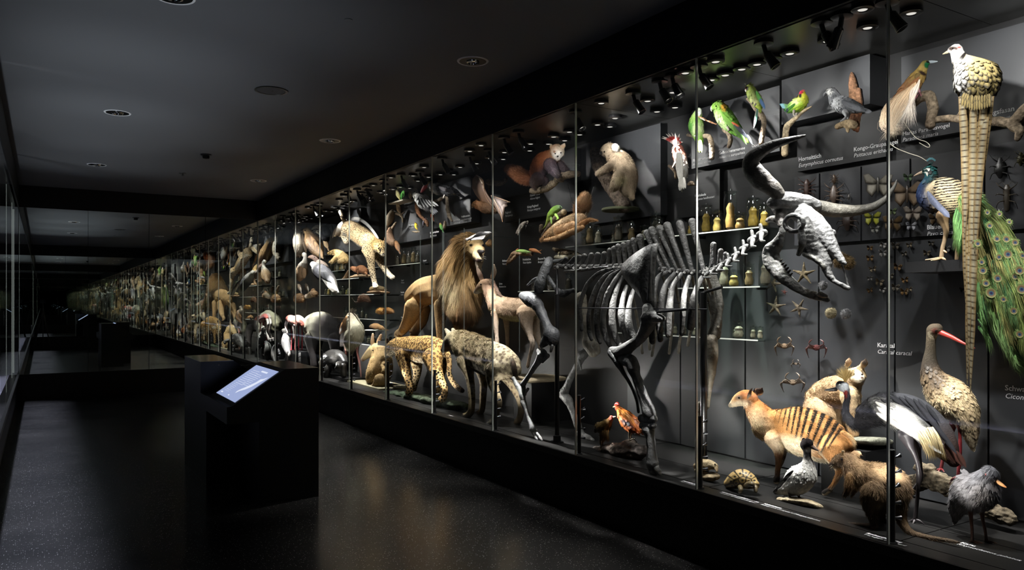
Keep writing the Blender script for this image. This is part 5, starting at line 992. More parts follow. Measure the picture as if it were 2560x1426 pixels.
a.chain([(1600,560,120,-.09),(1570,680,76,-.1),(1600,800,48,-.1),(1640,920,36,-.1),(1625,1020,28,-.1),(1585,1110,30,-.1),(1550,1145,34,-.11)], [(170,154,120),(150,134,104),(140,124,96),(190,180,160)], .8, fl=.5); a.chain([(1740,600,110,.09),(1800,720,70,.1),(1860,860,46,.1),(1885,980,38,.1),(1870,1090,38,.1),(1840,1145,42,.09)], [(150,134,104),(130,114,88),(124,108,84)], .8, fl=.5)
a.chain([(1770,430,28,-.02),(1800,500,30,-.05),(1812,590,22,-.05),(1800,650,8,-.05)], [(60,50,40),(40,34,30)], .8, fl=2)
a.build(1.9, belly=((130,118,94), -.3), pat=spots_pat(9, 3.2, (70,52,36), reg=lambda U, N: ((U[:, 0] > 1250)*(U[:, 1] < 900))*.75, jit=.5), paint=[(1010,345,34,26,(30,26,24),.4),(1045,300,40,60,(70,62,54),.6,20),(1090,370,60,20,(150,136,100),.5)])
a.fur(46000, 6, .75, .12, .3, .12, region=lambda V, U, N: (U[:, 1] < 800)*1.+.3); a.fur(9000, 15, .9, .5, .25, .15, name='neck_mane', region=lambda V, U, N: ((N[:, 2] > .3)*(U[:, 0] > 1130)*(U[:, 0] < 1560))*1.); a.eye(1052, 262, 9)
# ------------------------------------------------------------------ far half of the case
# cheetah and the big sea bird behind it
a = Animal('cheetah', 'spotted cheetah leaping downwards, front paw on a small turtle', 'big cat', FL, 3.62, (1640, 1200)); CUR = a
a.chain([(1742,745,36),(1728,710,58),(1700,650,92),(1640,620,96),(1580,600,110)], [(190,170,130),(206,170,110),(204,160,90),(196,156,98),(196,158,104)], .85, fl=.5); a.chain([(1570,600,126),(1470,520,136),(1370,450,128),(1280,400,120),(1230,420,80)], [(200,168,118),(200,170,122),(202,172,126),(206,180,140)], .8)
a.chain([(1620,575,22,-.02),(1612,560,16,-.02)], [(90,70,50)], .5); a.chain([(1755,575,22,.05),(1770,565,16,.05)], [(90,70,50)], .5)
a.chain([(1545,680,100,-.08),(1570,800,62,-.1),(1585,930,48,-.1),(1610,1060,38,-.1),(1630,1150,36,-.1),(1640,1190,40,-.12)], [(200,172,126),(206,180,136),(220,204,172)], .8); a.chain([(1640,720,80,.08),(1700,840,56,.08),(1760,940,44,.08),(1820,1020,38,.06),(1878,1070,36,.05)], [(206,180,136),(214,192,152),(226,212,186)], .8)
a.chain([(1250,440,84,-.08),(1215,500,50,-.1),(1240,580,40,-.1)], [(206,182,144),(214,196,164)], .8); a.chain([(1270,360,70,.08),(1220,470,44,.12),(1150,480,34,.14)], [(206,182,144)], .8); a.chain([(1240,350,36),(1205,280,30),(1178,210,30),(1160,165,30)], [(200,176,134),(150,120,86),(196,176,140),(226,214,190)], 1)
a.build(1.25, smooth=2, belly=((232,224,206), -.3), pat=spots_pat(4.4, 1.45, (26,20,14), jit=.3), paint=[(1705,700,10,40,(30,22,18),.3,10),(1745,748,22,16,(40,32,30),.3),(1178,235,40,14,(40,30,24),.3,20),(1730,770,40,18,(232,224,206),.5)], mott=.06)
a.fur(14000, 3, .7, .3, .1, .2, cj=.1); a.eye(1680, 665, 9); a.eye(1752, 662, 8)
a = Animal('seabird', 'large white-winged seabird in flight behind the cheetah rump', 'bird', FL, 3.70, (1150, 420))
a.chain([(1100,480,22),(1130,440,40),(1170,380,60),(1210,330,50)], [(120,100,80),(150,130,106),(190,184,172),(220,216,208)], .85); a.build(1.3, smooth=3)
arc = catmull([(1190,310,0),(1290,255,0),(1400,245,0),(1510,310,0),(1610,420,0),(1690,545,0)], 22)
a.blades('wing', [(arc[i][0], arc[i][1], arc[min(i+3, len(arc)-1)][0]-16, arc[min(i+3, len(arc)-1)][1]+40*(1-i/len(arc)), 52*(1-.55*i/len(arc)), -.02-.001*i) for i in range(len(arc)-2)], lambda i, t, e: lin((222,220,214) if e < .5 else (150,146,140))*(1.05-.2*t)); a.blades('wing', [(1200-12*i,310+6*i,1130-14*i,360+28*i,50,.02,.06) for i in range(7)], lambda i, t, e: lin((150,136,116))*(1.1-.5*e)); a.part('bill', [[(1095,485,14),(1080,500,8)]], (190,170,120))
small('turtle', 'small speckled turtle under the leaping cheetah paw', 'turtle', FL, 3.6, [[(1580,1225,30),(1660,1215,46),(1740,1225,34)],[(1790,1235,14),(1760,1240,12)]], [[(140,120,80),(110,92,60)],[(130,110,80)]], (1660,1260), rough=(1, 20))
rock('wood_base', 'flat wooden base under the small turtle', FL, 3.6, [[(1560,1268,18),(1680,1262,20),(1800,1272,16)]], [(130,100,70)], 'base', 'wood', 3, (.6, 16), 1.3)
# birds of prey
def raptor(label, ch, cols, paint, bill, eye, x, name, wing, wc, tail=None, tc=(90,76,60), sh=4, cat='bird of prey'):
    return parrot(label, ch, cols, paint, bill, eye, x=x, fr=FL, name=name, cat=cat, base=ch[-1][:2], billc=(130,118,84), sh=sh, wing=(wing, lambda i, t, e: lin(wc if i % 3 else tuple(int(c*.7) for c in wc))*(1.15-.5*e)), tail=(tail, lambda i, t, e: lin(tc)*(1.1-.5*e)) if tail else None)
raptor('pale streaked buzzard with a brown back, left of the golden eagle', [(546,386,36),(567,398,46),(574,452,52),(592,550,88),(600,660,84),(580,750,44)], [(190,176,150),(200,186,160),(206,196,176),(190,178,156),(170,156,134),(150,136,116)], [(660,560,50,120,(110,88,64),.5)], [(522,390,15),(506,400,10),(504,412,4)], (540,380,7), 3.62, 'buzzard', [(620+10*i,440+20*i,650+6*i,620+20*i,40,-.06) for i in range(7)], (120,98,72), [(580+12*i,720,560+20*i,800,30) for i in range(3)])
raptor('golden-brown eagle perched beside the pale buzzard', [(664,432,38),(700,430,54),(728,472,64),(768,560,106),(830,670,98),(885,750,52)], [(180,146,96),(176,140,90),(160,124,80),(130,100,68),(140,110,76),(150,120,84)], [(720,700,40,60,(70,54,42),.6)], [(640,440,20),(616,452,14),(610,472,5)], (672,420,8), 3.60, 'eagle', [(740+16*i,480+24*i,830+12*i,650+20*i,56,-.08) for i in range(8)], (166,128,88), [(850+10*i,740,890+12*i,800+4*i,34) for i in range(4)], (176,146,106))
raptor('white-necked vulture with a brown body', [(650,750,22),(664,745,30),(672,790,26),(668,850,40),(640,920,70),(620,1000,84),(600,1070,50)], [(226,222,212),(220,214,204),(214,206,192),(226,220,206),(170,140,104),(150,118,84),(120,96,70)], [], [(636,756,12),(628,772,6)], (656,742,5), 3.52, 'vulture', [(600+14*i,900+8*i,590+16*i,1080,36,-.06) for i in range(6)], (140,110,78), cat='vulture')
raptor('condor with a white ruff and long white wing panels', [(775,880,40),(810,905,52),(850,950,90),(920,1010,108),(1000,1090,92),(1060,1180,60),(1100,1260,30)], [(226,222,210),(220,216,206),(96,96,102),(84,84,90),(90,90,94),(190,186,176),(206,202,192)], [], None, None, 3.46, 'condor', [(850+24*i,960+10*i,1000+14*i,1120+10*i,60,-.09) for i in range(7)], (92,92,98), [(900+24*i,1060+10*i,1090+10*i,1300-6*i,40,-.10) for i in range(6)], (214,208,196), cat='condor')
small('king_vulture', 'bare-headed vulture with a hooked bill beside the condor ruff', 'vulture', FL, 3.56, [[(720,790,14),(760,785,30),(815,800,44),(840,850,40)],[(860,860,46),(910,900,60),(960,930,44)]], [[(150,120,100),(170,140,124),(120,96,86)],[(190,170,156),(170,150,136),(120,104,92)]], (840,880), eye=(800,785,7))
for i, (x, y, s_, l) in enumerate(((870, 378, 1, 'upper white-billed hornbill beside the eagle'), (850, 440, .9, 'lower white-billed hornbill beside the eagle'))):
    b = small('hornbill', l, 'hornbill', FL, 3.72, [[(x-10,y,30*s_),(x+30,y+8,40*s_),(x+80,y+20,50*s_),(x+100,y+80,60*s_)]], [[(214,206,180),(190,180,150),(50,50,56),(30,30,34)]], (x+100, y+130)); b.part('bill', [[(x-30,y-6,20*s_),(x-70,y+4,18*s_),(x-106,y+30,8*s_)],[(x-20,y-26,12*s_),(x-60,y-18,10*s_)]], (206,200,176), k=.6); b.eye(x, y-6, 6)
b = small('hornbill', 'black-crested hornbill with a dark drooping bill under the white board', 'hornbill', FL, 3.76, [[(1010,345,30),(980,365,36),(960,400,44),(955,480,60),(960,540,50)]], [[(40,40,44),(50,50,54),(206,206,200),(60,60,64),(40,40,44)]], (960,560)); b.part('bill', [[(1030,350,22),(1048,385,14),(1052,420,6)]], (50,48,50))
songbird('slim buff bird on a stick between the hornbills and the anteater', 960, 600, 150, [(170,140,100),(190,160,120)], (140,112,80), fr=FL, xx=3.74)
# lesser anteater and small mammals on the shelves
a = small('tamandua', 'pale golden tamandua with a long snout reaching over the jars', 'anteater', FL, 3.68, [[(985,738,12),(1030,718,22),(1085,712,36),(1140,740,54),(1200,790,62),(1240,830,40)],[(1120,780,36,-.04),(1050,840,28,-.06),(1015,855,16,-.06)],[(1200,830,40,-.04),(1150,840,26,-.06),(1130,845,16,-.06)],[(1105,700,14),(1110,690,8)]], [[(200,170,110),(206,176,120),(196,166,106)]]*4, (1180,850), fur=(5000, 5, .7), eye=(1050,712,6))
small('mongoose', 'reddish mongoose crouching on a flat log', 'mongoose', FL, 3.72, [[(1295,930,12),(1330,935,26),(1390,955,40),(1450,945,52),(1500,980,40)],[(1400,990,14,-.03),(1395,1020,9,-.03)],[(1500,1000,20,-.03),(1520,1020,12,-.03)]], [[(140,92,60),(150,100,64),(140,90,56)]]*3, (1430,1020), fur=(4000, 4, .7))
rock('flat_log', 'flat log on a glass shelf under the mongoose', FL, 3.72, [[(1290,1062,16),(1380,1045,22),(1470,1040,22),(1560,1045,18)]], [(130,104,74),(150,124,92)], 'log', 'wood', 1.2, (1, 18), 1.3)
small('ground_squirrel', 'small upright ground squirrel left of the mongoose log', 'squirrel', FL, 3.70, [[(1270,970,14),(1260,1000,22),(1240,1050,30),(1210,1075,16),(1180,1085,6)]], [[(120,92,60),(140,108,72),(120,92,62)]], (1240,1080), fur=(1500, 3, .7))
small('bandicoot', 'dark brown long-tailed bandicoot on a small black shelf', 'rodent', FM, 3.78, [[(1690,85,16),(1660,50,36),(1610,20,50),(1560,40,44),(1540,70,24)],[(1540,70,8),(1490,95,7),(1450,70,5),(1425,25,4)]], [[(90,60,44),(104,66,46),(96,62,46)],[(80,60,50)]], (1610,100), fur=(4000, 5, .7))
small('guinea_pig', 'tawny short-legged rodent on a glass shelf, left one', 'rodent', FM, 3.80, [[(1795,230,20),(1830,220,44),(1880,225,46),(1905,240,30)]], [[(140,100,50),(176,120,50),(150,104,56)]], (1850,262), fur=(3500, 4, .7)); small('guinea_pig', 'tawny rodent with a pointed tail on a glass shelf, right one', 'rodent', FM, 3.80, [[(1920,225,40),(1960,215,44),(2010,225,34),(2050,240,6)]], [[(150,104,50),(176,120,60),(150,110,70)]], (1970,262), fur=(3500, 4, .7))
small('pangolin', 'rounded brown scaly mammal on a white round plate', 'mammal', FM, 3.80, [[(1690,460,10),(1720,450,30),(1780,450,42),(1850,470,36),(1920,500,14),(1990,515,5)]], [[(130,96,60),(150,104,64),(150,108,70),(120,90,60)]], (1800,500), rough=(1, 20))
lathe('white_plate', [(.13, 0), (.14, .006), (.13, .01)], at(*FM(1760,515), 3.80), (0,0,1), simple('chalk_white', (.6, .6, .56), .7), None, 28); tag(bpy.data.objects['white_plate'], 'white round plate under the scaly brown mammal', 'plate')
a = small('possum', 'grey possum hugging a broken branch beside the cheetah', 'possum', FL, 3.72, [[(1840,400,30),(1830,460,46),(1840,540,60),(1880,590,40)],[(1790,520,26),(1770,560,20)]], [[(150,116,90),(160,126,100),(140,110,84)]]*2, (1850,590), fur=(2500, 4, .7)); perch('broken upright branch with the grey possum', FL, 3.74, [[(1920,310,14),(1880,370,22),(1840,430,24),(1820,500,22)]])
songbird('grey-brown woodpecker-like bird on the tip of the broken branch', 1842, 250, 230, [(130,116,96),(120,106,86),(110,96,80)], (96,84,68), fr=FL, xx=3.72, face=1); songbird('small rusty bird on a white stand below the possum', 1940, 640, 150, [(150,100,60),(170,124,84)], (120,84,56), fr=FL, xx=3.74)
# floor animals
a = Animal('aardvark', 'tan aardvark with long upright ears rearing beside the jaguar', 'aardvark', FM, 3.55, (1800, 1380))
a.chain([(1582,950,30),(1630,900,46),(1690,845,66),(1760,800,88),(1830,800,110)], [(150,126,84),(160,136,92),(176,152,104),(176,150,100),(160,134,88)], .8, fl=.5); a.chain([(1850,830,130),(1860,960,165),(1840,1100,190),(1790,1240,170),(1740,1330,90)], [(150,124,80),(140,114,72),(136,110,68),(130,104,66),(110,90,60)], .85)
a.chain([(1730,740,30,-.03),(1730,660,32,-.04),(1735,570,20,-.04)], [(150,120,84),(170,140,110)], .4, fl=.3); a.chain([(1810,740,30,.05),(1830,650,34,.07),(1860,580,22,.08)], [(150,120,84),(170,140,110)], .4, fl=.3)
a.chain([(1750,960,60,-.1),(1700,1060,40,-.12),(1690,1130,24,-.12)], [(140,114,72),(110,90,66)], .8); a.chain([(1900,1000,50,.0),(1900,1090,30,-.06),(1880,1120,18,-.08)], [(140,114,72)], .8); a.chain([(1850,1260,110,-.08),(1760,1350,50,-.12),(1660,1370,30,-.14)], [(126,102,64),(90,74,54)], .8)
a.build(1.4, paint=[(1578,955,26,20,(110,80,66),.4)]); a.fur(12000, 4, .8); a.eye(1738, 812, 12)
box('pale_board', (3.36, at(*FM(1990,1400),3.5)[1], DECK+.001), (3.78, at(*FM(1420,1370),3.5)[1], DECK+.02), simple('ochre_board', (.22, .20, .12), .8)); tag(bpy.data.objects['pale_board'], 'thin ochre board under the aardvark', 'board')
a = Animal('shoebill', 'shoebill with a huge brown bill and tufted crest on pink legs', 'bird', FM, 3.55, (1440, 1240))
a.chain([(1400,300,60),(1420,330,86),(1450,400,100),(1480,520,128),(1440,640,140),(1410,740,96),(1410,830,44)], [(110,100,86),(130,120,100),(170,164,140),(186,182,156),(180,176,150),(150,146,124),(120,116,100)], .9, flow=1); a.build(1.4, smooth=3, paint=[(1300,620,40,90,(90,84,80),.5)])
a.fur(9000, 6, .8, .25, .3, .25); a.strands('crest', [[(1390+14*i,250,0),(1400+14*i,220,0),(1420+16*i,180+6*i,0)] for i in range(6)], 30, 1.2, (120,112,100), 10)
a.part('bill', [[(1380,340,62,-.04),(1340,420,74,-.06),(1300,490,58,-.07),(1262,540,30,-.06),(1248,562,12,-.05)]], [(150,110,70),(160,116,74),(140,100,64),(110,76,50)], k=.8); a.eye(1372, 310, 10)
for x0, x1, yy, d in ((1335, 1340, 1225, -.05), (1500, 1560, 1240, .05)): a.part('leg', [[(x0,720,34,d),(x0+4,850,16,d),((x0+x1)/2,960,18,d),(x1-6,1120,13,d),(x1,yy,14,d)],[(x1,yy,12,d),(x1-50,yy+20,9,d),(x1-90,yy+30,5,d)],[(x1,yy,12,d),(x1+40,yy+20,9,d),(x1+60,yy+30,5,d)],[(x1,yy,12,d),(x1-20,yy+40,9,d-.04),(x1-40,yy+60,5,d-.06)]], [(200,150,140),(206,120,110),(196,140,130),(180,130,120)])
a.blades('wing', [(1290+14*i,500+10*i,1250+16*i,760,44,-.06) for i in range(5)], lambda i, t, e: lin((110,104,100))*(1.1-.5*e))
a = Animal('tapir', 'black-and-white tapir standing behind the shoebill', 'tapir', FM, 3.68, (900, 1040))
a.chain([(800,480,130),(860,450,190),(960,450,220),(1070,490,196),(1180,520,170),(1260,560,120),(1300,620,80),(1310,690,44)], [(190,184,150),(206,202,172),(214,210,184),(50,46,44),(44,40,39),(42,38,37),(40,36,35),(36,33,32)], .8, fl=.3)
for p in ([(830,640,120,-.12),(830,800,70,-.13),(850,930,50,-.13),(860,1030,52,-.13)], [(900,640,110,.12),(900,820,64,.13),(910,1030,50,.13)], [(1150,640,90,-.12),(1160,820,56,-.13),(1160,1040,50,-.13)], [(1230,660,80,.12),(1240,1030,46,.13)]): a.chain(p, (44,40,40), .9)
a.chain([(1215,470,26,-.08),(1225,430,20,-.09)], (70,62,60), .5); a.build(1.6, paint=[(1130,500,90,220,(44,40,40),.3),(780,640,60,90,(40,38,38),.4),(880,690,140,70,(36,34,34),.3)], mott=.05); a.eye(1290, 560, 10)
a = Animal('giant_tortoise', 'dark giant tortoise with a glossy domed shell beside the tapir leg', 'tortoise', FM, 3.42, (1150, 1180)); 
a.chain([(1000,990,70),(1080,930,104),(1170,910,118),(1260,940,100),(1310,1000,60)], [(36,35,34),(44,43,42),(40,39,38)], 1.1)
def ridges(V, U, N, C):
    pts = np.array([(1040,940),(1120,880),(1210,870),(1290,930),(1080,1000),(1170,970),(1260,1000)], float); d = np.sort(np.hypot(U[:, None, 0]-pts[:, 0], U[:, None, 1]-pts[:, 1]), 1); k = (np.clip((14-(d[:, 1]-d[:, 0]))/10, 0, 1)*.8)[:, None]; r = (np.sin(d[:, 0]*.35) > .5)[:, None]*.4; C = C*(1-r*.6)+lin((130,126,120))*r*.6; return C*(1-k)+lin((24,22,22))*k
a.build(1.3, mat='horny', pat=ridges, name='shell', rough=(.8, 16)); gsk = [(52,50,47),(44,42,39)]
a.part('head', [[(1230,1010,46,-.1),(1226,1050,44,-.14),(1200,1080,36,-.15)]], gsk, bump=.1); 
for q in ([(1080,1060,60,-.08),(1060,1130,50,-.1),(1050,1190,52,-.1)], [(1290,1050,50,-.06),(1300,1180,46,-.06)], [(980,1040,44,.06),(960,1180,44,.06)]): a.part('leg', [q], gsk, k=1, bump=.12)
box('low_block', (3.34, at(*FM(1420,1290),3.42)[1], DECK+.001), (3.75, at(*FM(1010,1250),3.42)[1], DECK+.045), M['black']); tag(bpy.data.objects['low_block'], 'low black block beside the giant tortoise and shoebill', 'block')
for i, (bx, l) in enumerate(((610, 'white flamingo with a pink-edged wing, right of a pair'), (505, 'pink-red backed flamingo, left of a pair'))):
    a = Animal('flamingo', l, 'flamingo', FM, 3.50-.08*i, (bx+40, 800)); o = bx-600
    a.chain([(560+o,350,34),(600+o,340,60),(650+o,380,70),(680+o,430,36)], [(230,216,210),(226,200,190),(220,180,170),(206,110,90)] if i == 0 else [(190,90,80),(200,110,96),(220,190,180),(230,220,214)], .8)
    a.chain([(560+o,360,22),(540+o,450,20),(560+o,560,19),(545+o,640,19),(520+o,700,20),(505+o,680,24)], [(232,226,222),(228,214,208)], .9); a.build(1.2, smooth=2); a.part('bill', [[(500+o,690,18),(490+o,720,16),(500+o,745,8)]], (40,34,34))
    a.blades('wing', [(580+14*k+o,320+8*k,640+16*k+o,420+4*k,40,-.06) for k in range(5)], lambda i_, t, e: lin((226,196,186) if i_ % 2 else (200,110,96))*(1.1-.4*e))
    for d, xx in ((-.03, 620), (.03, 672)): a.part('leg', [[(xx+o,440,10,d),(xx+4+o,600,8,d),(xx+2+o,800,8,d)],[(xx+o,800,7,d),(xx-30+o,806,5,d)]], (190,50,60))
M['acryl'] = glass_mat('acrylic', (.85, .88, .88), 2.5)
box('acrylic_block', (3.40, at(*FM(760,800),3.5)[1], DECK), (3.7, at(*FM(520,800),3.5)[1], at(*FM(620,806),3.5)[2]), M['black']); tag(bpy.data.objects['acrylic_block'], 'black plinth under the flamingo pair', 'plinth')
a = Animal('cormorant', 'grey-backed diving bird with a white neck standing near the glass', 'bird', FM, 3.36, (470, 960))
a.chain([(410,500,20),(420,520,30),(425,570,26),(440,640,62),(450,720,70),(470,800,50),(490,870,24)], [(226,222,216),(40,40,44),(230,228,222),(150,150,152),(130,130,132),(140,140,140),(190,186,180)], .85); a.build(1.2, smooth=3); a.shingle(5, lambda c, t, e, i: c*(1.1-.3*e), None, .55, .05); a.part('bill', [[(396,515,12),(375,525,4)]], (50,44,40))
for d in (-.02, .02): a.part('leg', [[(470,840,16,d),(472,955,10,d)],[(472,955,9,d),(440,962,6,d)]], (50,46,44))
a = Animal('penguin', 'hunched penguin with a white belly and dark back near the end mirror', 'penguin', FM, 3.34, (320, 980))
a.chain([(330,720,26),(310,740,40),(290,800,62),(290,900,66),(300,960,40)], [(40,40,44),(50,50,54),(200,200,196),(214,212,206),(150,150,148)], .85); a.build(1.2, smooth=3, paint=[(330,840,30,120,(44,44,48),.4)]); a.part('bill', [[(300,725,12),(270,735,4)]], (50,44,40)); a.part('flipper', [[(330,790,16,-.06),(350,870,18,-.07),(345,930,8,-.06)]], (40,40,44), k=.4); a.eye(308, 718, 6)

# little mammals and birds crowded on the shelf under the vultures
b = small('hedgehog', 'round fluffy brown animal on the shelf under the vultures', 'mammal', FL, 3.60, [[(560,1350,46),(600,1340,60),(640,1350,40)]], [[(120,90,60),(150,116,80),(130,100,70)]], (600,1400), fur=(3000, 5, .7))
small('marmot', 'pale reclining animal with a brown back under the condor', 'mammal', FL, 3.60, [[(690,1320,26),(730,1310,34),(780,1285,44),(820,1290,40)],[(780,1250,30),(790,1235,24)]], [[(206,196,176),(180,160,130),(140,108,74)],[(140,104,70)]], (760,1340), fur=(2500, 4, .7))
for q in ((600, 1210, 'left'), (700, 1205, 'right')): songbird('speckled brown bird with a pale fan tail, %s of two under the white-necked vulture' % q[2], q[0], q[1], 110, [(110,96,80),(130,112,90)], (190,180,164), fr=FL, xx=3.62)
small('armadillo', 'small brown sleeping animal on a white stand left of the shelf end', 'mammal', FM, 3.60, [[(600,60,40),(650,40,48),(700,55,36)]], [[(150,116,72),(140,104,66)]], (650,95), fur=(2500, 4, .7))
# ------------------------------------------------------------------ bison skeleton
a = Animal('bison_skeleton', 'large dark grey bison skeleton with curved black horns standing across the case', 'skeleton', FI, 3.35, (700, 1395, -.2))
BC = (72, 72, 72)
def bone(name, chains, col=BC, k=.9, n=12, bump=.12, fr=FI, step=5, smooth=True):
    a.fr = fr; return a.part(name, chains, col, 'bone', k, n, None, step, bump)
def plate(name, pts, dx, th, col=BC, fr=FI, bulge=0):
    a.fr = fr; A = np.array([a.P(x, y, dx) for x, y in pts]); c = A.mean(0); n = len(A); v = np.array([1., 0, 0])
    In = c+(A-c)*.55
    V = np.vstack([A, In-v*(th+bulge), A+v*th, In+v*(th-bulge), [c-v*(th+bulge*1.2), c+v*(th-bulge*1.2)]]); F = []
    for i in range(n):
        j = (i+1) % n
        F += [(i, j, n+j, n+i), (n+i, n+j, 4*n), (2*n+j, 2*n+i, 3*n+i, 3*n+j), (3*n+j, 3*n+i, 4*n+1), (j, i, 2*n+i, 2*n+j)]
    return mesh_obj(name, V, F, M['bone'], a.root, np.repeat(lin(col)[None], len(V), 0))
# backbone: every vertebra with its spine
verts = [(205,268,250,232,13),(250,270,298,228,14),(293,272,322,222,15),(330,273,348,218,15),(366,273,386,213,16),(402,273,420,211,16),(438,272,456,207,17),
 (472,270,484,188,16),(508,268,508,178,16),(540,268,530,166,17),(572,268,558,158,17),(604,270,588,146,17),(640,274,612,132,18),(676,278,648,116,20),
 (772,286,684,90,20),(812,290,712,74,21),(852,294,756,68,22),(890,298,794,52,22),(930,300,862,42,22),(992,300,930,30,21),(1030,290,1045,156,17),(1068,284,1084,190,15)]
for bx, by, tx, ty, w in verts:
    long = by-ty > 90
    bone('vertebra', [[(bx-16,by+6,15),(bx+16,by+4,15)],[(bx,by,13),(bx+(tx-bx)*.25,by+(ty-by)*.25,w*.62),(bx+(tx-bx)*.7,by+(ty-by)*.7,w*.8),(tx,ty,w)],[(bx,by+8,9,-.02),(bx-6,by+14,7,-.09)],[(bx,by+8,9,.02),(bx+6,by+2,7,.09)]], [BC,(90,89,87),(78,77,75)], .55)
for i in range(5): bone('vertebra', [[(240+34*i,300-3*i,7,-.05),(300+34*i,298-4*i,8,-.12),(330+36*i,290-4*i,4,-.16)]], BC, .5)
neck = [(190,830,26),(235,802,28),(285,775,30),(335,745,32),(385,708,34),(440,660,36),(500,600,40),(560,560,42)]
for i, (x, y, r) in enumerate(neck):
    bone('vertebra', [[(x-16,y+10,r*.62),(x+20,y-8,r*.62)],[(x,y-r*.3,r*.35),(x-8,y-r*1.4,r*.28)],[(x,y,r*.4,-.03),(x-30+i*4,y+r*1.1,r*.3,-.09),(x+20,y+r*1.25,r*.18,-.13)],[(x,y,r*.4,.03),(x+20,y-10,r*.3,.12)]], (66,66,65), .7, fr=FE)
for i, (x, y) in enumerate(((235,635),(312,700))): bone('spine_process', [[(x-8,y+140-70*i,16),(x-4,y+60-30*i,14),(x,y,15)]], BC, .6, fr=FE)
# ribs, near side then far side
near = [[(545,280,9),(440,303,11),(365,370,12),(325,480,12),(328,560,12),(332,615,10)],[(545,284,9),(455,330,11),(400,415,12),(372,530,12),(374,620,13),(386,668,10)],[(548,290,9),(485,332,12),(435,430,15),(412,550,14),(420,640,14),(432,685,10)],
 [(550,298,9),(512,350,12),(468,440,16),(448,560,16),(462,650,16),(492,715,12)],[(556,325,10),(524,395,13),(500,490,18),(500,590,19),(520,660,18),(545,710,13)],[(575,380,10),(555,450,14),(548,540,20),(566,620,19),(592,685,14)],[(612,400,11),(590,480,15),(586,570,20),(606,640,19),(640,690,16)],
 [(800,302,10),(748,330,13),(726,400,15),(722,500,16),(712,600,17),(715,680,16)],[(836,312,12),(786,375,15),(764,470,19),(754,580,19),(758,668,16)],[(872,314,12),(826,380,15),(808,480,19),(802,570,18),(800,645,16)],[(916,328,13),(890,410,15),(880,520,16),(874,638,14)],[(985,332,14),(952,395,16),(932,480,19),(922,600,22)]]
for r in near:
    q = [(x, y, w, -.03-.15*math.sin(min(1, i/(len(r)-1)*1.25)*math.pi*.62)) for i, (x, y, w) in enumerate(r)]; bone('rib', [q], [BC,(90,89,87),(72,72,71)], .5, 10)
far = [[(700,330),(735,430),(742,560),(712,755)],[(770,320),(800,420),(825,540),(806,742)],[(830,330),(850,430),(872,560),(856,740)],[(880,330),(905,430),(925,560),(906,700)],[(930,330),(950,440),(968,560),(958,692)],[(990,340),(1010,430),(1030,520),(1040,620)],[(640,330),(668,440),(688,560),(700,720)],[(1010,330),(1040,420),(1062,520),(1070,600)],[(580,330),(610,440),(640,600),(660,740)]]
for r in far: bone('rib', [[(x, y, 8, .05+.15*math.sin(i/3*2.2)) for i, (x, y) in enumerate(r)]], [(120,116,104),(132,126,112)], .5, 8)
# shoulder blade, fore legs
plate('shoulder_blade', [(734,148),(700,154),(668,170),(630,194),(590,224),(554,258),(544,290),(556,330),(590,372),(626,412),(656,452),(670,492),(716,494),(714,452),(716,390),(720,310),(728,220)], -.20, .016, (86,86,85), bulge=.012)
bone('blade_ridge', [[(712,168,5,-.225),(706,260,8,-.24),(702,360,9,-.24),(698,450,14,-.225)]], (98,98,96), .9)
bone('humerus', [[(690,500,32,-.21),(700,545,48,-.21),(690,590,40,-.21),(650,660,29,-.2),(600,700,31,-.2),(550,735,36,-.2),(500,735,30,-.2)],[(720,545,34,-.22),(770,556,17,-.22)]], (84,84,83))
bone('radius', [[(560,775,34,-.2),(600,790,38,-.2),(620,850,29,-.2),(650,930,26,-.2),(680,1010,32,-.2),(700,1070,38,-.2)]], (80,80,80))
bone('ulna', [[(490,740,20,-.22),(520,780,20,-.22),(560,850,12,-.21),(600,920,8,-.21),(630,1000,7,-.21),(640,1060,8,-.21)]], (80,80,80))
for c in ([(655,1092,22),(690,1098,24),(725,1096,20)], [(660,1132,20),(695,1138,24),(722,1132,18)]): bone('carpal_bone', [[(x, y, r, -.2) for x, y, r in c]], (110,110,108), bump=.2)
bone('metacarpal', [[(694,1158,34,-.2),(704,1200,27,-.2),(710,1260,24,-.2),(712,1310,32,-.2),(714,1335,36,-.2)]], (84,84,84))
for d in (0, 34): bone('toe_bone', [[(698+d,1345,17,-.2+d*.001),(704+d,1368,14,-.2),(714+d,1382,17,-.2),(732+d*.7,1394,10,-.2)]], (126,126,122), bump=.2)
bone('far_blade', [[(1040,330,26,.17),(1060,450,36,.17),(1062,560,30,.17),(1050,640,36,.17)]], (110,108,100), .3)
bone('far_radius', [[(345,-20,44,.15),(352,40,40,.15),(348,140,36,.15),(336,240,26,.15),(326,330,20,.15),(318,395,20,.15)]], (120,112,96), fr=FG)
bone('far_metacarpal', [[(276,380,18,.13),(266,470,14,.13),(262,560,14,.13),(264,660,18,.13),(268,725,22,.13)]], (112,106,94), fr=FG)
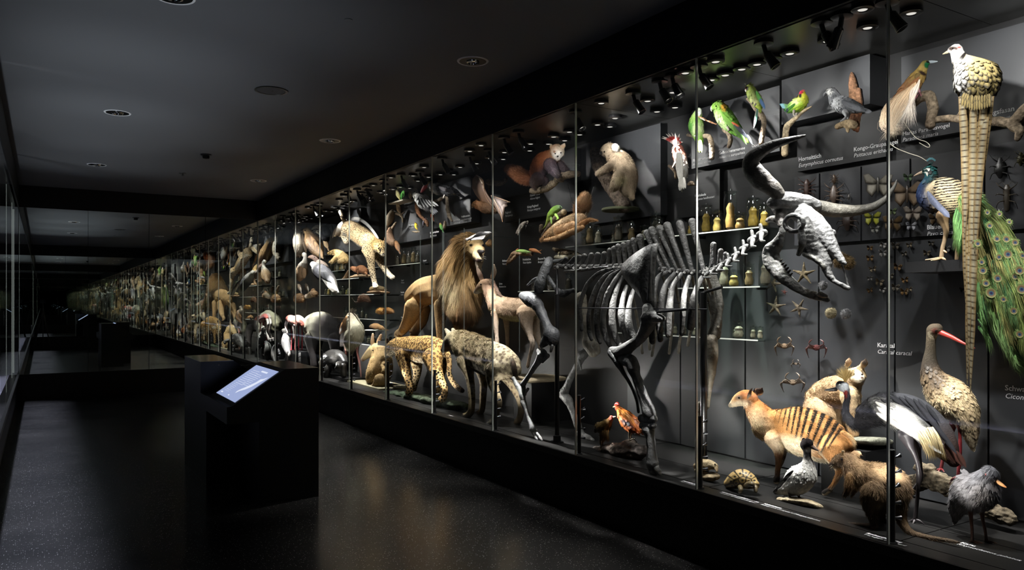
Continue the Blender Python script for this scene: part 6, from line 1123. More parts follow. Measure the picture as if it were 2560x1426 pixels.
# pelvis and hind legs
bone('pelvis', [[(160,236,16,-.03),(150,262,28,-.06),(128,310,24,-.1),(112,352,28,-.13),(100,400,30,-.14)],[(150,330,12,-.05),(200,400,14,-.05),(230,420,22,-.03),(290,400,10,0)],[(240,238,10),(190,252,16),(150,262,18)],[(40,375,5,-.14),(80,345,10,-.14),(120,335,16,-.12)]], (72,73,75), .6, bump=.2)
bone('femur', [[(14,432,22,-.15),(50,448,40,-.15),(92,480,34,-.15),(122,540,26,-.15),(148,600,28,-.15),(170,645,46,-.15),(175,665,42,-.15)],[(150,660,30,-.17),(128,690,22,-.17),(118,700,16,-.17)]], (68,69,72))
bone('tibia', [[(2090,345,40,-.15),(2120,385,62,-.15),(2090,440,44,-.15),(2030,530,30,-.15),(1960,640,26,-.15),(1905,720,34,-.15)],[(2180,400,26,-.15),(2120,470,16,-.15)]], [(150,150,150),(140,140,140),(120,120,120)], fr=FK)
bone('kneecap', [[(2230,290,18,-.17),(2215,350,14,-.17)]], (140,140,140), fr=FK, bump=.25)
bone('tarsal_bone', [[(1800,655,26,-.16),(1835,720,26,-.16),(1880,800,28,-.16),(1905,880,40,-.16)],[(1910,745,24,-.15),(1925,830,26,-.15)],[(1960,770,14,-.15),(1900,860,18,-.14)]], (132,132,130), fr=FK, bump=.25)
bone('metatarsal', [[(1905,905,36,-.16),(1930,980,26,-.16),(1965,1080,24,-.16),(2000,1170,32,-.16),(2012,1215,38,-.16)]], (124,124,123), fr=FK)
for d in (0, 46): bone('toe_bone', [[(2005+d,1235,20,-.16+d*.001),(2025+d,1275,17,-.16),(2045+d,1310,20,-.16),(2085+d*.7,1345,12,-.16)]], (140,140,138), fr=FK, bump=.2)
bone('far_femur', [[(330,440,30,.15),(350,540,22,.16),(365,640,26,.17),(372,690,36,.17),(395,735,30,.17)],[(405,700,22,.17),(420,735,16,.17)]], (120,114,100))
bone('far_tibia', [[(340,745,30,.17),(320,790,20,.17),(285,850,17,.17),(250,930,20,.17),(240,950,26,.17)],[(318,760,8,.15),(330,830,5,.15)]], (72,72,71))
bone('far_metatarsal', [[(232,965,26,.17),(262,1000,24,.17),(280,1050,16,.17),(305,1110,20,.17),(318,1150,22,.17)]], (100,100,98)); bone('toe_bone', [[(325,1165,20,.17),(345,1190,16,.17),(372,1200,16,.17),(396,1214,10,.17)]], (112,112,110), bump=.2); bone('toe_bone', [[(318,1170,16,.19),(325,1205,14,.19)]], (112,112,110))
# skull
b = Animal('tmp', '', '', FE, 3.35, (900, 700)); SK = (104, 104, 104)
def sk(pts, k=.8, col=SK): b.chain(pts, col, k, step=5)
sk([(640,350,44,-.08),(700,330,58,-.06),(800,340,58),(880,350,50,.06),(930,370,44,.1)], .8)
sk([(690,380,64,-.02),(780,400,60,0),(860,440,72,.02)], .7, (116,116,116)); sk([(840,420,66),(920,490,72),(990,570,62),(1040,650,46),(1090,720,30),(1132,768,14)], .7)
for i in range(14):
    an = i/14*2*math.pi; an2 = (i+1)/14*2*math.pi; sk([(782+64*math.cos(an),490+56*math.sin(an),17,-.11),(782+64*math.cos(an2),490+56*math.sin(an2),17,-.11)], 1.2)
sk([(850,470,40,-.06),(870,560,62,-.05),(900,650,78,-.03),(960,690,72,-.01),(1000,760,46,-.02),(1010,820,30,-.03),(1050,880,20,-.03),(1105,912,18,-.02),(1150,935,18,0)], .8, (108,108,107))
sk([(1036,560,34,.06),(1052,640,26,.09),(1044,720,20,.09)], .8); sk([(1110,770,8,.03),(1132,840,7,.05),(1148,905,10,.04),(1152,935,16,.02)], 1)
sk([(830,540,22,-.11),(840,620,26,-.11),(815,700,16,-.10)], .8); sk([(700,400,40,-.04),(690,450,34,-.06),(690,500,22,-.08)], .8, (70,66,62)); sk([(600,470,14,-.04),(640,460,26,-.05),(690,480,22,-.06)], 1, (80,76,72))
sk([(860,700,22,-.06),(930,740,18,-.06),(985,790,16,-.05)], 1, (130,128,120))
b.build(1.9, mat='bone', smooth=1, rough=(1.4, 18), name='skull', mott=.2); b.body.parent = a.root; b.body.matrix_parent_inverse = Matrix.Translation(-a.root.location); bpy.data.objects.remove(b.root)
b = Animal('tmp', '', '', FE, 3.35, (900, 700))
for d, w in ((-.08, 1), (.10, .8)):
    b.chain([(700,480,18,d),(698,560,24,d),(660,640,46,d),(622,690,58,d),(640,770,58,d),(700,850,48,d),(780,915,36,d*.8),(850,960,28,d*.5),(920,985,30,d*.2),(1010,1012,20,0)], [(110,110,108),(134,134,132),(134,134,130),(112,110,106),(140,138,132)], .45, step=5)
for i in range(6): b.chain([(684+14*i,752+19*i,8,-.07),(700+14*i,738+19*i,7,-.07)], (70,66,60), 1)
b.chain([(960,975,20,-.02),(1000,990,14,-.02)], (150,148,140), 1)
b.build(1.9, mat='bone', smooth=1, rough=(1.2, 18), name='jaw', mott=.2); b.body.parent = a.root; b.body.matrix_parent_inverse = Matrix.Translation(-a.root.location); bpy.data.objects.remove(b.root)
a.fr = FD
a.part('horn', [[(1185,1300,62,-.08),(1120,1235,80,-.11),(1010,1150,96,-.15),(925,1045,88,-.18),(922,960,76,-.2),(1000,890,62,-.2),(1130,820,46,-.19),(1280,772,32,-.17),(1390,742,19,-.15),(1436,727,9,-.14)]], [(78,75,70),(54,50,46),(38,35,32),(30,27,25),(26,24,22),(30,27,25)], 'bone', .9, 18, None, 5, .05)
a.fr = FE; a.part('horn', [[(915,372,50,.12),(990,390,50,.17),(1080,402,46,.22),(1200,402,38,.28),(1320,378,29,.34),(1410,320,20,.39),(1470,235,11,.42),(1486,195,5,.43)]], [(96,94,88),(112,108,98),(112,108,98),(92,90,84),(70,68,64)], 'bone', .9, 16, None, 5, .06)
# the steel stand that carries it
st = thing('skeleton_stand', 'black steel poles with horizontal rods carrying the bison skeleton', 'stand', at(*FI(200,1228), 3.25))
for x, y0, xx, r in ((200, 425, 3.255, .017), (992, 415, 3.36, .02)):
    t = at(*FI(x, y0), xx); lathe('pole', [(r+.012, 0), (r+.012, .05), (r, .055), (r, t[2]-DECK), (r*.6, t[2]-DECK+.004)], (t[0], t[1], DECK), (0,0,1), M['post'], st); lathe('base_plate', [(.05, 0), (.05, .008)], (t[0], t[1], DECK), (0,0,1), M['post'], st)
rod('brace_rod', at(*FI(322,498), 3.14), at(*FI(1010,505), 3.16), .004, M['steel'], st); rod('brace_rod', at(*FI(740,520), 3.12), at(*FI(905,505), 3.14), .008, M['post'], st); rod('support_arm', at(*FI(992,415), 3.36), at(*FI(1090,385), 3.36), .009, M['post'], st)
rod('support_arm', at(*FI(200,430), 3.255), at(*FI(200,290), 3.33), .008, M['post'], st); rod('brace_rod', at(*FI(700,470), 3.52), at(*FI(1020,470), 3.50), .004, M['steel'], st)
M['boardi'] = simple('board_slate', (.02, .0205, .023), .42, .4)
# ------------------------------------------------------------------ display boards, captions, shelves
def board(label, u0, u1, x, z0, z1, mat='board', name='display_board'):
    y0, y1 = at(u1, VH, x)[1], at(u0, VH, x)[1]
    t = thing(name, label, 'display board', (x, (y0+y1)/2, z0)); box('panel', (x, y0+.003, z0), (BACK-.002, y1-.003, z1), M[mat], t); t['xx'] = x; return t
def caption(t, u, v, l1, l2, s=.030, col=None, x=None):
    x = (x or t['xx'])-.0015; p = at(u, v, x)
    text('caption', l1, (x, p[1], p[2]), s, M['white'], t, 0, .0005); text('caption', l2, (x, p[1], p[2]-s*1.05), s*.95, M['white'], t, .22)
b1 = board('wide grey board behind the long-tailed pheasant', 2252, 2720, 3.93, 2.31, 2.77)
caption(b1, 2256, 340, 'Marias Paradiesvogel', 'Paradisaea maria', .030); caption(b1, 2448, 294, 'Königsfasan', 'Syrmaticus reevesii', .034)
b2 = board('raised grey box behind the grey parrot, top right of the parrots', 1953, 2176, 3.82, 2.53, 2.80); b2b = board('lower black board with the horned parakeet caption', 1992, 2216, 3.93, 2.25, 2.52, 'boardd')
caption(b2b, 1996, 404, 'Hornsittich', 'Eunymphicus cornutus', .035); caption(b2b, 2134, 379, 'Kongo-Graupapagei', 'Psittacus erithacus', .033)
b3 = board('grey board behind the green amazon parrots', 1728, 1950, 3.87, 2.385, 2.79); caption(b3, 1732, 405, 'Blaustirnamazone', 'Amazona aestiva', .026); caption(b3, 1797, 387, 'Gelbnackenamazone', 'Amazona auropalliata', .027); caption(b3, 1879, 369, 'Ouvéa-Hornsittich', 'Eunymphicus uvaeensis', .027)
bk = board('black board under the pink cockatoo', 1692, 1800, 3.93, 2.06, 2.36, 'boardd'); caption(bk, 1737, 493, 'Inkakakadu', 'Cacatua leadbeateri', .024)
b4 = board('tall grey board behind the koala', 1478, 1652, 3.90, 2.10, 2.78); b4b = board('black strip with the koala caption', 1478, 1652, 3.93, 2.0, 2.09, 'boardd'); caption(b4b, 1520, 553, 'Japanisches Riesengleithörnchen', 'Petaurista leucogenys', .021); caption(b4b, 1606, 536, 'Koala', 'Phascolarctos cinereus', .022)
b5 = board('dark board behind the red panda', 1262, 1440, 3.91, 2.24, 2.78, 'boardd'); caption(b5, 1325, 492, 'Kleiner Panda', 'Ailurus fulgens', .030); caption(b5, 1318, 521, 'König-Flughund', 'Pteropus vampyrus', .030); caption(b5, 1263, 535, 'Flughund', 'Pteropus sp.', .030)
b6 = board('grey board behind the toucan', 1085, 1178, 3.86, 2.30, 2.79); caption(b6, 1153, 545, 'Weißbrusttukan', 'Ramphastos tucanus', .030); caption(b6, 1132, 554, 'Gelbkehltukan', 'Ramphastos sp.', .030)
b6b = board('grey board behind the hornbill and small birds', 985, 1083, 3.88, 2.20, 2.79); caption(b6b, 1010, 513, 'Rotschnabeltoko', 'Tockus sp.', .034); caption(b6b, 1022, 566, 'Trauerdrongo', 'Dicrurus sp.', .03); caption(b6b, 1075, 585, 'Erdbeerköpfchen', 'Agapornis sp.', .034)
b7 = board('grey board behind the cheetah and sea bird', 800, 902, 3.88, 2.20, 2.79)
for i, (u0, u1) in enumerate(((1568, 1700), (1702, 1862), (1864, 2046), (2048, 2236), (2238, 2470), (2472, 2740))):
    qb = board(['lower grey board behind the rooster', 'lower grey board behind the bison foreleg', 'lower grey board behind the striped duiker head', 'lower grey board above the caracal', 'lower grey board behind the stork', 'lower grey board below the peacock train'][i], u0, u1, 3.95, DECK+.01, 1.78)
    if i == 3: caption(qb, 2193, 868, 'Karakal', 'Caracal caracal', .034)
    if i == 5: caption(qb, 2512, 976, 'Schwarzstorch', 'Ciconia nigra', .036)
for i, (u0, u1) in enumerate(((1985, 2048), (2050, 2152), (2154, 2275), (2277, 2460), (2462, 2700))):
    q = board(['narrow insect board with the upper spider', 'insect board with two spiders', 'insect board with the pale moth', 'insect board with the brown butterfly', 'insect board with the beetles'][i], u0, u1, 3.94, 1.80, 2.22, 'boardi')
    if i == 3: caption(q, 2317, 574, 'Blauer Pfau', 'Pavo cristatus', .032)
for u, v, l1, l2 in ((1058,654,'Leopard','Panthera sp.'),(1256,655,'Brillenschlange','Naja sp.'),(1307,652,'Perleidechse','Timon lepidus'),(1345,650,'Braunes Faultier','Bradypus sp.'),(1003,703,'Gepard','Acinonyx'),(1002,733,'Beuteltier','Isoodon'),(1003,795,'Kapmeer','Cavia'),(1248,712,'Löwe','Panthera leo'),(1368,718,'Bison','Bison bison')):
    x = BACK-.002; p = at(u, v, x); text('caption', l1, (x-.001, p[1], p[2]), .028, M['white'], vit, 0, .0004); text('caption', l2, (x-.001, p[1], p[2]-.03), .026, M['white'], vit, .2)
# printed names along the deck edge
for u, v, l1, l2, s in ((1706,1203,'Maurische Erdkröte','Bufo mauritanicus',.020),(1803,1231,'Griechische Landschildkröte','Testudo hermanni boettgeri',.022),(1908,1260,'Hybridgans','Bucephala clangula x Mergus albellus',.024),(2165,1334,'Rotbauchfilander','Thylogale billardierii',.024),(2400,1358,'Kagu','Rhynochetos jubatus',.030),(1120,1038,'Tüpfelhyäne','Crocuta',.02)):
    p = on(u, v, DECK+.0012); text('deck_print', l1, p, s, M['white'], vit, 0, .001, (0, -1, 0), (1, 0, 0)); text('deck_print', l2, (p[0]-s*1.05, p[1], p[2]), s, M['white'], vit, .2, 0, (0, -1, 0), (1, 0, 0))
def shelf(label, u0, u1, z, x0=3.74):
    y0, y1 = at(u1, VH, 3.85)[1], at(u0, VH, 3.85)[1]; t = thing('glass_shelf', label, 'shelf', (3.85, (y0+y1)/2, z)); box('glass_plate', (x0, y0, z-.008), (BACK, y1, z), M['shelf'], t)
    v, f = box_geo((x0-.002, y0, z-.008), (x0, y1, z)); mesh_obj('polished_edge', v, f, M['edge'], t, smooth=False)
    for yy in np.arange(y0+.12, y1-.05, .55): box('bracket', (x0+.12, yy, z-.02), (BACK, yy+.012, z-.008), M['post'], t)
    return t
SH = [1.915, 1.55, 1.22, .87]
shelf('upper glass shelf with jars behind the bison skull', 1440, 1930, SH[0]); shelf('upper glass shelf with jars under the anteater', 806, 880, SH[0]); shelf('upper glass shelf beside the cheetah', 884, 1060, SH[0], 3.8); shelf('second glass shelf behind the bison neck', 1690, 1930, SH[1]); shelf('second glass shelf behind the bison pelvis', 1320, 1440, SH[1]); shelf('second glass shelf under the cheetah', 800, 985, SH[1], 3.66)
shelf('third glass shelf with small vials behind the ribs', 1560, 1925, SH[2]); shelf('third glass shelf with rodents near the cheetah', 850, 985, SH[2], 3.72); shelf('lowest glass shelf with the white plate', 870, 985, SH[3]); shelf('narrow glass shelf for the ground squirrel and log', 850, 930, at(895, 696, 3.72)[2], 3.66)
# specimen jars
JC = [(176,140,50),(150,110,50),(190,160,80),(120,96,60),(90,80,66),(140,130,110)]
jar_mats = [simple('specimen_%s' % n, tuple(lin(c)), .5, .4, 0, .35, 40) for n, c in zip(('amber','ochre','straw','brown','dark','pale'), JC)]
jar_fluid = glass_mat('jar_fluid', (.86, .74, .42), 2)
def make_jar(h, r, mi):
    t = bpy.data.objects.new('specimen_jar', None); COL.objects.link(t); loc = (0, 0, 0)
    lathe('glass_body', [(r*.96, 0), (r, h*.03), (r, h*.80), (r*.82, h*.88), (r*.82, h*.92)], loc, (0,0,1), M['jar'], t, 14)
    lathe('lid', [(r*.95, h*.92), (r*.98, h*.94), (r*.98, h*.98), (r*.3, h), (r*.25, h*1.05)], loc, (0,0,1), M['jar'], t, 14)
    lathe('specimen', [(r*.25, h*.03), (r*.7, h*.10), (r*.78, h*.28), (r*.55, h*.45), (r*.66, h*.58), (r*.3, h*.70)], loc, (0,0,1), jar_mats[mi], t, 14)
    return t
protos = [[make_jar(h, r, mi) for mi in range(6)] for h, r in ((.15,.036),(.20,.042),(.11,.040),(.27,.042),(.08,.022))]; used = set()
def put_jar(k, mi, p, label, group):
    src = protos[k][mi]
    if (k, mi) not in used: t = src; used.add((k, mi))
    else:
        t = src.copy(); COL.objects.link(t)
        for c in src.children:
            d = c.copy(); COL.objects.link(d); d.parent = t
    t.location = p; t.rotation_euler[2] = RNG.uniform(0, 6.28); t['label'] = label; t['category'] = 'jar'; t['group'] = group
rows = [(1700,1925,0,(0,1,2,0,1),(0,1,2,3),.082,'glass specimen jar with yellow contents on the upper shelf behind the skull','yellow specimen jars'),(1450,1665,0,(4,3,5,4),(0,1,2),.095,'dark glass specimen jar on the upper shelf below the koala','dark specimen jars'),
 (1750,1925,1,(4,5,2,3),(1,0,2),.09,'glass specimen jar on the second shelf behind the bison neck','second shelf jars'),(1330,1425,1,(4,5,3),(0,2),.12,'specimen jar on the shelf behind the bison pelvis','pelvis jars'),(1815,1922,2,(5,5,4),(4,4,2),.055,'small clear vial on the third shelf above the duiker','clear vials'),(1600,1760,2,(5,4),(4,),.11,'small vial on the third shelf behind the ribs','rib vials'),
 (812,876,0,(5,2,5,3),(0,1,0),.10,'tall specimen jar on the shelf under the golden anteater','anteater jars'),(806,872,1,(5,4,5,2),(0,2,4),.08,'specimen jar on the lower shelf under the condor','condor jars'),(990,1050,0,(4,3),(0,1),.13,'dark specimen jar on the shelf right of the cheetah','cheetah jars'),(862,925,2,(5,4),(4,0),.14,'small vial on the rodent shelf','rodent vials'),(885,960,3,(4,5),(4,2),.15,'small jar on the lowest shelf near the white plate','plate jars')]
for u0, u1, si, mis, ks, sp_, lab, grp in rows:
    y0, y1 = at(u1, VH, 3.84)[1], at(u0, VH, 3.84)[1]; y = y0+.05; i = 0
    while y < y1-.05:
        put_jar(ks[i % len(ks)], mis[i*3 % len(mis)], (3.83+RNG.uniform(-.03, .05), y, SH[si]+.0005), lab, grp); y += sp_*RNG.uniform(.9, 1.5); i += 1
for k in range(5):
    for mi in range(6):
        if (k, mi) not in used:
            for c in list(protos[k][mi].children): bpy.data.objects.remove(c)
            bpy.data.objects.remove(protos[k][mi])

# ------------------------------------------------------------------ insects, crabs and stars pinned to the boards
def dim(c, k=.5): return tuple(int(q*k) for q in c)  # specimen colours scaled down to stand in for the shadow they hang in
def pinned(name, label, cat, u, v, x=3.925, group=None): return Animal(name, label, cat, PX, x, (u, v), group)
def butterfly(label, u, v, s, c1, c2, rot=0, group=None, name='butterfly', x=3.92):
    c1, c2 = dim(c1, .6), dim(c2, .6); a = pinned(name, label, 'insect', u, v, x, group); ca, sa = math.cos(rot), math.sin(rot); q = lambda px, py, d=0: (u+s*(px*ca-py*sa), v+s*(px*sa+py*ca), d)
    a.part('body', [[(*q(0,-.25)[:2], .035*s), (*q(0,-.1)[:2], .06*s), (*q(0,.12)[:2], .05*s), (*q(0,.3)[:2], .02*s)]], c2)
    for g in (-1, 1):
        membrane(a, 'wing', [q(.03*g,-.15,-.01), q(.35*g,-.42,-.03), q(.55*g,-.36,-.035), q(.46*g,-.05,-.03), q(.1*g,.02,-.01)], c1, .0015, edge=c2); membrane(a, 'wing', [q(.04*g,-.02,-.01), q(.40*g,.0,-.03), q(.42*g,.25,-.035), q(.22*g,.45,-.03), q(.05*g,.2,-.01)], tuple(min(255, int(k*1.1)) for k in c1), .0015, edge=c2)
    return a
butterfly('large pale moth with striped wings left of the glass joint', 2195, 462, 68, (150,144,128), (84,78,66)); butterfly('large brown butterfly left of the peacock neck', 2268, 484, 74, (130,104,76), (80,60,44)); butterfly('bright yellow butterfly under the pale moth', 2181, 546, 42, (190,190,40), (50,60,20)); butterfly('pale grey butterfly under the peacock breast', 2282, 534, 44, (170,156,140), (110,90,76)); butterfly('small white butterfly below the grey one', 2278, 566, 26, (200,200,210), (130,130,140)); butterfly('orange-brown butterfly right of the glass joint', 2232, 559, 48, (120,90,44), (60,46,30)); butterfly('small green butterfly near the glass joint', 2231, 529, 22, (110,130,80), (60,70,50)); butterfly('tiny pale moth under the yellow butterfly', 2187, 574, 22, (170,170,164), (90,90,86)); butterfly('small green moth above the brown butterfly', 2270, 444, 24, (110,140,100), (60,70,56)); butterfly('orange moth behind the peacock leg', 2340, 549, 36, (110,84,50), (60,46,34))
def beetle(label, u, v, s, c, legs=6, name='beetle', wide=.3, ant=True, x=3.92, group=None, long_=1):
    c = dim(c, .55); a = pinned(name, label, 'insect' if legs == 6 else 'spider', u, v, x, group)
    a.part('body', [[(u,v-.42*s,.10*s),(u,v-.30*s,.16*s),(u,v-.1*s,wide*s*.8),(u,v+.15*s,wide*s*.85),(u,v+.42*s*long_,.10*s)]], [c, tuple(int(k*.8) for k in c)], k=.7)
    n = legs//2
    for i in range(n):
        for g in (-1, 1):
            b = -.28+.5*i/max(1, n-1); an = -.9+1.9*i/max(1, n-1); a.part('leg', [[(u+g*.12*s,v+b*s,.028*s,-.01),(u+g*(.34+.06*math.cos(an))*s,v+(b+.16*math.sin(an)-.06)*s,.022*s,-.035),(u+g*(.46+.05*math.cos(an))*s,v+(b+.42*math.sin(an))*s,.012*s,.01)]], c, n=6)
    if ant:
        for g in (-1, 1): a.part('antenna', [[(u+g*.05*s,v-.45*s,.016*s),(u+g*.2*s,v-.62*s,.014*s),(u+g*.34*s,v-.55*s,.01*s)]], c, n=5)
    return a
beetle('big dark beetle on the upper right board', 2500, 420, 52, (56,54,54)); beetle('long-horned winged insect under the big beetle', 2517, 490, 56, (96,80,60), wide=.18, long_=1.5); beetle('pale yellow beetle at the right frame edge', 2552, 398, 34, (150,140,80)); beetle('small white insect beside the peacock train', 2498, 533, 20, (190,190,180))
beetle('reddish spider with long legs on the narrow board', 2017, 472, 46, (110,70,56), 8, 'spider', .2, False); beetle('hairy pale spider on the two-spider board', 2085, 488, 50, (150,120,100), 8, 'spider', .26, False); beetle('small orange spider above the hairy one', 2085, 449, 24, (130,92,60), 8, 'spider', .24, False); beetle('dark brown tarantula below the horn', 2119, 550, 56, (84,60,50), 8, 'spider', .28, False); beetle('tiny fly right of the hairy spider', 2122, 493, 14, (120,110,100))
smalls = [(205,660),(295,640),(380,645),(475,640),(205,730),(295,695),(440,700),(225,805),(395,790),(205,870),(345,852),(270,895),(205,950),(290,945),(380,930),(475,945),(445,880),(730,665),(625,628),(595,695),(440,960),(840,945)]
for i, (x, y) in enumerate(smalls):
    u, v = FB(x, y); cl = [(150,110,60),(180,176,170),(130,120,104),(170,150,120)][i % 4]; butterfly('small winged insect pinned in the dark grid below the butterflies', u, v, 15+3*(i % 3), cl, tuple(int(k*.7) for k in cl), rot=RNG.uniform(-.3, .3), group='small pinned insects', name='small_insect', x=3.955)
def star(label, fr, x, y, s, c, rot=0):
    c = dim(c); a = Animal('sea_star', label, 'sea star', fr, 3.90, (x, y))
    for k in range(5): an = rot+k*2*math.pi/5-math.pi/2; a.chain([(x,y,s*.2),(x+s*.5*math.cos(an),y+s*.5*math.sin(an),s*.13),(x+s*math.cos(an),y+s*math.sin(an),s*.04)], c, .7)
    a.build(1.1, smooth=1, mat='stone', rough=(.6, 40)); return a
star('large pale sea star behind the bison chin', FE, 850, 838, 82, (150,130,90)); star('upper left sea star behind the neck bones', FE, 640, 905, 64, (110,96,70), .3); star('lower left sea star', FE, 655, 1062, 72, (150,134,104), .1); star('lower right sea star', FE, 815, 1072, 68, (140,122,94), .5); star('small red sea star', FE, 715, 962, 28, (120,50,40), .2)
def crab(label, fr, x, y, s, c, legs=4, claw=1.0, name='crab', reach=1.0):
    c = dim(c, .6); a = Animal(name, label, 'crab', fr, 3.90, (x, y)); a.chain([(x-s*.28,y,s*.16),(x,y-.03*s,s*.26),(x+s*.28,y,s*.16)], c, .6); a.build(1.1, smooth=1, mat='stone', rough=(.8, 40), name='shell')
    for g in (-1, 1):
        for i in range(legs):
            an = -.25+.42*i; a.part('leg', [[(x+g*s*.25,y+.05*s,s*.06,-.01),(x+g*s*(.55+.1*i%2)*reach,y+s*(.28*math.sin(an)-.18),s*.045,-.04),(x+g*s*(.85-.08*i)*reach,y+s*(.1+.30*i*.8),s*.02,0)]], c)
        a.part('claw', [[(x+g*s*.2,y-.12*s,s*.05,-.02),(x+g*s*.6,y-.4*s*claw,s*.04,-.05),(x+g*s*.5,y-.7*s*claw,s*.06,-.05),(x+g*s*.3,y-.85*s*claw,s*.02,-.05)]], c)
    return a
crab('brown spider crab on the grey board above the duiker head', FE, 715, 1335, 78, (150,120,90)); crab('dark red lobster on the grey board', FE, 935, 1345, 84, (110,44,40), 4, .8, 'lobster'); crab('small pale crab left of the caracal', FG, 880, 128, 34, (150,130,110)); crab('long-legged crab beside the caracal back', FG, 860, 245, 74, (140,116,90), 4, 1.0, 'crab', 1.2)
for l, x, y, r, c in (('pale sea urchin shell below the bison jaw', 1035, 1106, 36, (120,110,84)), ('white spiny urchin right of the pale one', 1137, 1112, 33, (120,120,122)), ('grey urchin behind the bison chin', 980, 916, 28, (90,90,92))):
    a = Animal('sea_urchin', l, 'sea urchin', FE, 3.90, (x, y)); a.chain([(x,y-3,r*.98),(x,y+3,r*.98)], c, .8); a.build(1.1, smooth=1, mat='stone', rough=(1.2, 60)); a.fur(900, 4, .7, 3, 0, .2, name='spines')
a = Animal('nest', 'woven straw nest behind the bison nose', 'nest', FE, 3.88, (1130, 740)); a.chain([(1100,745,46),(1150,760,40)], (120,96,60), .8); a.build(1.2, mat='wood', smooth=1, rough=(1.5, 30)); a.fur(4000, 10, .9, .1, .1, .8, name='straw')
# ------------------------------------------------------------------ ceiling spots, lamp posts, downlights, kiosk
def puck_parts(t, lit=True):
    lathe('mount', [(.046, 0), (.05, -.006), (.05, -.022), (.044, -.026), (.026, -.026), (.022, -.020)], (0,0,0), (0,0,1), M['post'], t, 20)
    lathe('lens', [(.022, -.0205), (.02, -.023), (.0, -.0235)], (0,0,0), (0,0,1), M['lens'] if lit else M['steel'], t, 14)
def head_parts(t):
    lathe('mount', [(.046, 0), (.05, -.006), (.05, -.020), (.03, -.024)], (0,0,0), (0,0,1), M['post'], t, 20)
    d = Vector((.42, -.25, -.80)).normalized(); p = Vector((0, 0, -.022)); rod('arm', p, p+Vector((.01,-.006,-.045)), .012, M['post'], t); q = p+Vector((.01,-.006,-.04))
    lathe('head', [(.014, 0), (.022, .01), (.024, .06), (.029, .095), (.025, .095), (.02, .075)], q, d, M['post'], t, 16); lathe('lens', [(.019, .075), (.0, .078)], q, d, M['lens'], t, 12)
def proto(name, f): 
    t = bpy.data.objects.new(name, None); COL.objects.link(t); f(t); return t
PP, PH = proto('puck_spotlight', puck_parts), proto('track_spotlight', head_parts); first = {'p': True, 'h': True}
def put(kind, x, y, z, rz, label, group):
    src = PP if kind == 'p' else PH
    if first[kind]: t = src; first[kind] = False
    else:
        t = src.copy(); COL.objects.link(t)
        for c in src.children: d = c.copy(); COL.objects.link(d); d.parent = t
    t.location = (x, y, z); t.rotation_euler[2] = rz; t['label'] = label; t['category'] = 'spotlight'; t['group'] = group
PL, HL = 'round black puck spotlight fixed flat under the case ceiling', 'black swivel spotlight head hanging from the case ceiling'
near_p = [(650,700),(780,655),(930,600),(1070,555),(1215,505),(1370,455),(1715,340),(2080,215),(415,635),(692,530),(300,815),(70,895),(2035,45),(2480,80),(850,700-90)][:14]
near_h = [(540,585),(295,678),(180,725),(1130,372),(1660,182),(1845,118),(2260,-6)]
for x, y in near_p: p = on(*FN(x, y), SOFFIT); put('p', p[0], p[1], SOFFIT, 0, PL, 'puck spotlights')
for i, (x, y) in enumerate(near_h): p = on(*FN(x, y), SOFFIT); put('h', p[0], p[1], SOFFIT, [-.5,-.9,-.7,-.4,-.5,1.9,-.5][i], HL, 'swivel spotlights')
y = at(1600, VH, 3.3)[1]+.05
while y < LEN-.15:
    for k, (x, pr) in enumerate(((3.22, .75), (3.36, .5), (3.55, .9), (3.68, .6))):
        if RNG.random() < pr*.8:
            hd = x < 3.5 and RNG.random() < .55; put('h' if hd else 'p', x+RNG.uniform(-.03, .03), y+RNG.uniform(-.06, .06), SOFFIT, RNG.uniform(-1.2, .6), HL if hd else PL, 'swivel spotlights' if hd else 'puck spotlights')
    y += .26
# lamp posts just behind the panes
pn = 0; PLB = ['beside the wallaby tail', 'in front of the tan toad', 'left of the junglefowl rock', 'in front of the hyena hind leg', 'in front of the jaguar hind leg', 'between aardvark and jaguar', 'between the shoebill legs', 'in front of the giant tortoise', 'in front of the flamingo legs', 'beside the grey-backed diving bird', 'next to the end mirror', 'at the mirror']
for j in joints:
    if j < 1.5 or j > LEN-.1: continue
    u = proj(np.array([3.135, j, .6]))[0]; pn += 1
    t = thing('lamp_post', 'slim black lamp post with five tiny spots ' + PLB[pn-1], 'lamp post', (3.135, j, DECK), 'lamp posts'); 
    lathe('base_plate', [(.022, 0), (.022, .005), (.012, .006)], (3.135, j, DECK), (0,0,1), M['steel'], t, 16); lathe('pole', [(.0125, 0), (.0125, .40), (.0095, .402)], (3.135, j, DECK+.004), (0,0,1), M['post'], t, 16)
    for i in range(5):
        z = DECK+.11+.065*i; dv = Vector((.85, -.35+.15*(i % 3), .25 if i > 1 else -.05)).normalized(); p = Vector((3.146, j-.004, z))
        h = lathe('tiny_spot', [(.004, 0), (.005, .012), (.011, .030), (.0085, .030), (.006, .024)], p, dv, M['steel'], t, 10); lathe('lens', [(.0065, .024), (0, .0255)], p, dv, M['lens'], h, 8)
    for dy_, zt, pw in ((-.6, .75, 9), (.35, .8, 8)): spot((3.155, j-.012, DECK+.30), (3.62, j+dy_, zt), pw, 75, .9, (1, .97, .92), .012)
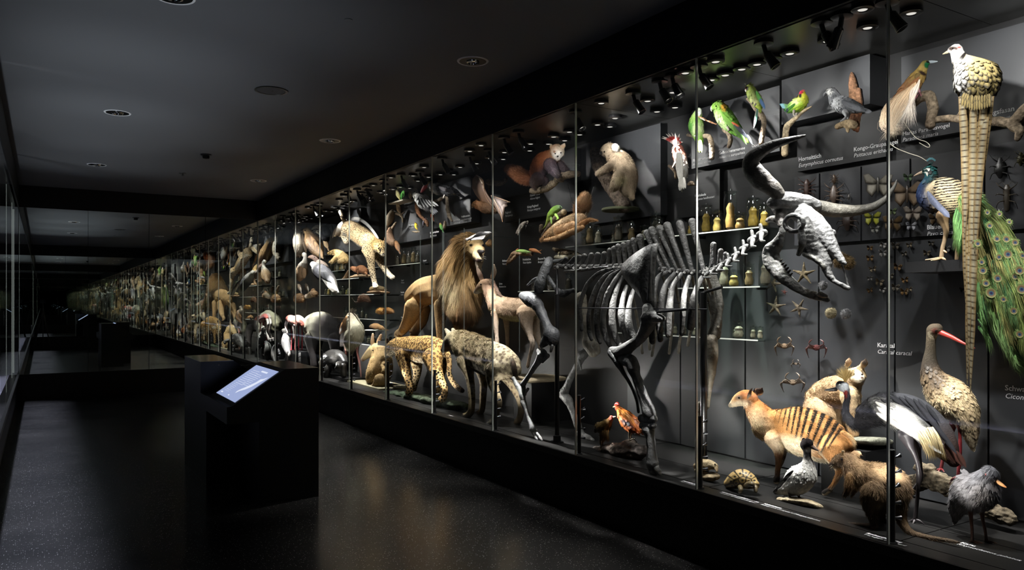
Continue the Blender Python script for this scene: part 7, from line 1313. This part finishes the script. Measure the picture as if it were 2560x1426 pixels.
# ceiling downlights and fittings
def downlight(label, u, v):
    p = on(u, v, CEIL); t = thing('downlight', label, 'ceiling light', p); R = .108; c = (p[0], p[1], CEIL)
    lathe('rim', [(R-.012, .002), (R-.012, -.004), (R, -.005), (R+.004, -.001), (R+.004, .002)], c, (0,0,1), M['rim'], t, 40)
    lathe('cup', [(R-.012, -.0025), (.06, -.002), (.0, -.0018)], c, (0,0,1), M['post'], t, 32); lathe('reflector', [(.05, -.003), (.046, -.012), (.034, -.016), (.03, -.007), (0, -.006)], c, (0,0,1), M['chrome'], t, 24); return t
for l, u, v in (('round recessed downlight on the ceiling, nearest and rightmost', 1182, 153), ('round recessed downlight on the ceiling, left in the middle', 294, 282), ('round recessed downlight on the ceiling, right of the middle', 825, 352), ('small far recessed downlight near the left wall', 242, 412), ('small far recessed downlight near the end corner', 646, 452), ('recessed downlight cut by the top edge of the photo', 436, -8)): downlight(l, u, v)
p = on(678, 226, CEIL); t = thing('ceiling_speaker', 'round grey loudspeaker grille flush in the ceiling', 'speaker', p); c = (p[0], p[1], CEIL); lathe('rim', [(.11, .002), (.125, -.002), (.13, -.006), (.112, -.007), (.11, -.004)], c, (0,0,1), M['soffit'], t, 36); lathe('grille', [(.11, -.004), (.06, -.005), (0, -.005)], c, (0,0,1), simple('grille', (.06,.06,.065), .8), t, 30); lathe('pin', [(.006, -.005), (.005, -.009), (0, -.0095)], (c[0]+.01, c[1]-.01, c[2]), (0,0,1), M['chrome'], t, 10)
p = on(515, 386, CEIL); t = thing('smoke_detector', 'dark smoke detector hanging under the ceiling', 'smoke detector', p); c = (p[0], p[1], CEIL); lathe('base', [(.06, 0), (.06, -.012), (.05, -.016)], c, (0,0,1), M['steel'], t, 24); lathe('chamber', [(.036, -.015), (.04, -.03), (.034, -.05), (.01, -.056), (0, -.057)], c, (0,0,1), M['post'], t, 20)
p = on(457, 433, CEIL); t = thing('sprinkler', 'tiny sprinkler head on the far ceiling', 'sprinkler', p); lathe('plate', [(.045, 0), (.04, -.006), (.012, -.008)], (p[0], p[1], CEIL), (0,0,1), M['steel'], t, 20); lathe('nozzle', [(.011, -.007), (.009, -.03), (.018, -.033), (0, -.035)], (p[0], p[1], CEIL), (0,0,1), M['chrome'], t, 12)
p = on(871, 49, CEIL); tag(lathe('sensor_disc', [(.024, 0), (.024, -.004), (.018, -.006), (0, -.006)], (p[0], p[1], CEIL), (0,0,1), M['ceil']), 'small flat round sensor on the ceiling near the top edge', 'sensor')
# information kiosk: two back-to-back sloping desks
M['kiosk'] = simple('kiosk_black', (.005, .005, .0055), .38, .5); M['kioskt'] = simple('kiosk_top', (.07, .066, .06), .14, .9)
k = thing('info_kiosk', 'black double information kiosk with a glowing sloped touch screen', 'kiosk', (1.43, 6.5, 0))
def prism(name, prof, y0, y1, mat, parent):
    n = len(prof); V = [(x, y0, z) for x, z in prof]+[(x, y1, z) for x, z in prof]; F = [tuple(range(n)), tuple(range(2*n-1, n-1, -1))]+[(i, n+i, n+(i+1) % n, (i+1) % n) for i in range(n)]
    return mesh_obj(name, V, F, mat, parent, smooth=False)
prism('near_desk', [(1.32,0),(1.754,0),(1.754,.958),(1.50,.958),(1.135,.716),(1.10,.712),(1.10,.59),(1.32,.59)], 5.60, 6.39, M['kiosk'], k)
prism('far_desk', [(1.10,0),(1.54,0),(1.54,.59),(1.754,.59),(1.754,.712),(1.72,.716),(1.36,.958),(1.10,.958)], 6.645, 7.47, M['kiosk'], k)
box('link_block', (1.10, 6.39, 0), (1.754, 6.645, .707), M['kiosk'], k)
box('top_plate', (1.50, 5.60, .958), (1.754, 6.39, .962), M['kioskt'], k); box('top_plate', (1.10, 6.645, .958), (1.36, 7.47, .962), M['kioskt'], k)
sa = math.atan2(.958-.716, 1.50-1.135)
def on_slope(s, y, h=0):  # s runs up the slope from the lip
    return (1.135+s*math.cos(sa)-h*math.sin(sa), y, .716+s*math.sin(sa)+h*math.cos(sa))
scr = quad('screen', [on_slope(.035, 5.645, .002), on_slope(.035, 6.33, .002), on_slope(.405, 6.33, .002), on_slope(.405, 5.645, .002)][::-1], M['screen'], k)
qs = []; fs = []
def ink(s0, s1, ya, yb):
    i = len(qs); qs.extend([on_slope(s0, ya, .0035), on_slope(s1, ya, .0035), on_slope(s1, yb, .0035), on_slope(s0, yb, .0035)]); fs.append((i, i+1, i+2, i+3))
ink(.352, .368, 5.82, 6.00)
for r in range(9):
    y = 6.22
    while y > 6.03-.02*(r % 3): w = RNG.uniform(.010, .03); ink(.345-.020*r, .349-.020*r, y-w, y); y -= w+.006
for r in range(8):
    y = 6.02
    while y > 5.88-.01*(r % 2): w = RNG.uniform(.010, .028); ink(.300-.018*r+.02, .304-.018*r+.02, y-w, y); y -= w+.006
for r in range(6):
    for c_ in range(3): ink(.17-.016*r, .173-.016*r, 6.22-.05*c_-RNG.uniform(.02, .035), 6.22-.05*c_)
ink(.06, .072, 6.20, 6.26); ink(.06, .07, 5.96, 6.0)
mesh_obj('screen_text', qs, fs, M['screen_ink'], scr, smooth=False)
pr = np.array([(.10,5.90),(.13,5.87),(.16,5.80),(.20,5.75),(.25,5.72),(.29,5.69),(.33,5.68),(.30,5.73),(.29,5.78),(.25,5.79),(.21,5.83),(.18,5.86),(.15,5.90),(.12,5.92)]); mesh_obj('screen_drawing', [on_slope(a_, b_, .0035) for a_, b_ in pr], [tuple(range(len(pr)))], M['screen_ink'], scr, smooth=False)
quad('screen', [(1.72-.03, 6.69, .738), (1.72-.03, 7.42, .738), (1.40, 7.42, .933), (1.40, 6.69, .933)], M['post'], k)
# the photographer's tripod, seen only in the mirrors
t = thing('camera_tripod', 'black camera on a spread tripod, seen in the end mirror', 'tripod', (0, -.12, 0))
box('camera_body', (-.07, -.17, CAMH-.055), (.07, -.09, CAMH+.05), M['post'], t, bev=.006); lathe('lens_barrel', [(.036, 0), (.036, .05), (.040, .055), (.040, .075), (.030, .075)], (0, -.10, CAMH), (SI, CO, 0), M['post'], t, 20) if False else None
rod('head_column', (0, -.13, 1.10), (0, -.13, CAMH-.055), .018, M['post'], t)
for an in (.6, 2.7, 4.75): rod('leg', (0, -.13, 1.16), (.26*math.cos(an), -.13+.26*math.sin(an), .005), .014, M['post'], t)
# ------------------------------------------------------------------ lit spot heads of the right-hand vitrine
def aim(u, v, x, level, size, dy=.3, xs=3.15, blend=.9, col=(1, .98, .96)):
    """a soffit spot trained on an exhibit; its lamp is dimmed by distance so that 'level' is the light that arrives"""
    t = at(u, v, x); l = np.array([xs, float(np.clip(t[1]+dy, REAR+.1, LEN-.1)), SOFFIT-.17]); d2 = ((t-l)**2).sum()
    return spot(l, t, level*d2/2.0, size, blend, col)
AIMS = [ # u, v, x, level, beam, dy
 (1620,1000,3.15,200,9,.6,3.12),(1560,800,3.15,120,9,.6,3.12),(1345,880,3.18,260,9,.6,3.12),(1385,770,3.2,130,10,.6,3.12),(1335,1040,3.19,190,9,.6,3.12),(1625,1110,3.15,190,8,.6,3.12),
 (1890,1030,3.60,80,24,.45),(2000,1080,3.63,75,26,.35),(2090,1090,3.65,50,24,.3),(2120,950,3.84,46,20,.25),(2040,1000,3.80,28,24,.3),(1870,960,3.95,230,26,.15,3.62),(2010,900,3.95,70,34,.15,3.62),(1650,930,3.95,80,30,.15,3.64),(1800,1080,3.95,80,24,.15,3.64),
 (2230,1030,3.56,45,22,.3),(2330,1080,3.60,55,20,.3),(2380,960,3.74,38,20,.3),(2345,850,3.74,50,16,.3),(2450,1250,3.47,15,22,.3),(2470,1240,3.40,12,20,.5),(2190,1200,3.32,36,22,.35),(2310,1230,3.74,40,22,.3),(1985,1170,3.35,55,16,.2),(1855,1200,3.3,40,12,.2),(1765,1180,3.31,30,12,.2),(2170,1120,3.84,50,14,.2),
 (1560,1070,3.34,70,10,.25),(2440,210,3.6,56,30,.45),(2400,330,3.55,36,30,.4),(2280,230,3.65,60,36,.4),(2560,170,3.93,110,44,.0),(2290,150,3.93,16,40,.1),(2430,480,3.6,16,30,.3),(2430,640,3.6,6,24,.3),(2500,640,3.6,52,26,.3),(2540,780,3.6,58,26,.3),(2470,560,3.6,42,24,.3),(2340,500,3.7,55,24,.25),(2345,600,3.7,45,20,.25),
 (2110,260,3.7,60,44,.4),(2170,190,3.82,100,24,-.02),(1990,260,3.7,60,40,.35),(1890,250,3.7,55,40,.35),(1830,310,3.7,60,36,.35),(1745,330,3.7,55,32,.35),(1690,410,3.7,75,28,.35),(1850,270,3.87,45,60,.1),(2010,230,3.82,30,36,.15),
 (2030,600,3.35,85,22,.3),(1940,540,3.3,40,24,.3),(1900,420,3.2,5,30,.2),(1960,700,3.3,34,18,.2),(1780,690,3.33,60,20,.3),(1690,640,3.35,55,24,.3),(1600,660,3.25,50,26,.35),(1500,700,3.25,46,26,.35),(1430,640,3.3,45,26,.35),(1590,860,3.16,60,9,.15,3.115),(1620,1080,3.15,80,7,.15,3.115),(1340,720,3.25,46,20,.3),(1335,930,3.2,130,9,.15,3.115),(1450,880,3.5,30,14,.15,3.6),(1780,800,3.5,40,18,.15,3.6),
 (2100,470,3.94,40,12,.1),(2030,460,3.94,30,10,.1),(2220,530,3.92,20,30,.2),(2500,440,3.92,20,30,.1),(1980,720,3.9,26,26,.2),(1960,880,3.9,40,24,.2),
 (1550,420,3.65,60,30,.4),(1620,350,3.90,110,44,-.15),(1390,400,3.6,75,28,.35),(1300,430,3.6,55,24,.3),(1430,560,3.6,70,20,.35),(1380,560,3.6,55,14,.2),(1450,510,3.6,50,16,.2),(1300,640,3.65,50,16,.2),(1410,635,3.7,40,14,.2),
 (1225,500,3.6,60,28,.35),(1265,530,3.55,60,20,.3),(1120,490,3.6,34,30,.35),(1060,510,3.62,70,26,.35),(1160,480,3.86,80,30,-.05,3.3),(1000,490,3.65,70,24,.3),(1045,575,3.68,50,18,.2),(1105,570,3.68,50,16,.2),
 (1190,640,3.55,100,16,.45),(1150,720,3.55,80,20,.5),(1060,740,3.55,75,22,.4),(1110,800,3.5,50,20,.4),(1210,590,3.42,60,14,.3),(1225,720,3.5,70,18,.35),(1290,800,3.5,55,20,.3),(1265,850,3.5,60,16,.3),
 (1060,880,3.38,95,20,.35),(1110,950,3.40,80,18,.2),(1010,900,3.4,70,18,.3),(1160,880,3.30,80,24,-.5),(1130,860,3.30,60,20,.5),(1250,910,3.33,45,20,.3),(1290,930,3.36,50,18,.2),(930,900,3.5,70,20,.3),(880,840,3.5,90,20,.3),(935,950,3.45,55,20,.2),
 (920,600,3.58,90,24,.3),(955,650,3.58,85,18,.3),(935,700,3.58,60,16,.2),(880,560,3.6,60,30,.2),(975,560,3.7,60,24,.3),(890,680,3.72,60,18,.2),(845,640,3.66,70,20,.2),(820,690,3.5,95,20,.3),(785,610,3.56,90,22,.3),(745,600,3.58,90,22,.2),(765,680,3.48,80,18,.2),(890,540,3.88,120,40,-.1),
 (800,790,3.6,100,22,.3),(770,850,3.6,80,20,.2),(845,910,3.40,90,18,.2),(740,810,3.45,110,20,.2),(700,860,3.32,90,20,.1),(960,775,3.8,60,14,.2),(945,820,3.8,60,14,.2),(900,750,3.78,55,14,.2),(720,740,3.5,70,30,.1)]
for i, q in enumerate(AIMS):
    k = 1.45 if q[0] < 1000 else .42 if q[1] < 520 and q[2] < 3.8 and q[0] > 1640 else .6 if q[1] < 520 and q[2] < 3.8 else .46 if q[2] < 3.36 and 1300 < q[0] < 2050 and q[1] < 860 else 1
    aim(q[0], q[1], q[2], q[3]*k*.85, min(70, q[4]*1.3), dy=q[5] if abs(q[5]) < .2 else q[5]*(1.5 if i % 3 else -1.2), xs=q[6] if len(q) > 6 else 3.15)

# added fill light, an even row of weak wide floods along the front of the soffit
for yy in np.arange(1.6, 13.1, .575): spot((3.16, yy, SOFFIT-.16), (3.62, yy+.05, 1.55), 6*(2.6 if yy > 7.5 else 1), 125, 1, (1, .99, .97), .05)
